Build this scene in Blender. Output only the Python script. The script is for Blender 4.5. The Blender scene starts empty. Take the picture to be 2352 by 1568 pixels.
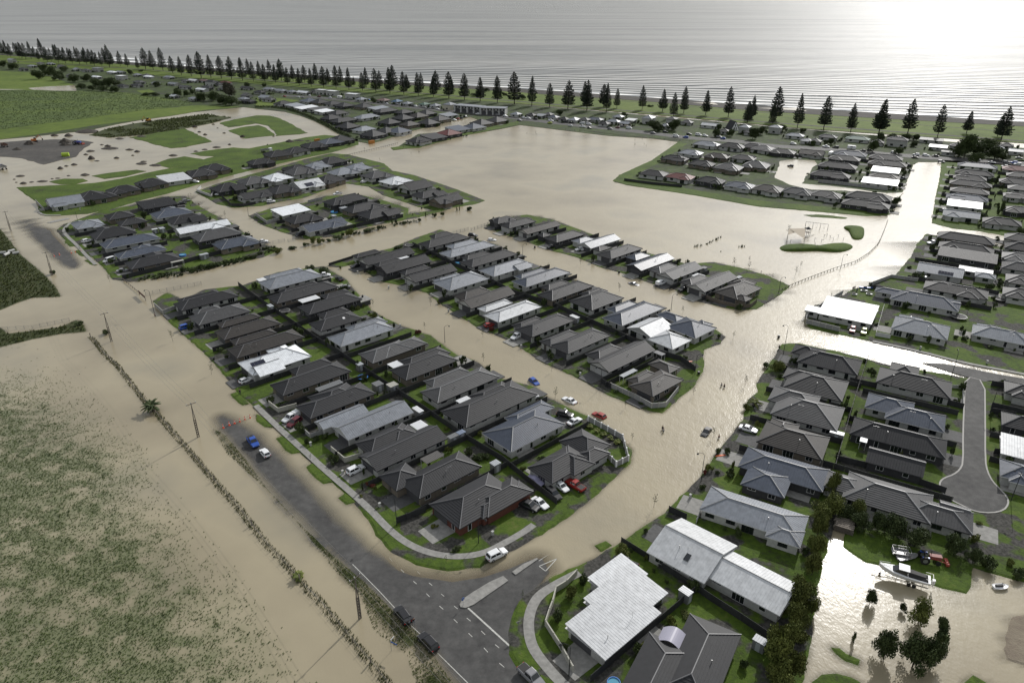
import bpy, bmesh, math, random
import numpy as np
from mathutils import Vector, Matrix
from mathutils.geometry import tessellate_polygon
random.seed(7); RNG = np.random.default_rng(7)
S = bpy.context.scene
C = S.collection
# ------------------------------------------------------------------ camera, sky, sun, exposure
cam_d = bpy.data.cameras.new('camera'); cam = bpy.data.objects.new('camera', cam_d); C.objects.link(cam)
S.camera = cam
cam_d.sensor_width = 36.0; cam_d.lens = 1631.0 / 2352 * 36
cam_d.clip_start = 1; cam_d.clip_end = 60000
cam.location = (0, 0, 100)
cam.rotation_euler = (math.radians(90 - 25.844), 0, 0)
SUN_AZ = math.radians(30.8)      # clockwise from +Y
SUN_EL = math.radians(33)
w = bpy.data.worlds.new('World'); S.world = w; w.use_nodes = True
nt = w.node_tree; N = nt.nodes; L = nt.links
bg = N['Background']
sky = N.new('ShaderNodeTexSky'); sky.sky_type = 'NISHITA'; sky.sun_disc = False
sky.sun_elevation = SUN_EL; sky.sun_rotation = SUN_AZ
sky.air_density = 1.3; sky.dust_density = 3.0; sky.ozone_density = 1.0
# broken cloud: noise in sky directions, grey-white cloud mixed over the clear sky
tc = N.new('ShaderNodeTexCoord'); mp = N.new('ShaderNodeMapping'); mp.inputs['Scale'].default_value = (1.2, 1.2, 5.0)
nz = N.new('ShaderNodeTexNoise'); nz.inputs['Scale'].default_value = 2.2; nz.inputs['Detail'].default_value = 6
cr = N.new('ShaderNodeValToRGB'); cr.color_ramp.elements[0].position = .32; cr.color_ramp.elements[1].position = .62
cr.color_ramp.elements[0].color = (.45,)*3+(1,); cr.color_ramp.elements[1].color = (.95,)*3+(1,)
mx = N.new('ShaderNodeMix'); mx.data_type = 'RGBA'; mx.inputs['B'].default_value = (8.7, 9.0, 9.3, 1)
L.new(tc.outputs['Generated'], mp.inputs['Vector']); L.new(mp.outputs[0], nz.inputs['Vector'])
L.new(nz.outputs['Fac'], cr.inputs['Fac']); L.new(cr.outputs['Color'], mx.inputs['Factor'])
L.new(sky.outputs[0], mx.inputs['A'])
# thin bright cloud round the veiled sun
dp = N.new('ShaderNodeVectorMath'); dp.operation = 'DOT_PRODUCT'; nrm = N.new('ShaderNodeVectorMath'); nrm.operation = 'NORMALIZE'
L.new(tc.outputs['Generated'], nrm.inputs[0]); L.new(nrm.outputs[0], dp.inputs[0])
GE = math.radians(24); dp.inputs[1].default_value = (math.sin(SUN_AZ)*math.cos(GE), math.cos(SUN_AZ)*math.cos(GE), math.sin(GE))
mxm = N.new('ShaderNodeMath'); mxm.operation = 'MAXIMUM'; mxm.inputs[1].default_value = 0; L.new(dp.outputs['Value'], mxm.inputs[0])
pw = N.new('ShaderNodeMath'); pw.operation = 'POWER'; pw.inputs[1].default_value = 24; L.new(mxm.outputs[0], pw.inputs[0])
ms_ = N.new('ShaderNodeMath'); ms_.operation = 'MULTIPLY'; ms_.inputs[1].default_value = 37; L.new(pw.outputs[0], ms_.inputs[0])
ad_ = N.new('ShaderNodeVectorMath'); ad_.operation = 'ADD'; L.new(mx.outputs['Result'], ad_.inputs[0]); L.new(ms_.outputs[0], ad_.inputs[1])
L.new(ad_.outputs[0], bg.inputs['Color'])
bg.inputs['Strength'].default_value = 0.07
sl = bpy.data.lights.new('sun', 'SUN'); sl.energy = 3.3; sl.angle = math.radians(0.6); sl.color = (1, .975, .94)
so = bpy.data.objects.new('sun', sl); C.objects.link(so)
sd = Vector((math.sin(SUN_AZ)*math.cos(SUN_EL), math.cos(SUN_AZ)*math.cos(SUN_EL), math.sin(SUN_EL)))
so.rotation_euler = sd.to_track_quat('Z', 'Y').to_euler(); so.location = (200, 300, 300)
S.view_settings.view_transform = 'Standard'; S.view_settings.look = 'None'
S.view_settings.exposure = 0.0; S.view_settings.gamma = 1; S.view_settings.use_curve_mapping = False
S.render.engine = 'CYCLES'

# ------------------------------------------------------------------ materials
MATS = {}
def mat(name, col, rough=.6, noise=0, nscale=1, metal=0, spec=.5, bump=0, bscale=None, col2=None, obj=False, pervar=0):
    if name in MATS: return MATS[name]
    m = bpy.data.materials.new(name); m.use_nodes = True; n = m.node_tree.nodes; l = m.node_tree.links
    b = n['Principled BSDF']; b.inputs['Base Color'].default_value = (*col, 1)
    b.inputs['Roughness'].default_value = rough; b.inputs['Metallic'].default_value = metal
    b.inputs['Specular IOR Level'].default_value = spec
    src = None
    if noise or col2:
        g = n.new('ShaderNodeNewGeometry'); t = n.new('ShaderNodeTexNoise'); t.inputs['Scale'].default_value = nscale
        t.inputs['Detail'].default_value = 5; t.inputs['Roughness'].default_value = .6
        l.new(g.outputs['Position'], t.inputs['Vector'])
        r = n.new('ShaderNodeValToRGB'); r.color_ramp.elements[0].position = .32; r.color_ramp.elements[1].position = .68
        c1 = [c*(1-noise) for c in col] if not col2 else col; c2 = [min(1, c*(1+noise)) for c in col] if not col2 else col2
        r.color_ramp.elements[0].color = (*c1, 1); r.color_ramp.elements[1].color = (*c2, 1)
        l.new(t.outputs['Fac'], r.inputs['Fac']); src = r.outputs['Color']
    if pervar:
        oi = n.new('ShaderNodeObjectInfo'); mm = n.new('ShaderNodeMapRange'); mm.inputs['To Min'].default_value = 1-pervar; mm.inputs['To Max'].default_value = 1+pervar
        l.new(oi.outputs['Random'], mm.inputs['Value'])
        vm = n.new('ShaderNodeVectorMath'); vm.operation = 'SCALE'; l.new(mm.outputs[0], vm.inputs['Scale'])
        if src: l.new(src, vm.inputs[0])
        else: vm.inputs[0].default_value = col
        src = vm.outputs[0]
    if src: l.new(src, b.inputs['Base Color'])
    if bump:
        g = n.new('ShaderNodeNewGeometry'); t = n.new('ShaderNodeTexNoise'); t.inputs['Scale'].default_value = bscale or nscale*3
        t.inputs['Detail'].default_value = 3; bp = n.new('ShaderNodeBump'); bp.inputs['Strength'].default_value = bump
        l.new(g.outputs['Position'], t.inputs['Vector']); l.new(t.outputs['Fac'], bp.inputs['Height']); l.new(bp.outputs[0], b.inputs['Normal'])
    MATS[name] = m; return m
ROOFC = dict(K=(.021, .0215, .024), B=(.036, .032, .029), G=(.068, .068, .070), D=(.058, .070, .096), L=(.20, .215, .24), S=(.50, .51, .52),
             W=(.68, .70, .72), R=(.13, .035, .032), P=(.17, .11, .10), C=(.06, .12, .2), E=(.07, .13, .10))
for k, c in ROOFC.items(): mat('roof_'+k, c, .45 if k in 'DLSW' else .62, spec=.35, noise=.16, nscale=.9, pervar=.12, bump=.12, bscale=14)
WALLC = dict(w=(.40, .40, .38), b=(.17, .145, .115), k=(.05, .05, .053), r=(.12, .045, .032), p=(.50, .47, .38), g=(.22, .22, .215))
for k, c in WALLC.items(): mat('wall_'+k, c, .85, spec=.3, noise=.12, nscale=1.5, pervar=.12, bump=.15, bscale=9)
M_ridge = mat('ridge_metal', (.22, .225, .23), .45); M_ridgeD = mat('ridge_dark', (.11, .11, .115), .5)
M_fascia = mat('fascia_dark', (.045, .045, .05), .5); M_fasciaW = mat('fascia_white', (.6, .6, .6), .5)
M_frame = mat('window_frame', (.55, .55, .55), .5); M_frameD = mat('window_frame_dark', (.05, .05, .055), .5)
M_glass = mat('window_glass', (.012, .015, .018), .08, spec=.8)
M_garage = mat('garage_door', (.07, .07, .075), .5); M_garageW = mat('garage_door_pale', (.42, .42, .41), .5)
M_lawn = None
M_conc = mat('concrete', (.23, .225, .21), .85, noise=.2, nscale=1.2, bump=.1, bscale=12)
M_concD = mat('dark_concrete', (.075, .075, .075), .85, noise=.2, nscale=1.5)
M_fenced = mat('dark_fence', (.028, .029, .031), .7, noise=.2, nscale=2, pervar=.2); M_fencew = mat('white_fence', (.5, .5, .49), .7, pervar=.06)
M_fenceg = mat('grey_wall', (.27, .27, .265), .85, noise=.1, nscale=2, pervar=.08); M_fencec = mat('cream_wall', (.38, .37, .32), .85, noise=.1, nscale=2, pervar=.06)
M_fenceb = mat('timber_fence', (.12, .10, .08), .8, noise=.2, nscale=3, pervar=.15); M_wire = mat('wire', (.22, .22, .21), .6)
M_timber = mat('weathered_timber', (.14, .12, .10), .85, noise=.25, nscale=4)
M_trunk = mat('bark', (.06, .048, .038), .9)
def leafmat(name, c1, c2, sc=.6): return mat(name, c1, .75, col2=c2, nscale=sc, pervar=.22, spec=.25)
M_pine = leafmat('pine_needles', (.012, .020, .012), (.030, .040, .022), .25)
M_leafd = leafmat('leaves_dark', (.025, .041, .014), (.066, .088, .027), .8)
M_leafo = leafmat('leaves_olive', (.055, .072, .016), (.135, .150, .036), .8)
M_leafy = leafmat('leaves_yellow', (.06, .085, .018), (.14, .15, .035), .8)
M_leafr = leafmat('leaves_red', (.07, .02, .015), (.14, .04, .03), .8)
M_leafg = leafmat('leaves_grey', (.05, .05, .03), (.09, .085, .06), .8)
M_metal = mat('galvanised', (.3, .3, .3), .45, metal=.6); M_black = mat('black_rubber', (.012, .012, .012), .7)
M_lampb = mat('lamp_black', (.02, .022, .025), .5); M_white = mat('white_paint', (.75, .75, .75), .5)
M_dirt = mat('dirt', (.045, .038, .030), .95, noise=.35, nscale=.6, bump=.5, bscale=2)
M_solar = mat('solar_cell', (.012, .014, .03), .15)
M_skin = mat('skin', (.35, .2, .14), .6)
def paint(n, c, r=.28): return mat('paint_'+n, c, r, spec=.6)
PAINT = dict(white=(.72, .73, .74), black=(.012, .012, .014), grey=(.22, .22, .23), blue=(.015, .07, .34), red=(.28, .02, .015), maroon=(.11, .012, .02),
             lilac=(.30, .29, .42), lime=(.42, .48, .08))
for k, c in PAINT.items(): paint(k, c, .75 if k == 'lilac' else .28)
M_head = mat('headlight_glass', (.6, .6, .6), .1); M_tail = mat('taillight_red', (.35, .01, .01), .25)
CLOTH = dict(black=(.015, .015, .018), dark=(.03, .03, .04), white=(.55, .55, .53), grey=(.16, .17, .18), maroon=(.15, .03, .03), blue=(.05, .1, .25), red=(.4, .04, .03), skin=(.35, .2, .14))
for k, c in CLOTH.items(): mat('cloth_'+k, c, .9)

def ground_mat(name, stops, sc1, sc2, bump=.4, bscale=3, rough=.9):
    """colour from two noise octaves over a ramp"""
    m = bpy.data.materials.new(name); m.use_nodes = True; n = m.node_tree.nodes; l = m.node_tree.links
    b = n['Principled BSDF']; b.inputs['Roughness'].default_value = rough; b.inputs['Specular IOR Level'].default_value = .2
    g = n.new('ShaderNodeNewGeometry')
    t1 = n.new('ShaderNodeTexNoise'); t1.inputs['Scale'].default_value = sc1; t1.inputs['Detail'].default_value = 6; t1.inputs['Roughness'].default_value = .65
    t2 = n.new('ShaderNodeTexNoise'); t2.inputs['Scale'].default_value = sc2; t2.inputs['Detail'].default_value = 4
    l.new(g.outputs['Position'], t1.inputs['Vector']); l.new(g.outputs['Position'], t2.inputs['Vector'])
    mxx = n.new('ShaderNodeMath'); mxx.operation = 'MULTIPLY_ADD'; mxx.inputs[1].default_value = .45; l.new(t2.outputs['Fac'], mxx.inputs[0])
    m2 = n.new('ShaderNodeMath'); m2.operation = 'MULTIPLY'; m2.inputs[1].default_value = .55; l.new(t1.outputs['Fac'], m2.inputs[0]); l.new(m2.outputs[0], mxx.inputs[2])
    r = n.new('ShaderNodeValToRGB'); e = r.color_ramp.elements
    e[0].position = stops[0][0]; e[0].color = (*stops[0][1], 1); e[1].position = stops[-1][0]; e[1].color = (*stops[-1][1], 1)
    for p, c in stops[1:-1]:
        q = e.new(p); q.color = (*c, 1)
    l.new(mxx.outputs[0], r.inputs['Fac']); l.new(r.outputs['Color'], b.inputs['Base Color'])
    bp = n.new('ShaderNodeBump'); bp.inputs['Strength'].default_value = bump; bp.inputs['Distance'].default_value = .3
    t3 = n.new('ShaderNodeTexNoise'); t3.inputs['Scale'].default_value = bscale; t3.inputs['Detail'].default_value = 4
    l.new(g.outputs['Position'], t3.inputs['Vector']); l.new(t3.outputs['Fac'], bp.inputs['Height']); l.new(bp.outputs[0], b.inputs['Normal'])
    MATS[name] = m; return m
M_lawn = ground_mat('lawn_grass', [(.33, (.034, .037, .017)), (.44, (.044, .072, .011)), (.55, (.064, .105, .012)), (.68, (.098, .112, .028))], .9, .08)
def mix_ground(name, grass_stops, dark, scale, lo, hi):
    m = ground_mat(name, grass_stops, .9, .08); n = m.node_tree.nodes; l = m.node_tree.links; b = n['Principled BSDF']; src = b.inputs['Base Color'].links[0].from_socket
    g = n.new('ShaderNodeNewGeometry'); t = n.new('ShaderNodeTexNoise'); t.inputs['Scale'].default_value = scale; t.inputs['Detail'].default_value = 3; l.new(g.outputs['Position'], t.inputs['Vector'])
    mr = n.new('ShaderNodeMapRange'); mr.inputs['From Min'].default_value = lo; mr.inputs['From Max'].default_value = hi; l.new(t.outputs['Fac'], mr.inputs['Value'])
    t2 = n.new('ShaderNodeTexNoise'); t2.inputs['Scale'].default_value = 1.7; t2.inputs['Detail'].default_value = 5; l.new(g.outputs['Position'], t2.inputs['Vector'])
    r = n.new('ShaderNodeValToRGB'); r.color_ramp.elements[0].position = .35; r.color_ramp.elements[0].color = (*dark[0], 1); r.color_ramp.elements[1].position = .65; r.color_ramp.elements[1].color = (*dark[1], 1); l.new(t2.outputs['Fac'], r.inputs['Fac'])
    mc = n.new('ShaderNodeMix'); mc.data_type = 'RGBA'; l.new(mr.outputs[0], mc.inputs['Factor']); l.new(src, mc.inputs['A']); l.new(r.outputs['Color'], mc.inputs['B']); l.new(mc.outputs['Result'], b.inputs['Base Color']); return m
GRS = [(.33, (.034, .037, .017)), (.44, (.044, .072, .011)), (.55, (.064, .105, .012)), (.68, (.098, .112, .028))]
M_yard = mix_ground('yard_ground', GRS, ((.030, .030, .026), (.075, .072, .066)), .14, .50, .56)
M_park = ground_mat('park_grass', [(.33, (.055, .080, .017)), (.5, (.085, .125, .018)), (.68, (.12, .155, .03))], .12, .02)
M_farl = ground_mat('town_ground', [(.36, (.060, .060, .056)), (.45, (.035, .045, .022)), (.56, (.048, .075, .016)), (.66, (.090, .088, .080))], .25, .06)
M_rough = ground_mat('rough_grass', [(.33, (.035, .035, .018)), (.5, (.040, .052, .018)), (.68, (.075, .070, .036))], .7, .09, .8, 4)
M_field = ground_mat('crop_field', [(.33, (.052, .074, .024)), (.5, (.068, .100, .026)), (.68, (.11, .15, .026))], .12, .02, .8, 1.2)
M_grav = ground_mat('gravel', [(.35, (.055, .053, .050)), (.5, (.075, .071, .066)), (.65, (.11, .10, .09))], .5, .06, .6, 4)
M_bank = ground_mat('earth_bank', [(.36, (.050, .045, .032)), (.48, (.035, .045, .015)), (.62, (.060, .075, .022))], .3, .05, .9, 1)
M_mudb = ground_mat('mud_bank', [(.35, (.15, .12, .095)), (.5, (.19, .16, .12)), (.65, (.23, .20, .15))], .5, .1)
M_asph = ground_mat('asphalt', [(.35, (.045, .044, .044)), (.5, (.070, .069, .067)), (.65, (.10, .098, .095))], .6, .12, .3, 20, .75)
M_beach = ground_mat('beach_shingle', [(.35, (.030, .028, .025)), (.5, (.045, .042, .037)), (.65, (.065, .060, .050))], .15, .03, .6, 1)
M_mud = ground_mat('flood_bed', [(.35, (.12, .10, .07)), (.65, (.16, .135, .095))], .3, .05)

# ------------------------------------------------------------------ mesh helpers
class MB:
    def __init__(s): s.v = []; s.f = []; s.m = []
    def quad(s, a, b, c, d, mi=0):
        i = len(s.v); s.v += [tuple(a), tuple(b), tuple(c), tuple(d)]; s.f.append((i, i+1, i+2, i+3)); s.m.append(mi)
    def tri(s, a, b, c, mi=0):
        i = len(s.v); s.v += [tuple(a), tuple(b), tuple(c)]; s.f.append((i, i+1, i+2)); s.m.append(mi)
    def box(s, cx, cy, cz, lx, ly, lz, rot=0, mi=0, taper=1):
        i = len(s.v); ca, sa = math.cos(rot), math.sin(rot)
        for z, k in ((-.5, 1), (.5, taper)):
            for x, y in ((-.5, -.5), (.5, -.5), (.5, .5), (-.5, .5)):
                X, Y = x*lx*k, y*ly*k
                s.v.append((cx+X*ca-Y*sa, cy+X*sa+Y*ca, cz+z*lz))
        for q in ((3, 2, 1, 0), (4, 5, 6, 7), (0, 1, 5, 4), (1, 2, 6, 5), (2, 3, 7, 6), (3, 0, 4, 7)):
            s.f.append(tuple(i+k for k in q)); s.m.append(mi)
    def bar(s, p, q, r, n=5, r2=None, mi=0, cap=True):
        p = Vector(p); q = Vector(q); d = q-p
        if d.length < 1e-6: return
        z = d.normalized(); x = z.orthogonal().normalized(); y = z.cross(x); i = len(s.v); r2 = r if r2 is None else r2
        for c, rr in ((p, r), (q, r2)):
            for k in range(n):
                a = 2*math.pi*k/n; s.v.append(tuple(c+x*math.cos(a)*rr+y*math.sin(a)*rr))
        for k in range(n):
            k2 = (k+1) % n; s.f.append((i+k, i+k2, i+n+k2, i+n+k)); s.m.append(mi)
        if cap: s.f.append(tuple(i+n+k for k in range(n))); s.m.append(mi); s.f.append(tuple(i+k for k in reversed(range(n)))); s.m.append(mi)
    def loft(s, rings, cap=True, mi=0):
        i = len(s.v); n = len(rings[0])
        for r in rings: s.v += [tuple(p) for p in r]
        for a in range(len(rings)-1):
            for k in range(n):
                k2 = (k+1) % n; s.f.append((i+a*n+k, i+a*n+k2, i+(a+1)*n+k2, i+(a+1)*n+k)); s.m.append(mi)
        if cap:
            s.f.append(tuple(i+k for k in reversed(range(n)))); s.m.append(mi)
            s.f.append(tuple(i+(len(rings)-1)*n+k for k in range(n))); s.m.append(mi)
    def xf(s, M):
        s.v = [tuple(M @ Vector(p)) for p in s.v]; return s
    def mesh(s, name, mats, smooth=False):
        me = bpy.data.meshes.new(name); me.from_pydata(s.v, [], s.f)
        for m in (mats if isinstance(mats, (list, tuple)) else [mats]): me.materials.append(m)
        if isinstance(mats, (list, tuple)) and len(mats) > 1: me.polygons.foreach_set('material_index', s.m)
        if smooth: me.polygons.foreach_set('use_smooth', [True]*len(s.f))
        me.update(); return me
def link(name, me, parent=None, loc=None, rz=0, sc=None):
    o = bpy.data.objects.new(name, me); C.objects.link(o)
    if parent is not None: o.parent = parent
    if loc is not None: o.location = loc
    if rz: o.rotation_euler = (0, 0, rz)
    if sc is not None: o.scale = (sc,)*3 if not isinstance(sc, tuple) else sc
    return o
LABELS = {}
def tag(o, label, cat, group=None):
    o['label'] = label; o['category'] = cat
    if group: o['group'] = group
    LABELS[label] = LABELS.get(label, 0)+1
    return o
def struct(o, kind='structure'): o['kind'] = kind; return o
ORD = ['', 'first', 'second', 'third', 'fourth', 'fifth', 'sixth', 'seventh', 'eighth', 'ninth', 'tenth', 'eleventh', 'twelfth', 'thirteenth', 'fourteenth', 'fifteenth', 'sixteenth', 'seventeenth', 'eighteenth', 'nineteenth', 'twentieth']
def nth(i):
    if i < len(ORD): return ORD[i]
    t = {2: 'twenty', 3: 'thirty', 4: 'forty', 5: 'fifty', 6: 'sixty', 7: 'seventy', 8: 'eighty', 9: 'ninety', 10: 'hundred'}[i//10] if i < 110 else 'hundred'
    if i % 10 == 0: return (t[:-1]+'ieth') if t.endswith('y') else t+'th'
    return t+'-'+ORD[i % 10]
def resample(pts, step, closed=False, jit=0, rnd=random):
    out = []; n = len(pts); rng = range(n) if closed else range(n-1)
    for i in rng:
        a = Vector(pts[i]).to_2d(); b = Vector(pts[(i+1) % n]).to_2d(); d = (b-a).length; k = max(1, int(d/step))
        for j in range(k):
            p = a+(b-a)*j/k
            if jit: p = p+Vector((rnd.uniform(-jit, jit), rnd.uniform(-jit, jit)))
            out.append((p.x, p.y))
    if not closed: out.append(tuple(pts[-1]))
    return out
def smooth_line(pts, it=2, closed=False):
    for _ in range(it):
        o = []; n = len(pts)
        for i in (range(n) if closed else range(n-1)):
            a = pts[i]; b = pts[(i+1) % n]
            o += [(a[0]*.75+b[0]*.25, a[1]*.75+b[1]*.25), (a[0]*.25+b[0]*.75, a[1]*.25+b[1]*.75)]
        pts = o if closed else [pts[0]]+o+[pts[-1]]
    return pts
def poly_area(p): return .5*sum(p[i][0]*p[(i+1) % len(p)][1]-p[(i+1) % len(p)][0]*p[i][1] for i in range(len(p)))
def slab(name, pts, z, m, skirt=.3, parent=None, dome=0, flare=0):
    if poly_area(pts) < 0: pts = pts[::-1]
    n = len(pts); v = [(x, y, z) for x, y in pts]
    tris = [tuple(t) for t in tessellate_polygon([[Vector((x, y, 0)) for x, y in pts]])]
    f = []
    for t in tris:
        a, b, c = (Vector(v[k]) for k in t)
        f.append(t if (b-a).cross(c-a).z > 0 else (t[0], t[2], t[1]))
    if skirt:
        for i in range(n):
            a_ = pts[i-1]; b_ = pts[(i+1) % n]; d_ = math.hypot(b_[0]-a_[0], b_[1]-a_[1]) or 1
            v.append((pts[i][0]+(b_[1]-a_[1])/d_*flare, pts[i][1]-(b_[0]-a_[0])/d_*flare, z-skirt))
        for i in range(n): j = (i+1) % n; f.append((i, i+n, j+n, j))
    me = bpy.data.meshes.new(name); me.from_pydata(v, [], f); me.materials.append(m); me.update()
    return link(name, me, parent)
def ribbon(pts, wd, z):
    mb = MB(); n = len(pts); L_, R_ = [], []
    for i in range(n):
        a = Vector(pts[max(0, i-1)]).to_2d(); b = Vector(pts[min(n-1, i+1)]).to_2d(); d = (b-a).normalized(); nn = Vector((-d.y, d.x))*wd/2; p = Vector(pts[i]).to_2d()
        L_.append(p+nn); R_.append(p-nn)
    for i in range(n-1):
        mb.quad((*R_[i], z), (*R_[i+1], z), (*L_[i+1], z), (*L_[i], z))
    return mb
def inpoly(X, Y, poly):
    X = np.asarray(X); Y = np.asarray(Y); r = np.zeros(X.shape, bool); n = len(poly); j = n-1
    for i in range(n):
        xi, yi = poly[i]; xj, yj = poly[j]
        c = ((yi > Y) != (yj > Y)) & (X < (xj-xi)*(Y-yi)/((yj-yi) or 1e-9)+xi); r ^= c; j = i
    return r
def distpoly(X, Y, poly, closed=True):
    d = np.full(X.shape, 1e9); n = len(poly)
    for i in range(n if closed else n-1):
        ax, ay = poly[i]; bx, by = poly[(i+1) % n]; dx, dy = bx-ax, by-ay; l2 = dx*dx+dy*dy or 1e-9
        t = np.clip(((X-ax)*dx+(Y-ay)*dy)/l2, 0, 1); d = np.minimum(d, np.hypot(X-ax-t*dx, Y-ay-t*dy))
    return d
def vnoise(X, Y, s, seed=0):
    """cheap smooth value noise"""
    r = np.random.default_rng(seed).random((256, 256)); x = X/s; y = Y/s
    i = np.floor(x).astype(int); j = np.floor(y).astype(int); u = x-i; v = y-j; u = u*u*(3-2*u); v = v*v*(3-2*v)
    a = r[i % 256, j % 256]; b = r[(i+1) % 256, j % 256]; c = r[i % 256, (j+1) % 256]; d = r[(i+1) % 256, (j+1) % 256]
    return (a*(1-u)+b*u)*(1-v)+(c*(1-u)+d*u)*v
def fbm(X, Y, s, seed=0, o=4):
    t = 0; a = .5
    for k in range(o): t = t+a*vnoise(X+k*17.3, Y-k*9.1, s, seed+k); s /= 2; a *= .5
    return t/(1-.5**o)

# ------------------------------------------------------------------ surveyed plan in metres
CARPORT = [(24.3,85.5),(27.9,83.4),(29.7,86.5),(26.0,88.4)]
AFR = (184.1,612.3)
APT = [(-52.9,715.8),(-27.6,701.5),(-28.5,698.1),(-5.3,693.2)]
PALMS = [(-96.4,163.4),(-40.8,102.7),(66.0,166.3)]
WALLPALMS = [(20.1,154.9),(21.6,153.1),(23.2,151.4),(24.6,149.6),(26.1,147.9)]
STRIPB = [[(-150.2,262.2),(-140.3,268.9),(-128.2,277.3),(-110.2,291.0),(-108.6,286.1),(-124.2,272.7),(-134.1,264.6),(-146.9,259.8)],[(-112.3,297.6),(-105.3,302.9),(-103.5,296.8),(-109.7,289.6)],[(-76.5,320.6),(-67.8,329.2),(-56.1,338.3),(-46.3,345.9),(-45.5,343.0),(-55.7,335.5),(-67.2,325.7),(-73.6,318.9)]]
MAIL = [((-49.8,147.0),'by the grey drive below the flagpole'),((-39.4,135.4),'beside the white wagon driveway'),((-28.8,123.6),'at the brown roofed corner drive'),((-62.0,268.9),'at the far tip of the first flooded street'),((-47.0,252.4),'by the bare driveway in the first flooded street'),((-29.9,244.7),'beside silver white roof driveway'),((-22.4,230.0),'by the curved white wall entrance'),((-37.6,217.1),'at the end of the sloping fence on the near side'),((2.9,201.6),'beside the sloping dark driveway'),((14.2,162.9),'near the white saloon and black SUV'),((20.0,183.2),'below the corner lawn of the gabled house'),((128.7,200.4),'on the dark drive above the bright road'),((143.9,190.8),'on the verge by the grey paved drive'),((39.5,126.6),'by the round topiary balls'),((-4.0,114.5),'of red brick on the corner lawn path'),((-225.0,363.0),'on the first verge of the long upper row'),((-70.3,546.4),'above the grassy point')]
BINS = [((55.0,184.2),'beside the lamp on the wide flooded road'),((-55.3,243.6),'standing alone at the grass edge of the first street'),((-50.2,228.6),'near the yellow green bush at the first street'),((10.1,301.3),'below the second street park row lawn'),((-113.6,331.0),'at the driveway of the walled group'),((-47.5,366.2),'before the end house of the upper cluster'),((43.1,269.6),'floating before the park row'),((87.0,209.1),'in the glare beside the far lamp'),((-91.3,193.3),'on the left street verge near the white roofed house')]
JETS = [[(132.5,252.9),(137.2,251.8)],[(131.6,249.6),(134.1,249.0)],[(132.2,246.3),(134.2,245.2)],[(126.7,245.8),(128.5,245.2)]]
PLAYP = [(144.6,317.2),(146.2,318.0),(146.8,315.6),(146.8,312.3),(151.2,317.2),(151.4,312.3),(138.4,312.3),(140.5,309.9),(126.1,309.1),(135.4,304.4)]
BOUYS = [((50.5,142.7),'orange kayak floating by the shrubs on the right'),((53.7,191.9),'orange kayak lying on the lawn beside the fence')]
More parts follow.
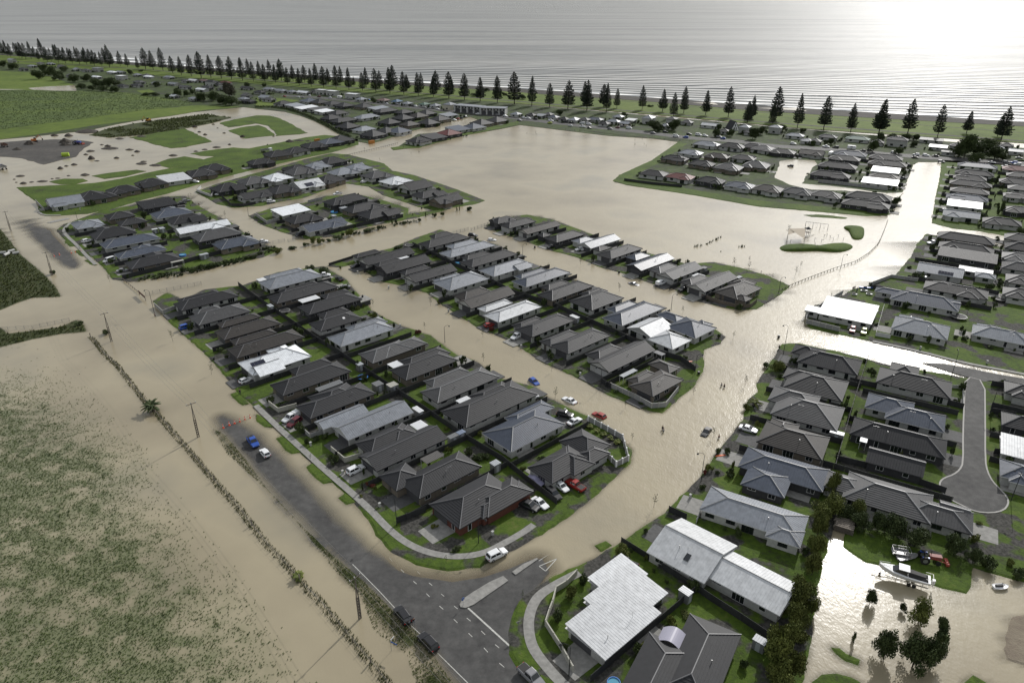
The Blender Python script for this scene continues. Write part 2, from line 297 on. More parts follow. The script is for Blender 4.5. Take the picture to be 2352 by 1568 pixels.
LAND = [('lawn',0.18,[(-130.8,240.4),(-129.4,248.1),(-120.5,240.4),(-116.7,251.2),(-103.4,255.7),(-94.2,270.2),(-78.2,276.9),(-66.3,262.8),(-53.5,238.4),(-50.4,231.6),(-42.8,222.9),(-36.8,217.5),(-27.3,210.7),(-23.1,204.2),(-17.7,196.5),(-11.4,192.1),(-3.3,181.1),(6.7,176.0),(7.8,172.3),(17.9,161.9),(22.4,158.7),(29.0,145.3),(27.7,140.2),(21.9,132.6),(16.8,126.3),(11.5,120.4),(5.8,115.3),(-1.0,109.8),(-6.5,105.9),(-12.4,105.1),(-18.5,106.7),(-23.7,110.2),(-27.6,114.9),(-30.2,119.7),(-36.7,128.6),(-43.8,135.9),(-50.5,143.8),(-56.9,151.5),(-63.8,159.7),(-70.0,166.4),(-76.6,173.5),(-84.0,183.8),(-94.0,196.5),(-103.9,207.4),(-116.1,221.1),(-124.5,231.6)]),('lawn',0.18,[(-75.8,278.0),(-68.1,288.9),(-53.1,300.6),(-43.5,316.4),(-34.5,328.1),(-17.2,313.2),(-7.0,305.5),(4.4,285.0),(19.8,266.7),(26.8,257.1),(38.3,236.4),(50.0,231.6),(58.0,225.5),(67.2,216.8),(69.3,210.0),(66.2,204.8),(60.0,201.0),(56.8,187.8),(51.5,177.2),(46.6,171.6),(40.1,163.0),(35.8,164.8),(26.2,173.5),(20.2,181.6),(9.8,192.1),(4.0,201.0),(-2.3,209.0),(-11.1,217.5),(-17.6,226.6),(-24.5,236.4),(-31.2,248.1),(-41.3,255.7),(-50.4,260.4),(-61.8,275.3),(-66.4,280.6),(-71.1,276.9)]),('lawn',0.18,[(-12.3,336.0),(-3.5,348.9),(7.6,354.5),(19.4,346.5),(35.7,323.2),(52.6,299.4),(65.7,287.8),(72.3,280.1),(84.6,282.2),(93.6,275.3),(101.5,266.7),(106.7,255.7),(99.5,246.4),(93.9,240.4),(86.8,233.2),(81.2,232.4),(69.0,239.6),(61.5,253.5),(54.8,258.1),(46.2,268.7),(36.6,276.9),(28.7,288.9),(16.1,299.4),(4.8,313.2),(-6.4,325.3)]),('lawn',0.18,[(-216.8,328.1),(-218.8,338.2),(-217.1,342.7),(-213.7,361.0),(-200.3,375.7),(-195.2,390.5),(-182.7,392.4),(-169.2,373.9),(-156.3,358.5),(-138.3,339.7),(-124.1,319.8),(-112.9,306.8),(-101.9,299.4),(-107.2,288.9),(-124.9,276.9),(-138.4,266.7),(-149.2,260.4),(-156.9,262.8),(-168.0,276.9),(-178.8,288.9),(-195.5,305.5),(-205.4,314.5)]),('lawn',0.18,[(-133.5,352.9),(-126.3,366.9),(-111.9,377.5),(-104.8,392.4),(-85.9,395.4),(-70.5,383.0),(-55.2,366.9),(-53.7,355.3),(-40.0,363.5),(-32.3,366.9),(-47.5,350.5),(-69.0,335.2),(-84.2,318.4),(-94.3,314.5),(-108.4,325.3),(-123.1,338.9)]),('lawn',0.18,[(-180.5,402.3),(-175.2,421.3),(-166.2,440.7),(-152.8,468.4),(-141.9,492.0),(-128.9,513.1),(-115.5,508.4),(-86.2,479.2),(-76.9,456.7),(-61.4,444.3),(-34.4,410.6),(-15.2,383.0),(-20.1,375.7),(-40.0,363.5),(-49.9,370.4),(-62.4,384.8),(-72.5,395.4),(-83.8,414.8),(-91.8,419.1),(-100.5,423.5),(-106.6,410.6),(-115.0,389.6),(-126.8,380.2),(-133.7,372.2),(-146.3,368.7),(-158.2,375.7),(-171.7,392.4)]),('lawn',0.18,[(-255.7,378.4),(-274.5,397.3),(-289.0,412.7),(-275.6,415.9),(-258.8,420.2),(-248.9,423.5),(-239.6,433.7),(-230.9,450.4),(-218.4,469.7),(-210.1,494.9),(-201.3,516.3),(-189.6,536.0),(-178.0,553.5),(-164.0,575.9),(-151.3,587.7),(-133.8,579.8),(-120.4,568.2),(-116.2,546.3),(-129.6,516.3),(-143.5,497.9),(-163.4,465.7),(-175.6,444.3),(-188.5,415.9),(-195.8,397.3),(-202.7,385.8),(-209.9,366.9),(-218.2,356.9),(-229.8,353.7),(-237.1,352.9),(-247.8,365.2)]),('lawn',0.18,[(-1651.4,1546.9),(-1060.4,1585.8),(-630.9,1256.9),(-345.1,1015.2),(0.0,775.4),(220.3,630.7),(377.0,532.6),(485.3,461.8),(416.3,365.2),(366.8,373.9),(344.7,423.5),(336.2,469.7),(290.2,483.4),(274.1,483.4),(266.3,475.1),(206.4,373.9),(192.4,355.3),(180.2,352.9),(162.9,359.4),(130.6,371.3),(103.6,394.4),(70.7,419.1),(61.7,425.7),(67.7,444.3),(95.6,486.2),(128.3,557.1),(110.9,572.0),(78.1,583.7),(44.9,608.5),(7.2,637.7),(-9.5,617.2),(-40.5,583.7),(-68.0,536.0),(-85.9,525.9),(-82.9,549.9),(-76.3,591.8),(-42.0,608.5),(-29.9,664.4),(-38.9,685.2),(-63.5,644.8),(-87.7,598.0),(-100.1,564.5),(-107.6,549.9),(-121.3,560.7),(-128.7,572.0),(-142.6,595.9),(-160.4,630.7),(-178.7,661.9),(-198.2,690.6),(-219.7,715.9),(-248.6,733.8),(-271.1,749.3),(-277.7,743.0),(-321.2,701.7),(-345.3,642.4),(-353.8,608.5),(-385.6,577.8),(-400.1,568.2),(-459.9,516.3),(-539.0,472.4)]),('lawn',0.18,[(293.3,489.1),(262.4,434.8),(231.8,383.0),(207.1,339.7),(212.2,330.9),(222.2,326.7),(235.4,314.5),(269.5,294.7),(297.2,283.3),(422.8,423.5),(363.0,489.1)]),('lawn',0.18,[(194.9,321.8),(183.0,306.8),(171.0,288.9),(153.7,266.7),(138.3,255.7),(129.6,251.2),(118.6,240.4),(108.3,230.4),(100.8,221.8),(100.7,216.5),(108.3,212.0),(117.2,206.4),(122.3,202.3),(128.6,198.6),(135.5,193.8),(141.0,189.5),(150.6,183.8),(180.6,166.4),(261.7,262.8),(223.3,295.8),(210.4,309.9)]),('lawn',0.18,[(77.4,188.7),(82.3,196.5),(86.9,204.2),(92.1,204.8),(95.9,202.0),(102.7,198.6),(108.2,194.1),(113.5,189.8),(118.8,187.3),(124.3,185.4),(131.9,181.9),(146.1,176.7),(176.8,161.9),(112.2,85.1),(97.6,102.1),(90.4,105.6),(81.3,111.0),(72.4,114.9),(68.2,119.0),(63.5,111.7),(59.8,105.6),(56.2,98.8),(53.2,92.6),(49.6,85.1),(46.4,79.4),(44.1,73.8),(21.8,73.8),(7.7,73.8),(4.5,78.4),(2.1,81.7),(0.4,85.1),(0.2,89.7),(1.1,94.6),(3.1,97.9),(6.9,101.5),(11.3,104.4),(16.7,107.6),(23.5,113.0),(28.8,117.6),(33.1,121.1),(36.8,125.5),(42.1,131.8),(45.9,136.7),(50.2,143.4),(55.3,150.5),(61.0,158.7),(65.4,168.7),(69.7,173.5),(70.9,178.5)]),('lawn',0.15,[(70.0,115.5),(68.9,113.5),(67.6,111.0),(68.5,109.1),(69.8,107.3),(73.5,106.1),(76.8,104.0),(79.6,101.5),(82.7,99.7),(84.7,99.1),(87.5,102.6),(90.0,106.1),(87.7,108.5),(85.0,111.6),(79.2,113.2),(75.5,114.8),(73.5,116.5),(71.5,117.2)]),('lawn',0.12,[(54.8,86.2),(55.5,86.2),(56.2,85.1),(58.0,83.8),(57.6,83.2),(56.1,84.0),(55.1,85.1)]),('lawn',0.12,[(49.0,79.4),(51.1,80.6),(53.4,80.9),(55.3,80.4),(56.4,79.4),(52.7,76.8),(49.2,76.8)]),('lawn',0.12,[(73.5,79.4),(75.5,80.4),(76.7,79.4),(74.9,77.8)]),('mud_bank',0.12,[(90.1,92.6),(92.9,93.3),(96.2,89.7),(91.5,82.9),(85.5,83.3),(83.4,84.4),(86.1,88.5)]),('rough_grass',0.12,[(-359.9,365.5),(-274.4,341.4),(-244.9,329.0),(-212.4,291.9),(-187.2,266.9),(-175.1,253.6),(-168.4,244.8),(-177.6,244.0),(-180.6,238.5),(-182.3,232.5),(-204.7,221.2),(-242.8,214.2)]),('rough_grass',0.1,[(-171.6,216.1),(-166.7,211.8),(-159.6,214.3),(-152.4,216.9),(-149.8,222.7),(-145.3,218.7),(-142.2,214.3),(-144.6,213.5),(-149.2,212.6),(-156.0,208.5),(-163.0,202.8),(-182.8,192.3),(-197.5,211.8)]),('field',0.3,[(-976.5,870.5),(-608.8,889.8),(-514.6,883.3),(-450.5,870.5),(-384.1,820.8),(-330.3,776.2),(-335.5,761.2),(-362.9,724.6),(-390.0,675.8),(-415.6,635.7),(-430.0,614.3),(-560.4,515.6)]),('lawn',0.16,[(-302.3,577.0),(-277.7,619.6),(-264.7,603.3),(-230.8,559.0),(-242.5,536.9),(-250.8,531.9),(-272.7,550.0)]),('lawn',0.16,[(-258.8,648.5),(-251.9,667.1),(-240.7,693.5),(-227.8,691.4),(-211.3,673.5),(-183.2,625.2),(-168.0,597.0),(-172.4,591.9),(-188.6,583.9),(-194.5,600.7),(-212.8,636.6),(-225.1,645.5),(-231.7,636.6),(-241.8,625.2)]),('lawn',0.14,[(-236.8,608.8),(-228.8,628.1),(-220.4,636.8),(-211.1,625.3),(-196.4,598.2),(-190.8,585.5),(-202.9,577.1),(-209.4,570.8),(-217.0,583.0)]),('earth_bank',0.2,[(-340.7,587.6),(-342.0,613.8),(-333.8,642.3),(-316.1,666.8),(-289.5,700.1),(-259.5,679.8),(-264.6,648.2),(-276.7,619.3),(-298.6,587.6),(-319.4,576.7)]),('gravel_pad',0.12,[(-452.6,537.1),(-391.3,554.7),(-376.2,563.9),(-357.8,568.6),(-334.0,563.9),(-320.6,554.7),(-314.0,528.7),(-303.5,501.1),(-307.8,490.1),(-311.4,476.1),(-338.0,495.6),(-357.1,501.9),(-408.1,479.5)]),('lawn',0.14,[(-237.5,476.0),(-235.8,493.6),(-228.1,502.2),(-209.7,490.0),(-213.7,476.0),(-223.0,465.9)]),('lawn',0.14,[(-228.6,512.5),(-218.4,526.6),(-205.5,534.9),(-187.3,528.6),(-190.4,516.5),(-201.1,501.0),(-217.8,504.8)]),('lawn',0.14,[(-279.5,426.8),(-273.9,435.4),(-262.4,433.9),(-256.7,428.2),(-259.4,421.2),(-268.3,419.9)]),('lawn',0.14,[(-261.8,442.7),(-254.8,450.3),(-242.1,459.8),(-232.9,455.0),(-240.0,441.2),(-249.8,433.9)]),('lawn',0.14,[(149.2,354.2),(155.9,354.8),(161.5,353.6),(168.5,349.3),(166.8,347.7),(159.7,349.3),(151.7,351.2)]),('lawn',0.14,[(-58.9,150.4),(-58.3,151.2),(-56.3,149.7),(-54.0,147.0),(-51.6,144.4),(-53.7,144.0),(-55.4,145.4)]),('lawn',0.14,[(-48.4,138.2),(-47.5,139.7),(-44.7,136.5),(-41.3,132.7),(-42.8,132.3),(-44.8,134.0)]),('lawn',0.14,[(-38.0,126.8),(-37.4,128.2),(-36.1,127.0),(-34.7,125.3),(-36.1,124.9)]),('lawn',0.14,[(-68.3,161.6),(-65.8,159.7),(-62.0,155.7),(-63.8,156.2),(-66.7,158.8)]),('lawn',0.14,[(-78.3,172.5),(-77.8,173.4),(-72.2,167.2),(-73.2,166.9)]),('lawn',0.14,[(17.2,111.3),(19.1,112.6),(19.7,111.8),(17.6,110.0)]),('lawn',0.14,[(-203.7,311.1),(-203.2,312.7),(-195.5,304.0),(-196.8,303.5)]),('lawn',0.14,[(-191.4,297.2),(-190.2,299.1),(-183.3,290.6),(-184.3,290.3)]),('lawn',0.14,[(-180.0,285.0),(-178.7,286.1),(-172.7,278.9),(-174.3,279.6)]),('pond',0.24,[(181.6,486.4),(189.8,490.7),(205.8,487.8),(202.7,474.9),(194.9,464.9),(188.1,450.6),(178.0,432.7),(172.6,421.5),(188.6,414.7),(212.0,398.0),(223.1,400.5),(208.2,381.4),(208.4,395.6),(190.6,404.3),(172.9,406.9),(164.5,418.8),(161.1,435.6),(171.3,460.1)]),('pond',0.24,[(-590.7,915.0),(-580.4,929.1),(-551.3,947.2),(-515.5,886.0),(-543.2,888.1),(-574.3,896.9)]),('pond',0.24,[(-746.6,917.3),(-617.8,903.6),(-582.3,901.4),(-600.4,896.9),(-724.9,889.2)]),('meadow',0.21,[(-1370.6,1330.8),(-1015.7,1242.4),(-769.8,1137.8),(-707.1,1115.5),(-627.8,1034.2),(-545.2,938.6),(-516.1,886.0),(-612.0,894.7),(-926.5,883.8)]),('meadow',0.21,[(-282.8,823.3),(-251.4,818.6),(-228.5,800.3),(-244.0,766.0),(-248.0,749.8),(-259.0,749.8)]),('meadow',0.21,[(-446.8,889.2),(-435.0,900.3),(-416.2,873.1),(-419.3,852.5)]),('meadow',0.215,[(-562.1,517.2),(-430.9,615.6),(-390.4,676.5),(-363.0,724.6),(-324.6,761.9),(-275.7,749.8),(-300.7,729.0),(-323.1,682.5),(-360.0,637.6),(-381.4,593.9),(-400.2,568.3),(-525.2,480.1)]),('lawn',0.235,[(61.3,428.7),(67.8,445.1),(96.3,490.0),(128.5,558.1),(132.5,549.1),(97.2,478.7),(73.0,438.0),(77.8,431.0),(106.1,405.1),(134.2,382.8),(166.6,368.5),(196.3,363.4),(192.8,355.1),(180.2,352.7),(162.8,359.2),(130.6,371.1),(103.5,394.1),(68.1,418.8)]),('lawn',0.235,[(6.1,638.8),(-40.4,582.8),(-68.0,535.2),(-86.1,525.3),(-89.3,533.5),(-80.2,542.1),(-59.6,565.5),(-41.4,599.0),(5.5,658.1)])]
MOUNDS = [([(160.6,334.2),(165.4,335.5),(170.0,332.8),(167.2,325.7),(163.5,318.0),(160.2,313.1),(156.2,313.1),(158.2,320.6),(160.3,327.5),(159.4,330.1)],1.2),([(118.4,302.1),(122.0,305.2),(129.4,305.2),(134.0,302.1),(138.9,302.1),(144.0,305.2),(149.9,307.5),(152.6,306.0),(151.8,302.1),(147.6,297.6),(142.3,295.1),(137.9,296.1),(133.6,297.3),(126.2,296.5),(120.5,296.5),(118.0,297.6)],1.4)]
DRY = [[(-77.0,160.4),(-73.9,158.9),(-68.8,154.8),(-58.8,144.1),(-46.6,128.8),(-39.7,120.4),(-34.8,114.7),(-29.3,109.4),(-24.3,105.7),(-18.9,103.2),(-11.3,101.7),(-5.5,102.9),(-0.5,105.2),(3.4,107.5),(6.0,107.9),(7.3,104.3),(4.9,100.6),(1.9,96.3),(0.8,91.8),(0.7,86.2),(2.4,81.8),(5.8,76.9),(9.4,69.6),(0.3,69.6),(-7.5,79.5),(-13.2,87.1),(-22.1,96.5),(-32.2,106.9),(-44.6,121.3),(-52.9,130.4),(-60.5,138.7),(-68.7,148.8),(-73.6,154.8)],[(-246.7,347.8),(-244.0,347.8),(-230.0,332.8),(-220.6,328.3),(-215.0,320.6),(-202.6,306.0),(-193.7,295.4),(-181.4,279.9),(-180.1,276.0),(-187.1,281.3),(-204.4,299.8),(-226.3,324.0),(-237.3,336.4)]]
VERGE = [[(-76.9,154.8),(-72.5,151.7),(-64.8,142.2),(-54.4,128.8),(-44.6,117.8),(-36.2,109.4),(-28.8,102.3),(-21.8,94.8),(-16.4,89.4),(-9.6,79.5),(-5.1,73.2),(-11.8,73.2),(-15.6,79.5),(-18.1,85.3),(-24.1,89.9),(-27.9,97.9),(-34.3,104.6),(-43.1,115.8),(-51.5,125.8),(-60.1,134.5),(-69.7,144.1)]]
ROADS = [('main',[(-438.5,550.9),(-293.0,403.1),(-235.7,334.4),(-203.9,298.1),(-154.8,245.1),(-119.6,207.8),(-94.6,181.4),(-79.0,163.3),(-61.1,140.5),(-44.2,119.9),(-28.8,102.3),(-16.4,88.9),(-8.0,76.9)],9.5)]
CDS = [(132.8,182.8),(136.7,179.8),(125.0,160.1),(113.3,140.6),(111.2,136.2),(110.1,132.5),(110.1,129.3),(109.9,126.6),(108.6,124.3),(106.3,122.3),(103.2,121.4),(99.9,121.9),(98.3,124.0),(96.9,125.8),(96.3,128.1),(96.9,130.5),(98.1,132.5),(99.9,133.9),(102.5,135.0),(105.1,136.9),(107.5,139.7),(115.3,153.4),(124.0,168.0)]
RSTREET = [(124.7,191.2),(130.4,190.8),(136.9,187.7),(142.9,184.2),(149.0,181.3),(160.2,172.7),(157.7,169.2),(146.7,177.7),(138.2,180.2),(136.5,179.5),(132.7,182.6),(130.4,184.9)]
FPATH = [([(-69.7,166.3),(-65.0,160.7),(-58.1,152.8),(-50.7,144.6),(-44.4,137.5),(-35.6,128.1),(-30.1,121.9),(-26.9,117.7),(-23.8,114.3),(-21.0,111.8),(-17.3,109.6),(-13.0,108.3),(-8.7,108.3),(-4.8,109.6),(-1.2,112.4),(2.3,115.3),(4.6,117.7)],1.6),([(13.0,103.9),(8.7,101.1),(5.1,98.3),(3.6,95.4),(2.9,92.2),(3.0,88.6),(3.7,85.9),(5.4,83.0),(7.9,79.5),(10.4,76.9)],1.9),([(-217.3,340.1),(-214.8,329.2),(-208.9,320.6),(-195.7,306.0),(-182.0,289.6),(-172.9,279.3)],1.4),([(116.4,206.3),(124.2,201.6),(130.4,197.0),(137.2,191.2),(151.0,184.2),(160.7,177.7)],1.4),([(-245.2,359.8),(-238.5,353.3),(-229.9,353.7)],1.2)]
SEAROADS = [([(-894.8,1330.8),(-560.9,1164.6),(-344.3,1012.8),(-149.0,889.2),(-0.1,795.9),(86.8,738.1),(226.4,649.5),(310.8,604.3),(394.7,559.9),(456.6,517.2)],5.0),([(-258.4,842.6),(-210.7,823.3),(-169.1,795.9),(-129.4,766.0),(-81.2,734.3),(-36.6,705.0),(-0.1,677.9),(29.1,655.6),(65.4,629.0),(107.6,601.7),(141.1,571.6),(176.2,559.9),(190.9,539.9),(241.5,525.3),(277.2,501.7),(342.9,480.1),(382.2,450.6)],13.0),([(0.0,878.4),(244.4,705.0),(418.4,596.4)],2.0)]
BEACH = [(-2642.0,2437.5),(-1512.6,1873.9),(-1041.2,1556.1),(-387.7,1146.6),(-172.2,1012.8),(-0.1,929.1),(144.5,842.6),(264.1,766.0),(370.2,712.1),(460.8,661.8),(602.3,588.8)]
BEACH2 = [(-2418.1,2226.9),(-1411.6,1745.5),(-978.8,1459.9),(-366.0,1079.7),(-163.5,959.6),(-0.1,873.1),(136.3,791.5),(246.7,712.1),(347.2,665.0),(437.7,626.2),(562.3,546.4)]
FEN = [('dark',1.8,'dark back fence running between the two rows of the large foreground block',[(-105.2,255.2),(-94.3,242.0),(-75.4,220.7),(-63.0,206.4),(-54.7,197.8),(-34.0,174.9),(-23.1,162.9),(-12.7,150.9),(-2.1,140.1),(4.9,130.5),(9.8,124.3)]),('dark',1.8,'dark back fence running between the two rows of the middle block',[(-44.4,304.4),(-22.5,276.0),(-7.3,257.5),(-0.0,247.4),(14.9,234.9),(25.7,221.6),(35.9,209.5),(43.8,197.8),(51.5,192.6),(54.3,185.9)]),('pier',1.6,'white wall with square piers curving round the garden at the flooded corner',[(20.0,158.3),(24.5,153.4),(27.7,149.6),(27.8,143.7),(27.8,140.6),(24.6,138.2),(23.0,141.9)]),('greywall',1.6,'pale grey panel wall round the corner house at the flooded junction',[(28.0,176.1),(34.0,169.8),(37.7,164.8),(41.6,165.4),(46.8,174.0),(45.5,175.8)]),('dark',1.7,'short dark fence joining the pale corner wall',[(25.7,178.7),(28.0,175.7)]),('dark',1.7,'dark fence beside the corner house by the tall lamp',[(25.7,179.0),(34.6,186.3),(44.2,196.3)]),('brown',1.5,'brown timber fence with posts at the corner of the park row',[(70.1,243.6),(74.9,237.4),(80.5,233.4),(85.3,233.9),(88.8,238.4)]),('greywall',1.7,'pale concrete fence wrapping the flat white corner house',[(123.3,246.3),(112.3,235.9),(101.7,224.3),(99.9,220.2),(108.6,213.7)]),('white',1.5,'white picket fence right of the flat white corner house',[(132.9,233.9),(119.1,210.3),(122.9,208.3)]),('greywall',1.4,'pale wall round the wedge of lawn at the bright road',[(137.4,255.0),(150.1,264.0),(158.3,259.8)]),('greywall',1.8,'long light grey wall beside the narrow flooded lane',[(183.5,424.6),(200.3,415.1),(215.4,404.6)]),('dark',1.8,'dark back fence between right column and turning circle houses',[(109.8,194.8),(97.6,174.6),(88.5,159.1),(75.8,137.1)]),('dark',1.8,'dark fence between first and second turning circle houses',[(97.2,179.0),(106.1,174.3),(114.3,169.5),(121.5,164.3)]),('dark',1.8,'long black fence below the black turning circle house',[(77.5,140.6),(87.6,135.6),(92.2,131.7),(96.8,128.1)]),('white',1.2,'white kerb fence along left side of dry cul-de-sac',[(125.0,175.8),(127.6,175.2),(121.9,165.1)]),('dark',1.8,'black fence nearest the junction right of the cul-de-sac',[(136.8,177.1),(141.5,174.9)]),('dark',1.8,'second black fence right of the cul-de-sac',[(127.6,162.3),(132.7,160.1)]),('dark',1.6,'curved black fence by the lower right driveways',[(117.2,143.7),(122.1,142.6)]),('cream',1.5,'stepped cream wall along the curved footpath in front of the white roofed house',[(12.4,103.2),(10.3,100.5),(8.2,98.9),(7.4,95.7),(6.7,93.7),(5.9,91.0),(7.2,88.2),(8.3,85.9),(10.0,81.5)]),('dark',1.6,'dark fence between the two white roofed foreground houses',[(22.2,112.2),(26.9,107.4),(30.9,103.0),(34.6,99.0)]),('dark',1.8,'dark fence running behind the white roofed house to the bottom edge',[(34.4,99.0),(22.7,88.6),(12.7,79.5)]),('dark',1.8,'dark fence above the near grey shingle roof',[(34.6,99.0),(36.5,96.7),(40.7,92.2),(44.3,88.1)]),('dark',1.7,'dark fence on the verge above the big white roof',[(33.8,121.9),(37.0,119.3)]),('white',1.5,'short white fence beside the big grey roof',[(40.5,121.4),(38.8,118.0)]),('dark',1.7,'dark fence beside the corner lawn of the brick house',[(-24.2,118.2),(-18.6,121.7)]),('cream',1.5,'low cream garden wall by the white ute',[(-66.0,166.3),(-62.4,162.6),(-58.2,165.0)]),('greywall',1.3,'pale garden wall below the flagpole',[(-53.4,153.4),(-50.8,150.4),(-48.0,152.3)]),('cream',1.5,'white scalloped garden wall beside the white wagon',[(-44.1,144.6),(-39.8,139.9),(-36.4,141.9)]),('greywall',1.6,'grey wall round the left garden of the end house',[(-257.2,378.2),(-242.8,361.5),(-241.6,367.2)]),('greywall',1.5,'grey wall on the flooded corner of the large block',[(-128.2,234.9),(-122.2,228.1),(-119.5,232.9)]),('vpanel',1.4,'white panel fence with dark posts at the water corner',[(-180.9,411.1),(-179.6,402.1),(-166.8,389.8),(-168.5,397.1)]),('dark',1.6,'dark curved fence on the corner opposite the white panels',[(-160.6,388.6),(-148.7,370.5),(-142.4,370.5),(-137.4,374.9)]),('greywall',1.6,'pale wall at the left corner of the walled group',[(-129.8,351.7),(-120.1,338.3),(-114.6,345.9)]),('greywall',1.6,'pale wall behind the striped roof',[(-109.9,377.1),(-103.9,384.0)]),('wire',1.6,'wire fence crossing the flooded strip beyond the dark house',[(-53.9,353.3),(-47.6,358.8)]),('wire',1.6,'long wire fence crossing the water above the middle block',[(-19.5,327.1),(-8.7,339.8)]),('wire',1.6,'wire fence in the water left of the long gap',[(-27.7,321.9),(-20.9,328.3)]),('wire',1.4,'pool style wire fence beside the parked black vehicle',[(-101.7,309.9),(-96.4,315.2)]),('wire',1.6,'wire fence standing in water beside the silver car',[(-112.0,304.4),(-103.3,310.4)]),('dark',1.2,'low dark hedge fence on the tip of the middle block',[(-75.7,278.0),(-67.7,287.5)]),('wire',1.5,'sagging wire fence crossing the flooded channel by the noticeboard',[(-136.5,245.8),(-128.3,251.2),(-120.2,256.9)]),('wire',1.3,'wire fence on the weedy bank left of the power pole',[(-170.9,215.0),(-160.8,216.3),(-151.9,222.5)]),('rail',0.9,'long curved post and rail barrier between park and bright road',[(100.8,249.6),(109.6,256.9),(118.6,264.0),(131.1,273.4),(143.7,282.0),(153.9,292.5),(163.2,304.4),(168.3,312.3),(178.3,329.2),(186.8,343.9)]),('rail',0.8,'post and rail barrier leading up from the washed out road',[(-153.2,262.2),(-146.8,255.2),(-139.7,247.4)]),('rail',0.9,'post and rail barrier across the upper flooded street',[(-120.6,497.3),(-109.0,515.2),(-96.5,533.5),(-87.0,550.9)]),('rail',0.8,'low rail between the seafront street and flooded park',[(56.3,609.6),(79.4,591.3),(106.3,573.1)]),('rail',0.8,'low rail right of the gap on the seafront street',[(107.9,572.1),(123.1,566.9),(139.3,559.9)]),('dark',1.8,'dark rear fence along the planted strip',[(-153.2,262.2),(-142.2,273.4),(-132.0,286.8),(-114.5,304.4),(-111.6,302.9)]),('dark',1.8,'dark fence at the outer edge of the walled group',[(-87.8,318.9),(-73.6,334.6),(-55.0,349.8)]),('dark',1.6,'dark fence behind the front houses of the far bank block',[(67.8,428.8),(83.8,419.1),(99.2,412.4)])]
RF = [(-137.9,209.6),(-134.7,206.3),(-126.8,197.0),(-118.7,189.1),(-109.8,178.7),(-100.4,168.0),(-92.5,159.6),(-83.8,149.9),(-76.1,141.5),(-67.0,131.3),(-59.2,122.9),(-53.4,116.0),(-49.8,111.8),(-43.5,105.3),(-39.0,100.2),(-36.0,97.3),(-32.3,93.2),(-27.4,87.7),(-23.7,83.4),(-20.3,79.5),(-18.2,77.1)]
PINES = [(-972.6,1459.9,25.0),(-946.5,1432.2,27.9),(-931.8,1418.7,23.4),(-965.7,1488.7,21.1),(-899.2,1392.5,25.7),(-886.3,1379.7,27.3),(-871.7,1367.1,27.0),(-862.0,1367.1,29.4),(-862.7,1379.7,20.1),(-826.5,1330.8,19.4),(-818.9,1330.8,35.9),(-791.0,1296.2,24.9),(-791.1,1307.6,22.5),(-826.3,1379.7,24.0),(-766.0,1285.1,28.9),(-787.5,1330.8,21.1),(-747.9,1274.2,25.3),(-773.2,1330.8,21.1),(-732.8,1267.7,23.5),(-788.8,1379.7,20.4),(-712.5,1252.8,25.8),(-748.5,1330.8,17.6),(-695.2,1242.4,27.2),(-700.2,1263.4,23.5),(-671.9,1222.0,24.4),(-678.3,1242.4,19.8),(-654.9,1212.1,22.6),(-687.8,1285.1,23.8),(-632.4,1192.6,33.7),(-653.3,1242.4,19.8),(-628.4,1218.0,23.0),(-608.9,1202.3,20.5),(-574.6,1164.6,18.7),(-562.9,1164.6,31.0),(-547.1,1155.5,27.7),(-524.3,1137.8,32.6),(-491.5,1095.7,24.2),(-468.9,1071.8,25.4),(-448.7,1056.4,28.3),(-426.2,1034.2,33.9),(-412.8,1034.2,29.6),(-395.9,1026.9,29.0),(-376.8,1012.8,29.3),(-357.5,999.0,28.9),(-363.0,1041.5,24.5),(-340.8,992.2,24.4),(-344.0,1026.9,22.8),(-323.6,985.5,22.0),(-324.6,1012.8,25.2),(-305.5,972.4,22.4),(-305.9,999.0,27.2),(-284.7,953.4,20.7),(-288.5,992.2,20.5),(-266.5,941.1,20.7),(-269.6,978.9,21.2),(-248.4,929.1,21.7),(-252.4,968.6,24.6),(-231.0,919.7,24.7),(-233.3,955.9,19.5),(-213.1,908.2,26.3),(-215.9,947.2,22.7),(-194.8,894.7,25.3),(-196.5,932.6,11.7),(-176.9,886.0,20.6),(-178.6,919.7,23.1),(-158.8,873.1,26.2),(-159.9,908.2,20.8),(-140.5,860.7,28.4),(-142.3,898.0,27.7),(-122.9,849.5,24.8),(-124.3,886.0,18.5),(-105.4,839.6,24.7),(-106.0,873.1,21.7),(-87.3,828.0,22.2),(-87.6,862.7,24.8),(-69.2,816.7,27.7),(-69.8,852.5,19.9),(-51.3,803.0,27.3),(-51.9,842.6,13.9),(-33.8,791.5,24.5),(-15.4,780.2,27.5),(2.5,768.5,31.7),(20.2,757.8,28.8),(37.9,747.5,23.1),(55.5,735.8,26.8),(73.2,723.1,28.6),(74.3,761.9,23.7),(92.7,749.8,21.9),(91.2,713.6,26.3),(104.7,740.5,18.8),(128.0,728.3,23.1),(145.7,715.8,21.0),(148.3,677.9,22.2),(163.9,705.0,24.6),(181.9,693.2,22.5),(199.8,681.1,27.0),(207.1,646.5,18.8),(218.1,670.1,20.5),(225.0,634.7,19.4),(235.8,658.7,29.1),(241.8,620.5,28.1),(261.9,615.0,26.6),(278.9,601.7,22.7),(297.9,592.9,27.0),(322.0,593.9,26.9),(337.6,577.9,25.0),(369.7,593.9,17.7),(386.3,579.8,16.5),(379.8,564.5,25.1)]
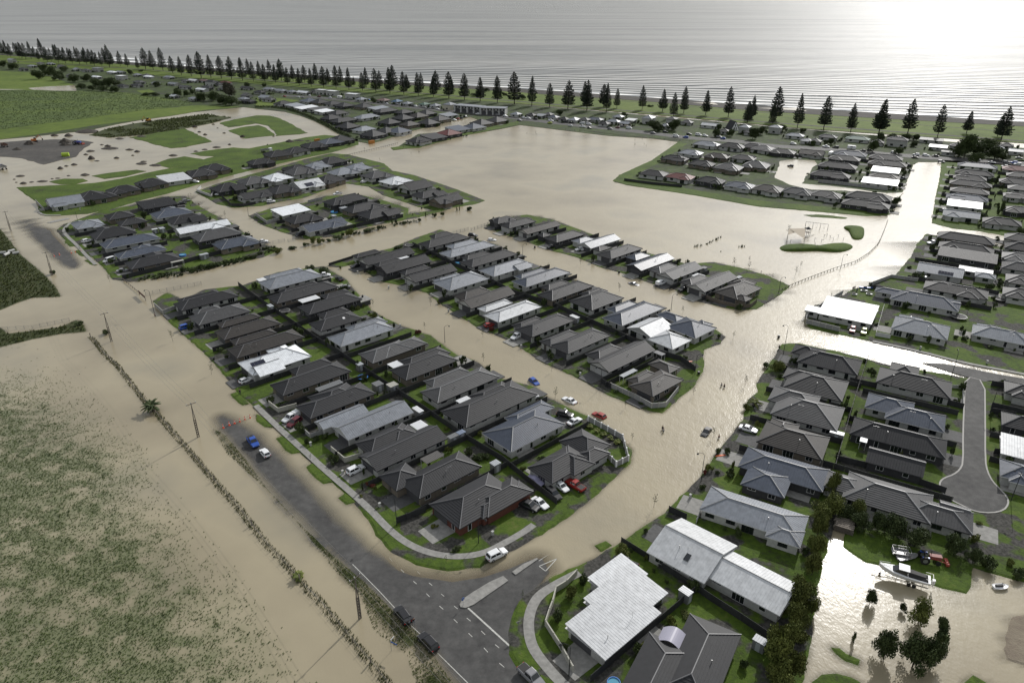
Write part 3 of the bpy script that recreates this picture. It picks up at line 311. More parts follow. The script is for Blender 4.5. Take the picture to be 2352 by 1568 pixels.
TREES = [(70.9,127.4,6.5,1.8,'o','hedge row beside white roofs'),(68.0,120.7,5.2,3.3,'o','hedge row beside white roofs'),(73.2,120.0,4.3,2.3,'o','hedge row beside white roofs'),(62.9,114.3,6.2,2.1,'o','hedge row beside white roofs'),(60.1,108.6,5.5,2.0,'o','hedge row beside white roofs'),(57.6,103.3,5.7,1.9,'o','hedge row beside white roofs'),(52.1,95.2,7.3,2.8,'o','hedge row beside white roofs'),(54.0,93.9,3.7,1.6,'o','hedge row beside white roofs'),(49.0,94.7,2.4,1.4,'o','hedge row beside white roofs'),(49.7,90.0,5.7,2.5,'o','hedge row beside white roofs'),(45.5,85.0,7.8,2.9,'o','hedge row beside white roofs'),(49.9,87.9,3.1,1.8,'o','hedge row beside white roofs'),(43.5,81.3,7.5,2.7,'o','hedge row beside white roofs'),(45.5,80.3,6.3,2.0,'o','hedge row beside white roofs'),(42.8,78.0,4.7,2.4,'o','hedge row beside white roofs'),(65.4,96.0,3.5,1.3,'d','flooded yard trees'),(70.7,94.2,2.1,0.8,'d','flooded yard trees'),(72.3,91.9,5.0,2.2,'o','flooded yard trees'),(75.0,89.5,3.4,1.3,'d','flooded yard trees'),(62.5,84.3,6.1,2.3,'d','flooded yard trees'),(66.3,82.4,7.0,2.8,'d','flooded yard trees'),(69.4,82.8,5.8,2.4,'d','flooded yard trees'),(74.5,87.4,2.6,1.9,'d','flooded yard trees'),(58.8,87.7,2.3,0.7,'d','flooded yard trees'),(70.3,119.1,4.0,2.2,'d','fence trees above the yard'),(72.9,116.7,3.7,2.5,'d','fence trees above the yard'),(78.5,114.0,4.8,3.0,'d','fence trees above the yard'),(81.6,111.4,5.0,3.0,'d','fence trees above the yard'),(88.1,109.2,4.5,2.5,'d','fence trees above the yard'),(76.0,116.0,4.8,2.0,'d','fence trees above the yard'),(90.6,106.8,3.3,1.8,'d','fence trees above the yard'),(92.6,104.8,2.8,1.8,'d','fence trees above the yard'),(97.1,106.2,1.9,1.1,'y','fence trees above the yard'),(97.0,102.7,2.2,1.6,'d','fence trees above the yard'),(313.0,498.0,15.4,7.9,'d','right seafront trees'),(324.9,505.5,10.5,8.0,'d','right seafront trees'),(339.6,517.2,9.9,9.0,'d','right seafront trees'),(331.8,494.3,8.8,6.4,'d','right seafront trees'),(311.3,501.7,8.2,5.7,'d','right seafront trees'),(258.4,517.2,8.4,4.3,'d','right seafront trees'),(273.3,509.4,5.3,3.8,'d','right seafront trees'),(296.1,564.5,4.9,5.1,'d','right seafront trees'),(306.3,564.5,4.9,5.1,'d','right seafront trees'),(312.7,562.2,4.9,3.8,'d','right seafront trees'),(286.0,564.5,5.8,3.8,'d','right seafront trees'),(223.5,604.3,5.7,4.1,'d','right seafront trees'),(298.6,537.8,4.0,3.2,'d','right seafront trees'),(332.6,487.1,5.8,4.4,'d','right seafront trees'),(238.7,599.0,3.5,3.6,'d','right seafront trees'),(310.0,480.1,7.2,5.5,'d','right seafront trees'),(225.0,542.1,4.0,2.9,'d','right seafront trees'),(239.8,546.4,4.8,3.7,'d','right seafront trees'),(45.1,694.6,5.4,4.6,'d','seafront house trees'),(118.9,609.6,8.8,6.8,'d','seafront house trees'),(120.7,604.3,6.1,5.4,'d','seafront house trees'),(134.4,609.6,8.8,6.8,'d','seafront house trees'),(173.9,615.0,4.4,3.2,'d','seafront house trees'),(162.7,578.9,5.9,3.9,'d','seafront house trees'),(188.3,569.2,9.1,5.1,'d','seafront house trees'),(200.4,588.8,6.8,4.4,'d','seafront house trees'),(104.6,687.8,3.9,3.6,'d','seafront house trees'),(173.7,581.3,5.5,3.9,'d','seafront house trees'),(155.6,643.5,2.8,1.9,'d','seafront house trees'),(139.9,749.8,2.6,3.3,'d','seafront house trees'),(11.8,809.3,5.1,4.7,'d','seafront house trees'),(95.0,791.5,3.3,3.5,'d','seafront house trees'),(-38.1,837.7,5.2,7.9,'d','seafront house trees'),(-29.8,883.8,3.7,3.9,'d','seafront house trees'),(-306.4,929.1,4.5,4.0,'d','seafront house trees'),(-274.9,852.5,2.4,3.7,'d','seafront house trees'),(-145.9,782.8,5.5,3.4,'d','seafront house trees'),(-8.8,842.6,3.5,3.7,'d','seafront house trees'),(-699.2,1129.1,10.6,8.1,'d','far left dark trees'),(-649.8,1064.1,12.9,10.0,'d','far left dark trees'),(-604.1,1005.8,11.6,9.5,'d','far left dark trees'),(-640.2,1019.8,12.4,8.8,'d','far left dark trees'),(-668.3,1129.1,7.6,8.1,'d','far left dark trees'),(-568.9,978.9,10.7,8.5,'d','far left dark trees'),(-560.4,992.2,9.4,7.2,'d','far left dark trees'),(-513.0,929.1,10.2,9.4,'d','far left dark trees'),(-499.5,929.1,11.4,10.1,'d','far left dark trees'),(-497.4,941.1,7.7,6.8,'d','far left dark trees'),(-520.5,905.9,6.2,7.2,'d','far left dark trees'),(-501.4,894.7,6.2,7.2,'d','far left dark trees'),(-482.8,883.8,6.1,7.7,'d','far left dark trees'),(-463.3,873.1,7.2,7.0,'d','far left dark trees'),(-767.1,1164.6,9.4,10.0,'d','far left dark trees'),(-806.4,1202.3,9.7,7.8,'d','far left dark trees'),(-438.8,929.1,6.4,5.4,'d','far left dark trees'),(-368.5,823.3,10.3,6.0,'d','far left dark trees'),(-362.8,832.8,6.9,4.3,'d','far left dark trees'),(-332.4,795.9,8.9,7.0,'d','far left dark trees'),(-319.6,795.9,10.0,7.6,'d','far left dark trees'),(-311.9,823.3,15.9,8.4,'g','far left dark trees'),(-299.7,770.1,9.7,9.0,'d','far left dark trees'),(-287.7,761.9,9.6,8.4,'d','far left dark trees'),(-412.2,842.6,3.5,6.1,'d','far left dark trees'),(-400.2,837.7,4.1,6.1,'d','far left dark trees'),(-380.5,823.3,4.6,4.8,'d','far left dark trees'),(-545.3,1079.7,7.3,4.7,'d','far left dark trees'),(-553.0,1129.1,3.0,4.9,'d','far left dark trees'),(-493.4,1034.2,4.2,4.5,'d','far left dark trees'),(-364.7,852.5,5.9,3.7,'d','far left dark trees'),(-328.2,929.1,5.1,4.7,'d','far left dark trees'),(-800.5,1164.6,12.5,12.6,'d','far left dark trees'),(-829.0,1164.6,10.9,15.1,'d','far left dark trees'),(205.7,374.9,4.1,2.6,'d','right house shrubs'),(185.0,391.0,3.1,1.8,'d','right house shrubs'),(205.4,398.3,1.9,1.5,'d','right house shrubs'),(237.5,351.7,2.8,3.3,'d','right house shrubs'),(250.5,355.7,6.8,1.4,'d','right house shrubs'),(237.3,320.6,3.7,2.3,'d','right house shrubs'),(159.5,262.2,3.2,2.4,'d','right house shrubs'),(181.9,251.8,3.1,1.9,'d','right house shrubs'),(165.0,265.2,2.1,1.9,'y','right house shrubs'),(168.1,262.2,2.0,1.5,'y','right house shrubs'),(137.9,255.2,1.6,0.8,'d','right house shrubs'),(257.3,370.5,2.3,1.4,'d','right house shrubs'),(-101.6,294.6,2.7,2.1,'y','flooded planted strip'),(-89.7,307.5,3.3,1.7,'y','flooded planted strip'),(-86.2,307.5,3.1,2.0,'y','flooded planted strip'),(-75.3,318.9,3.7,2.3,'y','flooded planted strip'),(-78.5,318.0,2.4,0.9,'d','flooded planted strip'),(-80.6,313.9,2.1,2.7,'d','flooded planted strip'),(-67.7,325.7,2.1,3.1,'d','flooded planted strip'),(-58.8,338.3,2.5,0.8,'d','flooded planted strip'),(-56.8,339.2,2.2,0.8,'d','flooded planted strip'),(-52.4,338.3,1.9,1.6,'d','flooded planted strip'),(-46.0,343.0,1.9,1.3,'d','flooded planted strip'),(-43.6,350.7,2.5,0.8,'d','flooded planted strip'),(-28.7,361.9,2.3,0.7,'d','flooded planted strip'),(-27.4,363.0,2.3,0.7,'d','flooded planted strip'),(-35.3,352.7,2.5,1.1,'d','flooded planted strip'),(-39.3,351.7,2.0,1.4,'d','flooded planted strip'),(-22.0,364.0,2.3,1.7,'d','flooded planted strip'),(-96.4,300.6,1.5,2.4,'d','flooded planted strip'),(-92.1,304.4,1.8,1.5,'d','flooded planted strip'),(-83.8,310.7,1.5,1.5,'d','flooded planted strip'),(-63.7,329.2,1.9,1.6,'d','flooded planted strip'),(-75.1,269.6,2.8,2.4,'d','flooded planted strip'),(-82.2,273.4,2.3,1.8,'d','flooded planted strip'),(-48.0,225.3,2.3,1.3,'y','flooded planted strip'),(-57.2,231.5,1.0,0.8,'y','flooded planted strip'),(-54.9,232.4,1.5,1.0,'y','flooded planted strip'),(-53.1,234.4,1.3,0.8,'y','flooded planted strip'),(-31.0,212.0,1.8,1.1,'r','flooded planted strip'),(-108.5,292.5,1.2,2.1,'d','flooded planted strip'),(-50.1,299.8,2.0,2.2,'d','flooded planted strip'),(-6.6,214.5,2.0,1.1,'r','flooded planted strip'),(-70.5,274.7,1.4,0.7,'y','flooded planted strip'),(-26.9,237.9,1.3,0.8,'y','flooded planted strip'),(-132.3,270.8,2.3,1.8,'d','upper left planted strip'),(-129.0,271.5,2.1,2.0,'d','upper left planted strip'),(-126.5,274.0,2.1,1.8,'d','upper left planted strip'),(-123.7,276.0,2.1,2.0,'d','upper left planted strip'),(-121.5,278.6,1.9,1.8,'d','upper left planted strip'),(-118.9,281.3,1.8,1.8,'d','upper left planted strip'),(-116.0,283.3,1.9,1.8,'d','upper left planted strip'),(-113.2,286.1,1.7,1.8,'d','upper left planted strip'),(-110.2,288.2,1.7,1.9,'d','upper left planted strip'),(-184.4,347.8,3.9,2.2,'d','upper left planted strip'),(-151.6,388.6,2.1,2.7,'y','upper left planted strip'),(-186.9,301.3,2.0,1.9,'d','upper left planted strip'),(-146.6,218.9,1.4,1.7,'d','upper left planted strip'),(-134.1,212.0,1.6,1.4,'d','upper left planted strip'),(-184.6,268.3,1.9,1.3,'d','upper left planted strip'),(-53.9,153.4,3.1,1.8,'d','foreground block gardens'),(-49.2,149.4,1.3,1.2,'d','foreground block gardens'),(-47.0,150.4,1.6,1.1,'d','foreground block gardens'),(-42.1,139.7,2.2,1.4,'d','foreground block gardens'),(-33.6,129.3,2.4,0.5,'d','foreground block gardens'),(-31.7,131.7,2.1,0.5,'d','foreground block gardens'),(-32.5,130.9,1.2,1.5,'r','foreground block gardens'),(-58.9,161.8,1.2,0.5,'d','foreground block gardens'),(-40.8,170.3,1.4,0.5,'d','foreground block gardens'),(-39.0,170.6,1.6,0.5,'d','foreground block gardens'),(-37.4,171.5,1.6,0.5,'d','foreground block gardens'),(-35.7,172.1,1.7,0.5,'d','foreground block gardens'),(-33.9,172.7,1.4,0.5,'d','foreground block gardens'),(-34.9,170.9,1.4,0.9,'d','foreground block gardens'),(-10.6,143.3,2.2,1.2,'d','foreground block gardens'),(-8.4,141.0,1.6,1.4,'d','foreground block gardens'),(-6.6,141.5,1.6,1.2,'d','foreground block gardens'),(-31.0,129.7,1.1,0.6,'y','foreground block gardens'),(-33.7,127.0,0.9,0.6,'y','foreground block gardens'),(-43.5,141.5,1.3,0.8,'d','foreground block gardens'),(-4.1,159.6,1.3,1.0,'d','foreground block gardens'),(-35.9,169.8,1.4,0.8,'d','foreground block gardens'),(-42.4,142.4,1.3,0.5,'y','foreground block gardens'),(-50.7,147.9,1.9,0.8,'d','foreground block gardens'),(62.7,164.0,2.4,1.2,'y','foreground block gardens'),(46.2,136.7,2.2,1.0,'o','foreground block gardens'),(50.4,143.7,1.9,1.1,'d','foreground block gardens'),(52.4,143.5,1.7,1.1,'d','foreground block gardens'),(76.4,188.4,1.8,1.1,'d','foreground block gardens'),(35.9,188.0,1.5,1.0,'y','foreground block gardens'),(33.2,178.4,1.4,0.8,'d','foreground block gardens'),(51.0,134.6,1.5,0.6,'y','foreground block gardens'),(47.9,135.4,1.2,0.6,'d','foreground block gardens'),(44.9,135.4,1.5,0.6,'r','foreground block gardens'),(53.0,193.3,1.7,1.0,'d','foreground block gardens'),(21.6,108.0,3.3,1.8,'o','foreground block gardens'),(10.9,97.3,3.0,1.3,'o','foreground block gardens'),(8.2,92.4,2.6,1.1,'d','foreground block gardens'),(13.6,101.3,2.2,1.1,'d','foreground block gardens'),(28.3,91.2,2.1,1.1,'o','foreground block gardens'),(21.3,85.0,2.6,1.1,'d','foreground block gardens'),(27.7,115.0,1.4,0.6,'d','foreground block gardens'),(26.4,107.4,1.3,0.6,'y','foreground block gardens'),(23.8,109.6,1.1,0.5,'d','foreground block gardens'),(9.7,82.4,1.5,0.5,'y','foreground block gardens'),(8.4,87.0,1.0,0.5,'d','foreground block gardens'),(78.7,186.3,3.3,2.4,'o','right house shrubs'),(82.9,187.0,1.7,1.3,'d','right house shrubs'),(85.1,190.5,2.6,1.2,'d','right house shrubs'),(121.7,184.9,1.6,0.6,'d','right house shrubs'),(107.1,191.9,1.5,1.0,'d','right house shrubs')]
SAP = [(-8.7,192.6,3.0),(-48.3,140.6,2.2),(-49.9,234.9,3.0),(-29.3,235.9,3.4),(-29.2,215.8,2.6),(-9.5,209.5,2.9),(28.5,279.9,3.3),(14.7,275.3,2.4),(40.5,249.6,3.7),(60.1,229.0,2.9),(48.1,260.4,2.7),(71.9,208.3,2.9),(91.3,276.0,4.5),(99.3,282.6,2.9),(96.6,273.4,3.7),(99.5,267.1,2.1),(11.8,185.9,3.1),(11.9,169.8,3.8),(30.6,165.1,2.7),(30.2,149.6,2.4),(50.7,172.1,3.0),(66.8,177.7,3.5),(50.9,150.9,3.2),(30.9,123.6,3.5),(12.1,122.2,2.4),(118.0,274.7,3.3),(113.3,267.1,4.1),(128.3,318.9,5.5),(102.9,263.4,1.8),(116.9,241.0,3.0),(-157.1,259.8,3.2),(-144.7,349.8,3.6),(-109.5,206.4,4.2),(-188.8,296.8,2.5),(-88.6,184.2,3.6),(-68.9,162.9,2.0),(-12.9,106.5,2.1),(1.9,97.3,1.5),(12.1,588.8,1.9),(19.0,591.3,2.6),(19.9,583.8,2.1),(44.5,606.9,1.8),(47.5,599.0,1.5),(51.7,603.2,1.9),(55.6,601.7,1.5),(73.7,583.8,1.5),(79.5,586.3,2.0),(81.4,582.3,1.4),(91.2,537.8,3.0),(94.3,557.6,2.6),(101.5,577.9,1.4),(100.7,562.2,1.6),(98.8,542.1,2.4),(99.1,534.8,2.3),(118.1,562.2,1.2),(121.2,555.4,1.6),(125.3,559.9,1.2),(128.0,555.4,2.0),(-71.1,507.4,2.0),(-65.6,509.4,3.0),(-89.7,487.1,1.8),(-106.8,523.2,2.7),(-79.5,529.4,3.1)]
LAMPS = [(-126.3,230.0,8.5,-1,'at the flooded corner beside the noticeboard'),(-170.7,370.5,7.2,1,'by the two waders on the upper left street'),(-217.2,345.9,5.3,-1,'beside the half sunk traffic island'),(-133.9,352.7,6.5,-1,'at the corner of the dark curved fence'),(-201.9,395.9,6.1,-1,'in front of the long upper left row'),(-21.6,205.6,6.1,1,'in the first flooded street below the red shrub'),(-39.3,247.9,6.5,-1,'among the driveways of the middle block'),(4.5,285.4,7.2,1,'at the left end of the second flooded street'),(56.5,231.9,6.2,1,'near the half sunk silver car street end'),(25.2,176.1,6.7,-1,'beside the corner house with pale panel wall'),(53.9,184.2,6.7,1,'beside the wheelie bin on the wide flooded road'),(43.3,132.5,8.1,-1,'by the orange kayak and dark garden fence'),(99.9,247.4,6.7,1,'at the lower end of the curved rail barrier'),(134.2,274.0,6.4,1,'midway along the curved rail barrier'),(84.3,196.9,10.2,-1,'in the glare left of the flat white corner house'),(127.9,181.6,8.9,0,'at the dry mouth of the cul-de-sac'),(128.0,162.9,7.4,-1,'right of the cul-de-sac by black fences'),(109.9,125.5,8.5,-1,'by the dry turning circle lawn'),(-24.2,117.5,7.8,-1,'on the corner lawn fence of the brick house'),(-6.8,112.1,6.4,1,'in the corner garden path of the brick house'),(9.3,80.7,7.6,-1,'inside the cream wall of the white roofed house')]
POLES = [(-238.1,326.5,9.7),(-183.9,267.2,9.8),(-129.4,206.5,10.1),(-79.3,151.1,10.0),(-27.2,92.8,9.9)]
CARS = [('canopy','white',-58.0,159.1,-2.17,'white pickup with canopy parked on driveway beside the maroon car'),('suv','maroon',-56.5,156.7,-2.03,'maroon SUV parked beside the white canopy pickup'),('suv','white',-36.5,136.2,0.76,'white wagon on the dark driveway by the scalloped wall'),('pickup','blue',-64.5,148.2,-0.93,'bright blue pickup driving on the emerging road'),('hatch','white',-60.0,143.4,2.24,'white SUV behind the blue pickup on the emerging road'),('hatch','blue',6.4,179.4,-1.02,'small blue hatchback stranded in the first flooded street'),('sedan','white',15.8,168.9,2.37,'silver white saloon stranded in brown water'),('hatch','red',23.1,161.1,2.38,'dark red hatchback stranded in the brown water'),('suv','black',3.5,172.0,-0.74,'black vehicle on driveway by the first flooded street'),('pickup','white',5.0,169.3,0.57,'white pickup on driveway beside black vehicle'),('suv','black',14.1,160.6,-0.37,'black SUV on driveway by the grass corner'),('sedan','white',16.3,157.3,0.72,'white saloon on driveway near the pier wall'),('sedan','black',49.6,153.1,-2.16,'dark saloon standing in the wide flooded road'),('sedan','white',60.4,153.7,-0.57,'white saloon in driveway on the right column'),('pickup','red',14.3,130.4,2.34,'red pickup on driveway of pier wall house'),('hatch','white',11.2,129.8,-0.92,'white hatchback parked beside the red pickup'),('suv','black',9.2,127.2,-0.96,'black boxy car beside the white hatchback'),('sedan','lilac',5.3,132.1,-0.73,'car under a lilac grey cover beside the house'),('sedan','white',6.1,124.1,-0.85,'white saloon parked by the brick corner house'),('pickup','black',3.5,123.2,-0.6,'black pickup by the brick corner house'),('suv','white',-3.0,108.2,0.61,'white SUV driving into the water at the junction'),('suv','black',-19.6,93.1,2.18,'black SUV with raised tailgate on the road edge'),('suv','black',-14.4,87.2,2.29,'black SUV parked on the grass verge at bottom'),('pickup','black',22.0,105.8,2.63,'dark pickup in the driveway beside the shrub'),('pickup','white',20.6,103.8,2.59,'white pickup tucked behind the white metal roof'),('pickup','grey',3.1,80.2,-0.85,'dark grey pickup at the bottom edge of the junction'),('hatch','white',-76.7,179.3,0.87,'white hatchback with roof bars by the small driveway'),('suv','blue',-109.1,216.1,0.76,'blue SUV beside the house on the flooded side'),('suv','white',-192.4,309.2,1.05,'white SUV on the far left block driveway'),('van','white',-168.8,282.6,-2.12,'white van by the far left block corner'),('sedan','grey',-157.3,270.6,0.52,'silver car at the near corner of far left block'),('hatch','white',-189.4,424.3,-0.21,'white car at the long upper left row'),('suv','white',-164.1,393.9,-2.64,'white SUV behind the panel fence corner'),('hatch','grey',-176.8,380.2,0.61,'grey car beside two waders'),('sedan','black',-176.8,374.6,0.58,'dark car by the low roofed dark house'),('pickup','white',-74.7,265.1,0.21,'white pickup beside light grey roofs near the tip'),('sedan','black',-67.8,261.4,2.24,'black saloon on the far tip driveway'),('sedan','grey',-63.8,252.4,-2.84,'grey car tucked beside black saloon driveway'),('sedan','black',-64.2,276.1,-2.36,'black saloon at middle block end driveway'),('hatch','red',-7.5,217.6,0.56,'bright red car by the striped white roof'),('canopy','white',1.6,208.7,-2.26,'white canopy pickup by the dark driveways'),('hatch','white',-9.2,312.3,0.0,'white hatch in water at the second street'),('suv','black',-18.1,317.4,-0.36,'dark car at end of the row'),('van','black',-98.5,318.1,-2.1,'black van beside the blue grey striped roof'),('sedan','white',-112.7,308.7,0.24,'silver car on the drive by wire fence'),('suv','white',-130.2,378.2,0.31,'white SUV by the dark gabled house'),('hatch','white',-134.6,381.6,0.88,'white hatch behind white SUV by dark gable'),('pickup','white',-98.5,397.4,-2.46,'white pickup driving through upper flooded street'),('hatch','white',-88.7,423.5,0.97,'white car at the narrow flooded inlet'),('sedan','grey',47.2,257.2,-0.71,'silver grey saloon half sunk in the second flooded street'),('suv','white',29.8,297.1,-2.87,'white SUV on second street driveway'),('hatch','black',17.1,301.1,-2.47,'small black car by the park row'),('canopy','white',57.5,256.6,0.72,'white pickup behind the round green bush'),('pickup','black',64.8,250.4,-2.4,'black pickup on park row driveway'),('hatch','red',113.1,213.9,-2.08,'red hatchback before the flat white corner house'),('hatch','lime',116.2,212.4,-2.09,'lime green small car before the flat white corner house'),('pickup','white',189.1,306.4,-3.03,'white pickup jutting out at the bright avenue'),('suv','grey',222.6,360.1,3.03,'grey SUV by the light gabled house'),('suv','white',160.7,261.9,2.33,'white vehicle behind clipped bushes'),('sedan','grey',237.9,432.4,-2.78,'grey car beside the far bank block'),('hatch','white',-235.9,823.2,-0.34,'*seafront street left part'),('hatch','grey',-229.8,818.5,-0.34,'*seafront street left part'),('hatch','white',-227.6,837.7,-0.34,'*seafront street left part'),('suv','maroon',-214.2,828.0,-0.34,'*seafront street left part'),('suv','white',-200.0,818.5,-0.35,'*seafront street left part'),('suv','blue',-154.2,800.3,-0.35,'*seafront street left part'),('hatch','white',-130.1,770.1,-0.34,'*seafront street left part'),('suv','grey',-118.4,763.5,-0.32,'*seafront street left part'),('hatch','white',-113.7,761.9,-0.33,'*seafront street left part'),('suv','black',-100.9,753.8,-0.33,'*seafront street left part'),('suv','white',-97.1,749.8,-0.33,'*seafront street left part'),('suv','white',-90.8,752.2,-0.33,'*seafront street left part'),('sedan','grey',-87.2,740.5,-0.32,'*seafront street left part'),('suv','white',-83.0,740.5,-0.32,'*seafront street left part'),('hatch','white',-73.3,730.5,-0.33,'*seafront street left part'),('hatch','white',-51.6,661.9,-0.31,'*seafront street left part'),('hatch','red',-49.2,668.1,-0.31,'*seafront street left part'),('suv','black',-46.3,671.4,-0.31,'*seafront street left part'),('suv','black',-43.0,681.1,-0.31,'*seafront street left part'),('suv','white',-38.6,715.8,-0.34,'*seafront street left part'),('suv','white',-32.7,698.0,-0.31,'*seafront street left part'),('suv','grey',-29.8,705.0,-0.32,'*seafront street left part'),('suv','black',-17.8,701.5,-0.32,'*seafront street left part'),('suv','grey',-13.4,691.2,-0.33,'*seafront street left part'),('suv','white',-6.2,684.5,-0.31,'*seafront street left part'),('hatch','red',-252.9,830.0,-0.34,'*seafront street left part'),('suv','grey',6.9,658.7,-0.3,'*seafront street middle part'),('suv','white',11.0,674.5,-0.31,'*seafront street middle part'),('suv','white',15.4,670.0,-0.32,'*seafront street middle part'),('suv','black',21.2,666.9,-0.3,'*seafront street middle part'),('pickup','white',34.8,657.5,-0.3,'*seafront street middle part'),('suv','lime',33.2,644.7,-0.31,'*seafront street middle part'),('hatch','red',42.8,660.6,-0.3,'*seafront street middle part'),('suv','black',46.9,649.5,-0.31,'*seafront street middle part'),('hatch','black',52.2,646.5,-0.31,'*seafront street middle part'),('hatch','white',50.2,630.2,-0.29,'*seafront street middle part'),('van','white',61.5,642.3,-0.29,'*seafront street middle part'),('van','white',66.8,637.7,-0.29,'*seafront street middle part'),('pickup','white',60.1,624.5,-0.29,'*seafront street middle part'),('hatch','black',65.5,617.8,-0.3,'*seafront street middle part'),('suv','grey',82.5,614.0,-0.3,'*seafront street middle part'),('hatch','maroon',89.5,620.5,-0.3,'*seafront street middle part'),('hatch','grey',93.2,627.3,-0.32,'*seafront street middle part'),('van','white',98.7,616.7,-0.3,'*seafront street middle part'),('suv','grey',114.8,592.8,-0.32,'*seafront street middle part'),('suv','black',125.6,598.0,-0.29,'*seafront street middle part'),('van','white',130.1,577.9,-0.29,'*seafront street middle part'),('suv','blue',136.9,574.0,-0.29,'*seafront street middle part'),('suv','black',142.7,587.3,-0.29,'*seafront street middle part'),('van','white',149.3,583.8,-0.3,'*seafront street middle part'),('suv','white',153.9,580.3,-0.29,'*seafront street middle part'),('suv','grey',163.7,575.0,-0.3,'*seafront street middle part'),('hatch','blue',165.0,568.8,-0.27,'*seafront street middle part'),('hatch','black',74.8,642.3,-0.3,'*seafront street middle part'),('suv','white',211.9,546.5,-0.29,'*right part of seafront street'),('pickup','white',231.9,534.8,-0.27,'*right part of seafront street'),('suv','black',238.1,532.3,-0.28,'*right part of seafront street'),('hatch','black',252.3,519.2,-0.28,'*right part of seafront street'),('hatch','black',257.9,520.4,-0.28,'*right part of seafront street'),('hatch','white',271.2,512.5,-0.28,'*right part of seafront street'),('suv','white',283.1,504.8,-0.25,'*right part of seafront street'),('suv','white',288.8,502.5,-0.3,'*right part of seafront street'),('sedan','black',294.4,500.6,-0.3,'*right part of seafront street'),('sedan','black',277.8,495.5,-0.25,'*right part of seafront street'),('suv','grey',287.9,481.1,-0.27,'*right part of seafront street'),('pickup','white',315.5,488.1,-0.26,'*right part of seafront street'),('sedan','white',320.6,479.0,-0.27,'*right part of seafront street'),('suv','grey',330.8,480.0,-0.27,'*right part of seafront street'),('suv','blue',334.8,478.4,-0.28,'*right part of seafront street'),('sedan','grey',348.2,493.6,-0.31,'*right part of seafront street'),('suv','white',334.1,473.2,-0.27,'*right part of seafront street'),('suv','black',199.4,499.9,-0.25,'*right part of seafront street'),('hatch','white',321.7,467.2,-0.28,'*right part of seafront street'),('hatch','black',182.2,468.2,-0.22,'*right part of seafront street')]
CARAVANS = [(-110.4,419.1,0.9,'white caravan beside dark roofed house on flooded street'),(-189.2,818.6,-0.6,'white motorhome on the seafront street'),(247.9,528.1,-0.5,'long white caravan on the right seafront street'),(-138.8,661.8,0.9,'white caravan by the upper cluster lane'),(223.7,505.5,0.9,'white camper between blue roof and garage')]
PEOPLE = [(38.7,154.5,1.0,'black','dark',0.5,'person in black wading at the flooded junction ahead of another'),(38.7,153.3,1.0,'white','dark',0.5,'person in pale top wading just behind one in black'),(59.8,177.0,1.9,'white','dark',0.5,'person in pale top wading up the wide flooded road'),(60.4,176.3,1.9,'black','dark',0.5,'person in dark top wading beside a pale clad one'),(52.1,150.4,2.0,'skin','grey',0.5,'bare chested person wading near dark saloon'),(-18.2,91.3,2.4,'grey','grey',0,'person in grey at the raised tailgate'),(-17.9,91.8,2.4,'black','dark',0,'person in black leaning at the raised tailgate'),(-17.4,91.4,2.0,'black','grey',0,'person in black shirt standing right of tailgate'),(-76.1,172.6,2.0,'black','dark',0,'person in black on the footpath by white hatchback'),(-124.2,226.2,0.5,'black','dark',0.4,'person in black wading beside the street lamp'),(-171.9,376.7,1,'black','dark',0.4,'person wading beside the lamp on the upper left street'),(-167.4,373.5,1,'maroon','dark',0.4,'person in reddish top wading on the upper left street'),(129.3,251.0,1,'black','dark',0.2,'left one of two people standing by the jet skis'),(130.3,251.8,1,'grey','dark',0.2,'right one of two people standing by the jet skis'),(130.3,249.8,1,'blue','dark',0.2,'person nearest the jet ski hulls'),(121.1,244.4,1,'red','dark',0.2,'person in red by the concrete corner fence'),(84.3,200.8,1,'black','dark',0.2,'person in dark clothes at the start of bright side road'),(-50.5,353.3,1,'black','dark',0.3,'person standing at the wire fence in water')]
CONES = [(-74.6,155.4),(-73.5,156.7),(-72.4,157.5),(-71.3,158.3),(-70.3,159.3),(-69.2,160.1),(-196.5,290.3),(-195.4,292.2),(-191.6,294.6),(-190.5,295.7),(-188.6,297.1)]
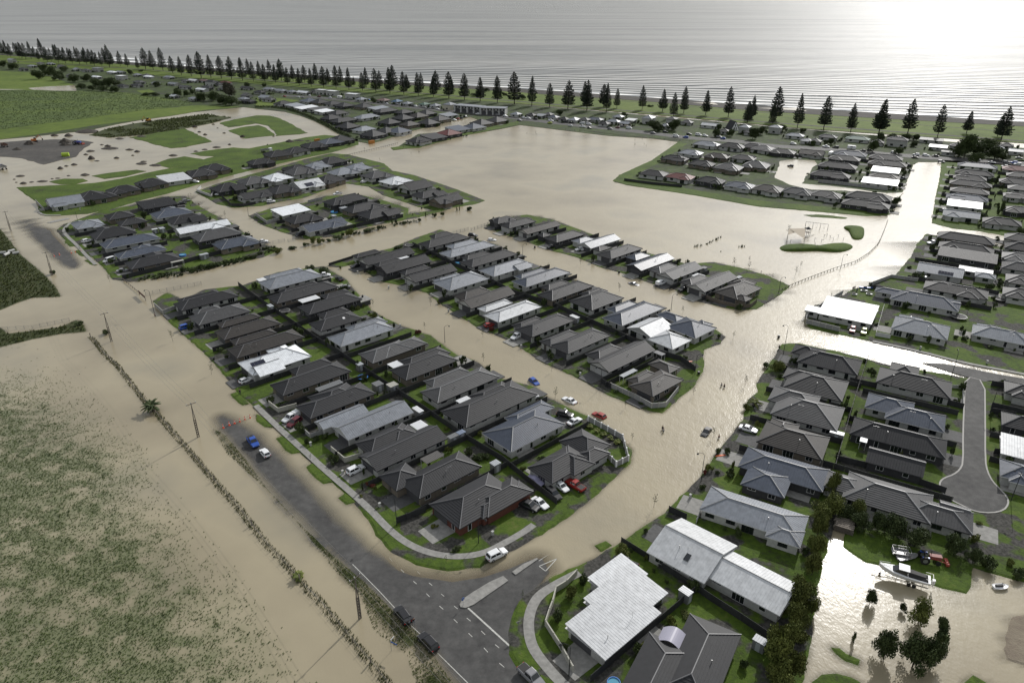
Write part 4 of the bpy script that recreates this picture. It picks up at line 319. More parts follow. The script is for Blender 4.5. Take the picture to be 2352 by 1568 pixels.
PERG = [(-34.4,185.6,3.6,3.6,42,2.5,'white',0,'white flat patio cover at the side of the charcoal house'),(-23.4,152.2,3.4,3.7,42,2.7,'white',0,'bright white patio cover against brown roof'),(-12.3,164.0,3.8,4.3,42,2.7,'white',0,'pale ribbed patio cover beside the trampoline'),(-24.8,160.7,1.6,3.4,42,2.2,'white',1,'small white roofed shed on the back fence'),(-33.6,174.1,2.7,2.5,42,2.2,'cream',1,'cream roofed shed on the back fence'),(-37.8,174.6,2.5,2.7,42,2.2,'grey',1,'grey roofed shed beside blue trampoline'),(-45.2,186.7,1.8,2.0,42,2.1,'pale',1,'small pale blue shed in middle of foreground block'),(-14.6,148.2,2.8,1.6,42,2.2,'grey',1,'ribbed grey shed at the fence crossing'),(-12.8,149.8,2.2,1.6,42,2.2,'blue',1,'blue grey lean-to beside white wall'),(-3.9,136.7,2.1,1.9,42,2.3,'pale',1,'pale ribbed shed near the lower back fence'),(-18.8,138.6,5.0,2.8,42,2.5,'dark',0,'dark slatted patio cover over decking'),(-50.9,172.7,7.6,2.4,42,2.6,'grey',0,'grey flat lean-to behind tiled roof'),(33.6,180.3,6.3,1.6,42,2.5,'pale',0,'pale awning beside the corner brown roof'),(44.9,193.2,1.9,3.3,42,2.4,'grey',0,'grey awning next to silver roof'),(-72.8,236.0,7.1,3.7,42,2.5,'white',0,'white ribbed patio cover on dark house'),(-96.0,255.4,3.0,3.5,42,2.5,'white',0,'white patio cover on light grey house'),(-85.2,230.7,1.6,2.8,42,2.2,'pale',1,'pale shed beside back fence of far tip'),(-88.8,263.2,4.0,1.8,42,2.8,'white',0,'white skylight cover on light grey roof'),(-46.0,279.1,7.3,2.0,42,2.8,'white',0,'long white patio cover in middle block'),(72.5,259.5,4.1,3.7,42,2.6,'white',0,'white patio cover in the park row'),(21.3,221.0,1.6,3.5,42,2.3,'white',1,'white shed in middle block'),(88.0,258.6,2.7,1.6,42,2.4,'pale',1,'small white shed near the park edge'),(77.2,269.6,2.3,2.1,42,2.3,'grey',1,'small grey shed on the park edge'),(77.5,154.1,3.3,2.3,-31,2.6,'white',0,'white ribbed patio cover on grey roof house'),(81.0,149.3,3.3,1.6,-31,2.4,'white',1,'white shed roof on the right back fence'),(86.2,146.1,1.6,2.4,-31,2.4,'white',0,'small white awning on pink patio'),(31.8,97.0,1.6,2.3,42,2.3,'white',1,'white ribbed shed between white roofs'),(42.0,86.1,2.2,1.6,-42,2.2,'pale',1,'small ribbed shed by grey shingle house'),(-137.4,276.6,4.9,1.7,42,2.5,'cream',0,'cream ribbed patio cover in far left block'),(-130.4,286.4,3.5,2.2,42,2.2,'pale',1,'pale garden shed in far left block'),(-167.7,322.8,2.5,1.6,42,2.1,'white',1,'left white garden shed of far left block'),(-165.1,324.4,2.3,3.3,42,2.1,'pale',1,'right pale garden shed of far left block'),(-86.9,359.8,3.7,3.3,42,2.3,'pale',1,'pale shed between dark roofs of walled group'),(-88.7,345.1,1.9,3.1,42,2.3,'pale',1,'small pale shed near blue pool'),(-149.7,558.0,4.5,1.8,50,2.6,'orange',1,'orange shipping container standing in flood water'),(-106.6,551.0,4.8,2.3,50,2.6,'orange',1,'orange container beside dark tiled house')]
ROUND = [('trampoline_blue',-43.3,180.9,1.58,'trampoline with blue rim and safety net in back garden'),('trampoline',-15.1,165.0,1.33,'dark trampoline beside pale patio cover'),('trampoline',-79.9,229.5,1.92,'dark round trampoline at the far tip of the block'),('trampoline',-45.7,302.9,1.94,'netted trampoline by the dark hedge'),('trampoline',154.3,224.5,2.64,'large pale trampoline in right hand garden'),('trampoline',178.1,240.0,1.79,'small white rimmed trampoline near right edge'),('pool',-141.3,290.3,1.4,'blue inflatable pool behind tiled house'),('pool',-91.5,358.2,1.85,'blue paddling pool in walled group'),('pool',-22.6,279.7,1.0,'small blue ring pool in middle block'),('pool',16.4,79.0,0.97,'blue pool at the bottom edge by dark fence')]
PILES = [(-355.3,583.8,4.8,1.9),(-367.2,584.8,3.9,1.4),(-341.8,555.4,6.2,3.2),(-335.5,544.2,5.3,1.8),(-364.4,548.6,6.2,2.7),(-351.5,604.3,11.7,2.0),(-378.2,579.8,1.7,0.6),(-360.9,527.3,4.4,1.4),(-301.4,539.9,3.2,1.2),(-295.5,531.4,7.2,1.0),(-308.8,545.6,2.0,0.6),(-278.5,526.1,3.6,0.9),(-269.7,519.2,3.1,1.1),(-273.0,496.2,2.3,1.1),(-266.2,505.5,1.5,0.6),(-238.0,505.5,3.8,0.9),(-300.8,508.6,2.3,0.8),(-289.3,494.3,3.4,2.2),(-281.8,487.1,2.2,0.5),(-304.4,521.2,4.3,0.9),(-292.9,463.3,2.8,1.3),(-293.1,470.5,1.8,0.7),(-290.5,474.9,2.9,1.0),(-247.4,478.4,4.7,0.9),(-235.6,473.2,5.0,0.8),(-249.2,485.3,2.6,0.5),(-214.1,578.9,2.6,1.6),(-271.2,626.2,2.8,1.7),(-260.8,640.6,1.9,0.8),(-250.0,621.7,1.4,0.5),(-257.7,601.7,2.2,0.9),(-247.8,588.8,2.2,1.1),(-235.2,596.4,1.8,0.7),(-212.9,546.4,1.6,0.8),(-218.7,535.7,4.0,0.8),(-224.3,527.3,2.8,0.6),(-227.9,520.4,2.4,0.6),(-295.7,581.3,5.2,0.9),(-308.3,571.6,4.3,0.8),(-305.6,441.9,3.4,0.7),(-276.1,442.8,1.7,0.4),(-291.6,422.4,2.6,1.0),(-303.8,433.1,1.3,0.4),(-297.5,425.1,1.0,0.4),(-283.5,427.9,3.9,0.6),(-281.4,434.5,1.3,0.4),(-278.9,436.0,2.0,0.4),(-288.9,426.0,2.0,0.4),(-267.0,444.9,3.7,1.0),(-170.7,557.6,4.6,1.8),(-164.4,562.2,5.1,0.9),(-157.1,559.9,3.4,0.8),(-190.4,581.3,1.3,0.5),(-184.4,546.4,0.8,0.5)]
HEDGECH = [(-257.7,745.9),(-241.3,745.9),(-220.5,730.5),(-199.9,701.5),(-182.7,674.6),(-165.3,643.5),(-148.8,612.3),(-137.0,591.3),(-128.9,577.9)]
FLAXP = [[(80.7,302.9),(82.5,303.2),(84.7,304.4),(87.0,306.0),(90.5,309.9),(94.0,313.9),(96.8,316.9),(99.3,318.9),(101.8,320.6),(103.7,321.9)],[(98.3,301.0),(100.7,302.6),(102.0,302.1),(104.3,303.2),(105.3,304.1),(90.8,296.1),(92.4,296.8)]]
PLAY = {'swing': [(141.6,332.8),(150.6,328.3)],'sail': [(124.4,309.1),(130.3,304.4),(127.7,317.2),(135.9,318.9)],'tower': (138.1,320.6)}
YARD = {'boat': [(70.4,103.9),(78.4,100.0)],'tractor': [(80.0,107.4),(83.6,106.5)],'cage': [(75.7,109.1),(78.8,108.3)],'dinghy': [(76.0,107.1),(80.5,108.3)],'jet': [(90.5,100.0),(93.4,100.2)],'wood': [(68.1,117.0),(70.5,116.3)]}
SITE = {'dig': [(-324.3,648.3),(-320.9,655.6)],'dig2': [(-365.5,551.8),(-362.1,554.5)],'trac': [(-330.7,547.3),(-324.9,546.4)],'dump': [(-369.1,531.4),(-384.6,544.2)],'tank': (-311.5,502.5),'truck': [(-178.2,515.2),(-173.2,519.2)],'truck2': [(-323.1,457.5),(-335.6,466.6)],'mach': [(-317.4,654.4),(-313.9,661.8)],'pipes': [(-221.2,292.5),(-218.9,293.2),(-217.0,288.9),(-217.2,292.5),(-217.9,293.2),(-216.5,295.4),(-215.1,291.7),(-213.4,293.2)]}
SIGNS = {'give': (1.1,89.7),'street': (-20.5,85.8),'island': (-8.9,95.7),'notice': [(-139.2,246.3),(-134.1,240.5)]}
ISLAND = [(-9.6,96.0),(-9.4,95.4),(-8.4,95.2),(-7.0,96.0),(-4.1,98.7),(-0.7,101.9),(-1.7,103.1),(-4.2,101.6),(-7.2,99.1),(-9.1,97.3)]
ISLAND2 = [(0.0,104.2),(0.7,103.4),(5.2,107.7),(4.9,108.0),(2.1,106.2)]
ISLAND3 = [(-229.1,340.1),(-226.7,339.8),(-221.6,346.8),(-223.5,348.8),(-228.4,343.6)]
MARKS = [([(-31.3,106.4),(-29.0,103.9),(-24.9,99.4),(-21.0,94.9)],0.14),([(-17.9,91.3),(-15.9,89.3)],0.14),([(-12.7,85.5),(-7.1,79.5),(-5.2,77.3)],0.14),([(-8.0,95.3),(-4.1,91.0),(-0.4,86.9)],0.32),([(-24.3,108.1),(-23.7,107.3)],0.12),([(-21.6,105.0),(-20.9,104.2)],0.12),([(-18.8,101.9),(-18.1,101.2)],0.12),([(-16.0,98.8),(-15.3,98.0)],0.12),([(-13.3,95.8),(-12.5,95.0)],0.12),([(-10.4,92.7),(-9.7,91.9)],0.12),([(-7.6,89.6),(-6.9,88.8)],0.12),([(-4.8,86.5),(-4.1,85.6)],0.12),([(-2.1,83.4),(-1.3,82.6)],0.12),([(-18.4,104.5),(-17.7,103.7)],0.12),([(-15.8,101.5),(-15.1,100.8)],0.12),([(-13.2,98.7),(-12.6,98.1)],0.12),([(-10.6,95.8),(-9.9,95.1)],0.12),([(-8.1,93.0),(-7.4,92.3)],0.12),([(-5.4,90.1),(-4.7,89.3)],0.12),([(-2.9,87.2),(-2.2,86.5)],0.12),([(5.3,107.3),(13.5,114.7)],0.14)]
GIVEWAY = [(8.9,107.9),(5.3,105.8),(6.5,104.5)]
FIELD = [(-83.4,73.9),(-174.7,207.8),(-158.2,208.4),(-142.7,213.8),(-131.1,201.4),(-101.5,169.0),(-80.3,144.1),(-57.7,121.3),(-44.2,106.9),(-30.6,91.8),(-21.7,80.1),(-16.6,73.9)]
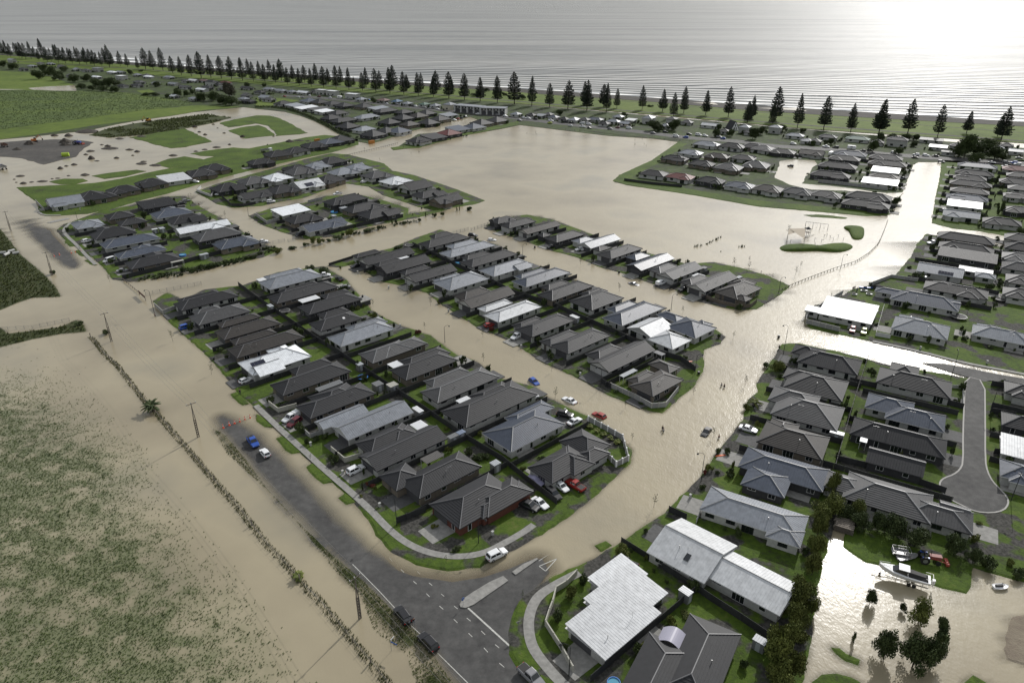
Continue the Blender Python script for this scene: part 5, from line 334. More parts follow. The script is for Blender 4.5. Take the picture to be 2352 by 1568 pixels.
ROWS = [['ml',42.0,'left road row','near corner',-1,[('K','r',42.0,[('h',-8.0,123.0,16.7,10.6),('h',-2.5,124.0,13.0,7.0),('h',-2.2,123.1,14.3,4.6)]),('K','b',42.0,[('h',-16.3,132.2,17.5,8.5),('h',-25.0,131.1,7.5,7.4)]),('K','w',42.0,[('g',-26.1,142.8,20.3,8.2),('h',-30.6,146.3,13.9,7.4),('x',-27.1,147.9,7.7,6.2)]),('L','w',42.0,[('g',-35.6,155.3,19.4,8.2),('g',-44.0,156.7,13.1,4.9)]),('K','b',42.0,[('h',-47.2,165.1,19.6,8.2),('h',-47.6,166.8,12.0,10)]),('K','b',42.0,[('h',-57.1,177.3,21.1,8.2),('h',-59.1,184.3,11.6,4.9)]),('W','w',42.0,[('h',-70.9,188.8,18.4,12.7)]),('B','b',42.0,[('h',-77.0,199.9,21.9,8.2),('h',-82.4,204.5,13.7,4.6)]),('B','b',42.0,[('h',-86.5,211.4,19.0,8.2),('h',-91.6,217.4,13.5,4.9)]),('G','w',42.0,[('h',-99.8,222.5,17.7,9.6),('h',-105.3,225.6,8.9,4.6)]),('K','w',42.0,[('h',-109.3,235.1,20.3,8.4),('h',-113.1,238.3,14.4,4.6)])]],['mr',42.0,'row behind the left road row','junction corner',1,[('K','w',42.0,[('h',11.3,136.1,13.6,8.2),('h',13.6,137.2,7.0,9.4),('h',17.7,144.5,8.2,9.6),('h',18.9,139.8,7.2,5.4)]),('D','w',42.0,[('h',3.0,151.0,18.4,11.0),('h',4.6,158.7,13.3,5.0)]),('K','w',42.0,[('h',-5.8,163.6,25,10.8),('h',-5.3,168.7,12.4,6.4)]),('G','w',42.0,[('h',-14.4,173.6,21.9,8.2),('h',-18.5,178.0,13.3,4.6)]),('K','b',42.0,[('h',-25.8,185.2,18.7,8.6),('h',-26.3,190.3,15,6.0)]),('G','b',42.0,[('h',-38.4,194.1,14.8,8.2),('h',-34.4,197.2,15,7.0)]),('L','w',42.0,[('h',-48.6,207.4,19.9,9.0),('h',-48.2,214.0,13.0,5.5)]),('K','w',42.0,[('h',-58.8,216.7,15.7,8.2),('h',-61.1,223.4,10.1,5.1)]),('K','k',42.0,[('h',-64.3,232.1,20.7,8.8),('h',-64.2,240.5,10.3,4.6)]),('K','b',42.0,[('h',-76.6,242.7,24.5,8.2),('h',-79.1,246.8,15,4.6)]),('L','w',42.0,[('h',-84.9,256.1,21.8,10.4),('h',-89.2,261.8,15,4.6)])]],['nl',42.0,'middle block left row','near corner',-1,[('B','b',42.0,[('h',40.7,174.5,14.1,8.2),('h',37.2,177.7,9.1,4.6),('h',44.6,184.5,5.1,7.8)]),('K','w',42.0,[('g',33.3,190.8,21.6,8.2),('h',28.4,193.7,11.5,5.9)]),('K','w',42.0,[('h',21.6,201.9,19.7,8.2),('h',15.3,203.7,13.5,5.1)]),('K','w',42.0,[('h',11.0,213.8,19.6,8.2),('h',5.5,215.2,11.1,4.6)]),('S','w',42.0,[('h',0.3,225.4,20.1,8.2),('h',-5.9,230.1,12.7,4.6)]),('B','w',42.0,[('g',-9.2,237.1,20.8,8.2),('h',-14.2,240.9,13.3,7.3)]),('L','w',42.0,[('h',-19.5,254.5,19.0,11.3),('h',-24.6,257.2,11.7,4.6)]),('K','w',42.0,[('g',-31.9,262.1,20.5,8.2),('h',-38.4,266.0,12.4,4.6)]),('K','k',42.0,[('g',-43.9,272.3,21.8,8.9),('h',-50.3,274.8,12.2,4.6)]),('K','w',42.0,[('g',-52.3,282.2,23.3,8.2),('h',-61.3,285.8,11.9,4.6)])]],['nr',42.0,'middle block right row','near corner',1,[('D','w',42.0,[('h',58.6,211.8,12,12.2),('h',54.0,220.6,5.3,8.5),('h',63.3,214.3,5,4.6)]),('S','w',42.0,[('g',45.4,211.6,12,10.1),('h',49.8,202.5,10.1,10)]),('D','w',42.0,[('h',41.7,223.7,22.3,8.9),('h',38.6,229.3,12.1,4.6)]),('K','w',42.0,[('h',30.3,235.5,17.1,11.3),('h',30.0,242.3,10.1,4.8)]),('K','b',42.0,[('h',19.8,244.5,22.0,8.2),('h',16.3,249.7,11.5,5.0)]),('D','w',42.0,[('h',11.4,258.5,23.7,8.2),('h',7.7,262.3,14.7,4.6)]),('L','w',42.0,[('h',-2.2,269.4,21.4,11.1)]),('K','w',42.0,[('h',-9.5,280.3,25,8.2),('h',-15.2,283.8,12.2,4.6)]),('L','w',42.0,[('h',-19.0,292.3,25,8.2),('h',-21.5,298.9,14.7,6.0)]),('K','w',42.0,[('h',-30.2,303.8,22.5,8.2),('h',-32.2,312.2,10.5,4.6)])]],['pk',42.0,'flooded park edge row','near end',-1,[('B','b',42.0,[('h',83.6,244.7,16.8,10.0),('h',82.9,237.1,5,5.6),('h',87.0,251.1,9.3,6.8)]),('K','w',42.0,[('g',76.2,252.9,22.3,8.2),('h',70.1,254.9,12.6,5.8)]),('G','w',42.0,[('g',66.4,264.6,19.6,8.2),('h',60.7,267.9,12.5,6.1)]),('D','k',42.0,[('g',56.6,275.6,21.8,8.2),('h',52.7,282.8,9.9,6.1)]),('K','w',42.0,[('h',45.8,289.1,20.7,8.5),('h',38.7,293.2,7.5,4.6)]),('L','w',42.0,[('g',38.7,302.6,19.8,8.2),('h',31.7,305.1,9.5,5.4)]),('K','k',42.0,[('h',23.9,310.3,18.3,8.2),('h',14.6,312.3,5.4,4.6)]),('B','w',42.0,[('g',12.8,323.0,21.7,8.2)]),('K','w',42.0,[('h',3.0,330.8,17.5,8.2)]),('K','k',42.0,[('h',-4.4,336.1,12,8.2)])]],['ql',42.0,'far left block front row','near end',-1,[('K','b',42.0,[('h',-147.4,276.9,19.4,10.1),('x',-149.1,282.9,6.4,10)]),('D','w',42.0,[('h',-158.0,288.6,18.9,8.2),('x',-159.6,294.0,7.7,7.0)]),('D','w',42.0,[('h',-169.8,303.6,22.6,11.7)]),('K','w',42.0,[('h',-182.9,314.7,17.4,11.3),('x',-188.9,319.1,5.8,9.7)]),('L','w',42.0,[('h',-202.3,329.3,12,14)])]],['qr',42.0,'far left block back row','near end',1,[('D','b',42.0,[('h',-121.7,300.9,17.6,12.8)]),('G','k',42.0,[('h',-134.6,312.3,19.7,13.3)]),('W','w',42.0,[('g',-145.8,324.6,23.8,10.5)]),('K','w',42.0,[('h',-158.4,337.5,16.5,12.6)]),('D','w',42.0,[('h',-170.8,348.7,17.5,11.9),('x',-173.8,354.8,7.1,10)]),('K','k',42.0,[('m',-185.9,366.1,16.9,14)]),('K','b',42.0,[('h',-183.1,332.9,12,8.2),('h',-194.3,343.7,12.0,10)])]],['tl',41.0,'long upper left row','left end',-1,[('L','w',41.0,[('g',-237.2,371.3,16,15.5),('g',-235.4,363.7,6.5,5)]),('K','b',41.0,[('h',-227.8,380.5,16,15.5),('h',-221.2,382.8,9.9,9)]),('K','b',41.0,[('h',-218.1,395.6,16,13.2)]),('K','b',41.0,[('h',-209.7,411.8,16,15.5)]),('S','w',41.0,[('m',-201.7,424.2,16,15.5),('m',-204.2,425.9,6.6,8.8)]),('K','b',41.0,[('h',-190.5,437.0,16,15.2)]),('K','b',41.0,[('h',-187.7,451.2,16,15.5)]),('K','k',41.0,[('h',-164.4,470.5,16,12.2)]),('K','b',41.0,[('h',-161.1,495.7,16,15.5)]),('K','w',41.0,[('h',-152.3,510.1,16,15.5)]),('K','k',41.0,[('h',-143.9,527.5,16,15.5)]),('D','k',41.0,[('h',-136.0,543.8,16,15.5)]),('K','k',41.0,[('h',-130.1,553.3,16,15.5)])]],['v1',46.0,'upper left island cluster','the left',1,[('K','k',46.0,[('h',-161.2,400.6,16,15.5)]),('G','w',46.0,[('h',-152.0,416.8,16,15.5)]),('K','w',46.0,[('g',-140.8,384.0,16,12.8)]),('K','b',46.0,[('h',-128.8,396.2,16,15.5)]),('W','w',46.0,[('h',-141.1,425.9,16,15.5)]),('S','w',46.0,[('g',-118.7,409.1,16,15.5)]),('K','b',46.0,[('h',-108.5,420.0,16,15.5)]),('K','k',46.0,[('h',-135.0,450.0,16,15.5)]),('L','w',46.0,[('h',-125.3,458.0,16,15.5)]),('K','k',46.0,[('h',-118.6,473.6,16,15.5)]),('G','w',46.0,[('h',-131.4,441.8,16,15.5)]),('L','w',46.0,[('h',-98.2,453.2,16,15.5)]),('L','w',46.0,[('h',-104.8,441.9,16,15.5)]),('G','w',46.0,[('h',-82.3,432.9,16,15.5)]),('W','w',46.0,[('h',-68.5,418.2,16,15.5)]),('K','w',46.0,[('g',-55.5,403.9,16,15.5)]),('K','w',46.0,[('h',-45.5,386.4,17.6,12)]),('K','b',46.0,[('g',-35.3,374.7,16.7,12)])]],['v2',46.0,'walled group in water','the left',1,[('W','w',46.0,[('m',-112.2,353.2,16,12)]),('K','b',46.0,[('h',-101.9,338.4,16,12)]),('D','w',46.0,[('g',-89.7,327.4,21.2,12)]),('K','k',46.0,[('h',-88.7,374.0,22.2,12.3)]),('K','b',46.0,[('h',-76.5,358.9,20.0,12)]),('K','k',46.0,[('h',-66.9,348.3,18.9,13.3)])]],['ua',55.0,'cluster beside curved channel','the left',1,[('K','w',55.0,[('h',-233.6,757.5,16,12)]),('L','w',55.0,[('m',-217.2,743.3,16,13.8)]),('W','w',55.0,[('m',-201.6,727.8,23,12)]),('G','w',55.0,[('m',-187.5,719.0,20.4,12)]),('W','w',55.0,[('m',-178.6,703.6,16,12)]),('K','w',55.0,[('h',-162.0,689.5,16.2,12)]),('K','k',55.0,[('h',-162.2,660.5,16,12.9)]),('K','k',55.0,[('h',-148.1,646.5,23,12)]),('K','k',55.0,[('h',-137.7,614.2,16,15.5)]),('L','w',55.0,[('h',-121.4,600.3,17.0,12)]),('K','k',55.0,[('h',-109.5,575.4,16,15.5)]),('K','w',55.0,[('h',-101.6,591.9,16,14.8)]),('D','w',55.0,[('h',-91.7,591.9,16,15.5)])]],['ub',50.0,'upper middle cluster','the left',1,[('D','w',50.0,[('h',-211.8,778.7,15.7,15.5)]),('K','b',50.0,[('h',-198.4,768.0,15,15.5)]),('K','w',50.0,[('h',-181.8,755.4,16.8,13.6)]),('K','k',50.0,[('h',-167.7,742.5,15,15.5)]),('K','b',50.0,[('h',-147.2,736.2,15,15.5)]),('L','w',50.0,[('m',-129.9,723.9,19.8,12)]),('K','k',50.0,[('h',-120.5,705.5,23,12)]),('K','k',50.0,[('h',-101.7,696.4,15.3,12)]),('K','k',50.0,[('h',-80.0,689.5,15,15.5)]),('L','w',50.0,[('m',-58.3,679.2,15.1,12)]),('L','w',50.0,[('h',-131.4,667.0,22.7,12)]),('K','k',50.0,[('h',-106.3,636.4,15,15.5)]),('K','k',50.0,[('h',-97.6,660.2,15,15.4)]),('B','b',50.0,[('h',-85.6,672.5,15,13.7)]),('K','b',50.0,[('h',-64.1,654.8,15.9,14.1)]),('B','b',50.0,[('h',-87.3,624.7,15,12.1)]),('K','k',50.0,[('h',-72.0,633.5,15,15.5)])]],['uc',46.0,'grassy point group','the right',1,[('K','b',46.0,[('h',-13.1,647.0,16,15.5)]),('K','b',46.0,[('h',-26.0,632.0,16,15.5)]),('D','w',46.0,[('h',-32.0,612.0,16,15.5)]),('D','w',46.0,[('m',-44.6,602.5,16,15.5)]),('R','k',46.0,[('h',-50.1,581.6,16,15.5)]),('K','k',46.0,[('m',-60.6,565.2,16,15.5)]),('K','w',46.0,[('h',-70.4,549.3,16,15.5)])]],['sf',-33.0,'seafront row below conifers','the left',1,[('L','w',-33.0,[('g',-846.7,1289.3,17,8)]),('G','w',-33.0,[('h',-775.8,1250.4,12.0,8)]),('L','w',-33.0,[('h',-752.6,1239.8,17,8)]),('G','w',-33.0,[('g',-708.6,1193.9,17,8)]),('L','w',-33.0,[('g',-653.1,1137.6,9,11)]),('G','w',-33.0,[('h',-631.8,1124.4,17,8)]),('L','w',-33.0,[('f',-617.1,1128.7,17,9.3)]),('W','w',-33.0,[('h',-578.6,1094.5,17,8)]),('L','w',-33.0,[('g',-566.0,1094.5,17,8)]),('W','w',-33.0,[('f',-524.7,1013.4,15.3,10.0)]),('W','w',-33.0,[('h',-567.2,1028.0,17,8)]),('L','w',-33.0,[('h',-524.8,1058.2,10.9,8)]),('G','w',-33.0,[('h',-507.9,1050.5,11.4,8)]),('L','w',-33.0,[('h',-465.9,1024.4,17,8)]),('S','w',-33.0,[('g',-415.2,982.1,17,8)]),('R','w',-33.0,[('h',-363.8,955.8,17,8)]),('K','w',-33.0,[('h',-375.7,940.0,17,8)]),('P','w',-33.0,[('h',-400.0,978.7,17,8)]),('G','w',-33.0,[('g',-293.2,824.7,9.2,11)]),('K','w',-33.0,[('g',-317.4,898.3,17,8)]),('G','w',-33.0,[('g',-395.4,906.9,16.2,8)]),('W','w',-33.0,[('g',-364.7,881.5,17,8)]),('K','w',-33.0,[('h',-461.8,924.7,17,8)]),('L','w',-33.0,[('g',-424.7,943.0,16.0,8)]),('L','w',-33.0,[('h',-287.3,887.0,17,8)]),('L','w',-33.0,[('h',-269.3,870.6,16.1,8)]),('L','w',-33.0,[('h',-253.0,859.9,10.5,8)]),('W','w',-33.0,[('g',-237.2,852.1,17,8)]),('W','w',-33.0,[('f',-216.6,852.1,13.9,8)]),('W','w',-33.0,[('f',-202.1,841.9,15.2,8)]),('W','w',-33.0,[('f',-174.2,815.1,17,8)]),('L','w',-33.0,[('h',-160.2,792.0,9.6,10.5)]),('P','w',-33.0,[('h',-135.5,784.0,12.3,10.1)]),('C','w',-33.0,[('h',-119.8,774.4,9,11)]),('L','w',-33.0,[('h',-107.0,759.6,9,9.2)]),('E','w',-33.0,[('h',-88.7,752.6,9,11)]),('L','w',-33.0,[('h',-76.8,743.3,9,10.0)]),('L','p',-33.0,[('h',-61.4,731.5,10.2,11)]),('L','w',-33.0,[('g',-266.5,808.0,14.5,11)]),('L','w',-33.0,[('h',3.8,685.3,9,8.7)]),('K','w',-33.0,[('h',18.0,678.2,9,8)]),('L','w',-33.0,[('m',26.0,677.5,9,8)]),('G','w',-33.0,[('h',33.8,683.3,9,8)]),('D','w',-33.0,[('h',37.9,667.0,9,8)]),('L','w',-33.0,[('h',55.3,652.6,9,11)]),('D','w',-33.0,[('h',74.0,653.9,14.5,8)]),('L','w',-33.0,[('h',88.9,642.5,11.7,8)]),('L','w',-33.0,[('h',96.9,669.9,9.4,8)]),('L','p',-33.0,[('g',97.6,631.4,9,8)]),('S','w',-33.0,[('m',105.3,650.1,9,8)]),('L','w',-33.0,[('h',120.0,645.8,9.6,11)]),('G','w',-33.0,[('h',138.8,638.5,9,8)]),('G','w',-33.0,[('h',152.0,637.3,9.9,8)]),('S','w',-33.0,[('g',168.4,621.9,14.9,8)]),('L','w',-33.0,[('h',189.8,596.6,9,8)]),('L','w',-33.0,[('h',214.6,595.8,10.0,8)]),('L','w',-33.0,[('h',222.1,571.7,13.5,8)]),('L','w',-33.0,[('h',223.3,549.8,9,8)]),('G','w',-33.0,[('h',245.2,564.9,13.4,8)]),('E','w',-33.0,[('h',264.9,557.4,17,9.8)]),('G','w',-33.0,[('h',286.1,539.3,14.5,8)]),('K','w',-33.0,[('m',319.2,553.2,16.2,8)]),('D','w',-33.0,[('m',309.3,525.3,11.9,8)]),('G','w',-33.0,[('f',306.2,506.1,9,8)]),('L','w',-33.0,[('g',355.4,509.1,9,8)]),('K','w',-33.0,[('h',-476.2,918.6,14.6,8)]),('G','w',-33.0,[('h',-476.8,962.2,17,8)]),('L','w',-33.0,[('h',-451.5,952.5,9.3,8)]),('W','w',-33.0,[('g',-370.6,819.8,9.0,8)]),('L','w',-33.0,[('h',-340.6,798.8,12.8,8)]),('K','w',-33.0,[('h',-365.5,901.1,15.9,8)]),('G','w',-33.0,[('h',-341.7,889.8,15.6,8)]),('K','k',-33.0,[('h',-274.9,776.5,14.1,8)]),('L','w',-33.0,[('h',-286.7,796.5,11.7,8)]),('K','w',-33.0,[('h',-367.0,936.8,14.4,8)]),('W','w',-33.0,[('h',-496.9,1031.6,15.6,8)]),('G','w',-33.0,[('h',-608.9,1042.9,17,8)]),('L','w',-33.0,[('h',-757.9,1198.9,17,8)]),('K','w',-33.0,[('h',-736.5,1142.2,17,8)]),('G','w',-33.0,[('h',-422.3,975.3,13.0,8)]),('K','w',-33.0,[('h',-288.3,854.8,13.7,8)]),('G','w',-33.0,[('h',-257.7,789.7,15.2,8)]),('K','w',-33.0,[('h',-227.4,862.6,9,8)]),('K','w',-33.0,[('h',46.5,654.8,9,8)]),('G','w',-33.0,[('h',64.6,651.7,9,8)]),('K','w',-33.0,[('h',79.5,630.5,9,8)]),('L','w',-33.0,[('h',129.6,619.0,9,8)]),('K','w',-33.0,[('h',172.3,591.9,9,8)]),('G','w',-33.0,[('h',191.5,586.7,9,8)]),('K','w',-33.0,[('h',273.5,542.6,9,8)]),('G','w',-33.0,[('h',325.1,529.6,9,8)]),('K','w',-33.0,[('h',340.0,528.5,9,8)]),('L','w',-33.0,[('h',349.4,521.2,9,8)]),('K','w',-33.0,[('h',361.7,529.6,9,8)]),('G','w',-33.0,[('h',228.9,548.2,9,8)])]],['fb',-31.0,'far park bank block','the left',1,[('L','w',-31.0,[('h',143.7,534.9,18.5,12)]),('K','w',-31.0,[('h',160.1,526.0,18.0,12.3)]),('K','b',-31.0,[('h',175.0,524.3,16,12)]),('G','w',-31.0,[('h',179.7,516.5,16,14.2)]),('L','w',-31.0,[('h',124.5,502.3,16,12)]),('K','b',-31.0,[('h',109.2,482.4,17.1,12)]),('B','b',-31.0,[('h',139.6,489.7,16,12)]),('K','w',-31.0,[('h',155.8,484.2,16,12)]),('K','b',-31.0,[('h',123.5,465.9,16,12)]),('G','b',-31.0,[('h',137.7,454.5,16.6,14.9)]),('G','b',-31.0,[('h',157.0,460.5,16,15.5)]),('K','k',-31.0,[('h',189.3,504.8,17.3,12)]),('B','w',-31.0,[('g',208.2,500.3,16,12)]),('D','w',-31.0,[('h',233.5,497.6,21.3,12)]),('K','k',-31.0,[('h',223.0,481.9,19.5,12)]),('K','b',-31.0,[('h',251.9,484.6,20.8,12)]),('K','b',-31.0,[('h',243.7,465.1,23,12)]),('K','k',-31.0,[('h',208.6,458.3,22.9,12.6)]),('K','w',-31.0,[('h',87.1,437.0,16,12)]),('R','w',-31.0,[('h',101.6,428.9,16,12)]),('K','k',-31.0,[('h',117.3,418.6,16,12)]),('D','w',-31.0,[('h',131.3,407.1,16.3,12)]),('B','w',-31.0,[('h',144.6,398.7,16,12.8)]),('G','w',-31.0,[('h',158.7,391.6,16,12)]),('K','w',-31.0,[('h',172.1,385.2,16,12)]),('K','k',-31.0,[('h',184.9,365.3,23,12)]),('K','k',-31.0,[('h',193.6,380.9,22.7,12)]),('K','k',-31.0,[('h',193.9,433.3,22.4,12)]),('W','w',-31.0,[('m',233.6,446.1,16,12)]),('B','k',-31.0,[('h',224.0,427.8,17.0,12)]),('S','w',-31.0,[('m',215.7,415.2,19.4,12)])]],['gr',-31.0,'row right of bright avenue','far end',-1,[('D','w',-31.0,[('h',298.9,459.6,22.2,11)]),('K','w',-31.0,[('h',284.2,437.8,21.0,11)]),('K','w',-31.0,[('h',273.9,424.9,17.4,11)]),('K','b',-31.0,[('h',265.6,409.8,21.4,11)]),('K','k',-31.0,[('h',255.3,393.1,19.1,11)]),('D','w',-31.0,[('h',245.3,378.2,19.8,11)]),('W','w',-31.0,[('m',236.2,364.5,16,11)]),('L','w',-31.0,[('g',223.7,345.7,16,11)])]],['gs',-31.0,'second row behind avenue','far end',-1,[('R','w',-31.0,[('h',318.3,450.0,16,11)]),('K','b',-31.0,[('h',309.3,431.4,16.2,11)]),('K','b',-31.0,[('h',295.0,415.6,16,11)]),('G','w',-31.0,[('h',289.7,399.1,16,11)]),('K','w',-31.0,[('h',276.5,382.0,16,11)]),('K','k',-31.0,[('h',258.7,353.5,16,11)]),('K','w',-31.0,[('h',235.9,332.8,16.1,11)]),('K','w',-31.0,[('h',283.5,376.4,16,11)]),('G','w',-31.0,[('h',258.1,334.7,16,11)]),('K','b',-31.0,[('h',317.2,424.9,16,11)]),('K','w',-31.0,[('h',333.5,454.8,16,11)])]],['jb',-33.0,'right block between side streets','far end',-1,[('K','b',-33.0,[('h',203.6,306.7,22.3,11)]),('K','w',-33.0,[('h',195.7,293.0,20.8,11)]),('K','k',-33.0,[('m',190.7,283.2,21.4,11)]),('L','w',-33.0,[('g',169.8,265.6,16,11),('m',183.7,265.4,11.7,5),('h',184.1,259.6,7.1,5.3)]),('K','w',-33.0,[('h',164.2,244.8,20.7,11)]),('D','w',-33.0,[('h',147.7,235.0,21.6,11),('h',139.7,242.8,11.2,5),('g',154.7,230.8,5.7,5)]),('S','w',-33.0,[('m',116.0,225.0,17.0,15.0),('m',104.5,226.5,5.0,4.5)]),('L','w',-33.0,[('h',134.0,211.5,16.3,14.1)]),('L','w',-33.0,[('h',156.9,205.9,16.1,11)]),('G','w',-33.0,[('h',205.1,268.2,16,11)]),('K','w',-33.0,[('h',187.9,239.9,16,11)]),('K','w',-33.0,[('h',221.9,293.2,16,11)]),('G','w',-33.0,[('h',212.7,280.4,16,11)]),('K','w',-33.0,[('h',197.8,254.0,16,11)]),('K','w',-33.0,[('h',229.9,306.3,16,11)])]],['rb',-31.0,'right foreground column','far end',-1,[('K','w',-31.0,[('h',94.5,187.6,16.7,10.5),('h',90.1,194.5,7.6,6.8)]),('K','w',-31.0,[('h',85.0,173.4,15.4,12.5),('h',84.2,177.5,12.5,7.2)]),('G','w',-31.0,[('h',77.4,159.3,16.3,13.0),('h',76.2,165.8,12.1,9)]),('B','b',-31.0,[('h',68.9,146.0,15.2,12.9)]),('D','k',-31.0,[('h',62.5,134.3,18.5,9.5),('h',57.0,129.5,9.5,8.5)]),('L','w',-30.0,[('h',50.8,118.6,20.5,9.2),('h',55.1,112.0,6.8,5.4)]),('S','w',-42.0,[('g',35.4,107.8,12.5,13.5),('g',44.5,99.5,15.0,9.5)]),('S','w',42.0,[('m',17.7,90.1,14.9,9.2),('m',20.6,95.3,13,9),('m',19.8,100.3,9.6,6.6)]),('K','b',59.0,[('h',30.5,81.5,18.0,9.0),('h',23.2,78.8,15.0,8.5)])]],['cd',-31.0,'turning circle group','far end',1,[('K','w',-31.0,[('h',113.1,174.8,18.5,10.8),('h',113.7,181.6,7.5,8.4)]),('D','w',-31.0,[('h',104.1,156.5,13.6,9.2),('h',100.3,162.3,11.3,9)]),('K','k',-31.0,[('h',95.1,147.2,21,9.2),('g',89.5,137.0,12.0,7.5)]),('G','w',-31.0,[('h',81.5,124.0,17.0,11.0),('h',74.0,128.5,8.0,7.0)]),('G','w',-31.0,[('h',89.5,118.3,12.5,9.2)]),('K','w',-31.0,[('h',142.4,169.3,12.5,9.2)]),('K','k',-31.0,[('h',131.3,152.7,12.5,9.2)]),('S','w',-31.0,[('m',123.8,141.0,12.5,9.2)]),('D','w',-31.0,[('h',117.9,131.6,12.5,9.2)])]]]

# ------------------------------------------------------------------ ground, water, sea
mb = MB(); mb.quad((-6000, -400, -2.2), (6000, -400, -2.2), (6000, 2600, -2.2), (-6000, 2600, -2.2))
struct(link('ground', mb.mesh('ground', M_beach)))
def beach_side(X, Y, line):
    """>0 on the sea side of the beach polyline"""
    bx = np.array([p[0] for p in line]); by = np.array([p[1] for p in line]); o = np.argsort(bx)
    return Y-np.interp(X, bx[o], by[o])
def axis(lo, hi, step, far_lo, far_hi, growth=1.25):
    a = list(np.arange(lo, hi+step, step)); s = step; x = lo
    while x > far_lo: s *= growth; x -= min(s, 40); a.insert(0, x)
    s = step; x = hi
    while x < far_hi: s *= growth; x += min(s, 40); a.append(x)
    return np.array(a)
gx = axis(-215, 75, .8, -2600, 1400); gy = axis(55, 330, .8, -60, 2300)
X, Y = np.meshgrid(gx, gy, indexing='ij')
op = np.ones(X.shape)
nzz = fbm(X, Y, 7, 3)-.5
for poly, wid, nz_amp in ((DRY[0], 3.6, 1.8), (DRY[1], 3.0, 1.8), (VERGE[0], 1.4, 7.0)):
    sdv = distpoly(X, Y, poly); sdv[inpoly(X, Y, poly)] *= -1
    sdv = sdv+nzz*nz_amp-(.9 if poly is not VERGE[0] else -.7)
    op = np.minimum(op, np.clip((sdv+.6)/wid, 0, 1)**.7)
for n_, z, pts in LAND:
    if n_ in ('lawn', 'rough_grass', 'mud_bank') and min(math.hypot(*p) for p in pts) < 330:
        sdv = distpoly(X, Y, pts); sdv[inpoly(X, Y, pts)] = 0; op = np.minimum(op, np.clip(.35+(sdv+nzz*1.2)/2.0, .25, 1))
keep = beach_side(X, Y, BEACH) < -70
nx, ny = X.shape; idx = np.arange(nx*ny).reshape(nx, ny)
cell = (op[:-1, :-1]+op[1:, :-1]+op[:-1, 1:]+op[1:, 1:]) > .001
cell &= keep[:-1, :-1]
q = np.stack([idx[:-1, :-1][cell], idx[1:, :-1][cell], idx[1:, 1:][cell], idx[:-1, 1:][cell]], 1)
used, inv = np.unique(q, return_inverse=True); q = inv.reshape(q.shape)
vx = np.stack([X.ravel()[used], Y.ravel()[used], np.zeros(len(used))], 1)
me = bpy.data.meshes.new('flood_water'); me.vertices.add(len(vx)); me.vertices.foreach_set('co', vx.ravel())
me.loops.add(q.size); me.loops.foreach_set('vertex_index', q.ravel().astype(np.int32)); me.polygons.add(len(q))
me.polygons.foreach_set('loop_start', (np.arange(len(q))*4).astype(np.int32)); me.polygons.foreach_set('loop_total', np.full(len(q), 4, np.int32))
me.update(calc_edges=True)
at = me.attributes.new('murk', 'FLOAT', 'POINT'); at.data.foreach_set('value', op.ravel()[used].astype(np.float32))
def crop_d(x, y):
    # thick towards the lower left, thinning out along the fence and towards the top
    a = np.array(RF[4]); b = np.array(RF[-1]); d = (b-a)/np.linalg.norm(b-a)
    lat = np.abs((x-a[0])*d[1]-(y-a[1])*d[0])
    f = np.clip((lat-7)/24, 0, 1)*np.clip((192-y)/50, .03, 1)
    n1 = fbm(x, y, 16, 21); n2 = fbm(x, y, 2.2, 22)
    rows = .5+.5*np.sin((x*.35+y)*1.05)
    return np.clip(f*(.35+1.2*(n1-.25))*(.3+1.4*(n2-.3))*(.8+.4*rows)*2.2, 0, 1)
wd_ = np.where(inpoly(X, Y, FIELD), crop_d(X, Y), 0)
at = me.attributes.new('weed', 'FLOAT', 'POINT'); at.data.foreach_set('value', wd_.ravel()[used].astype(np.float32))
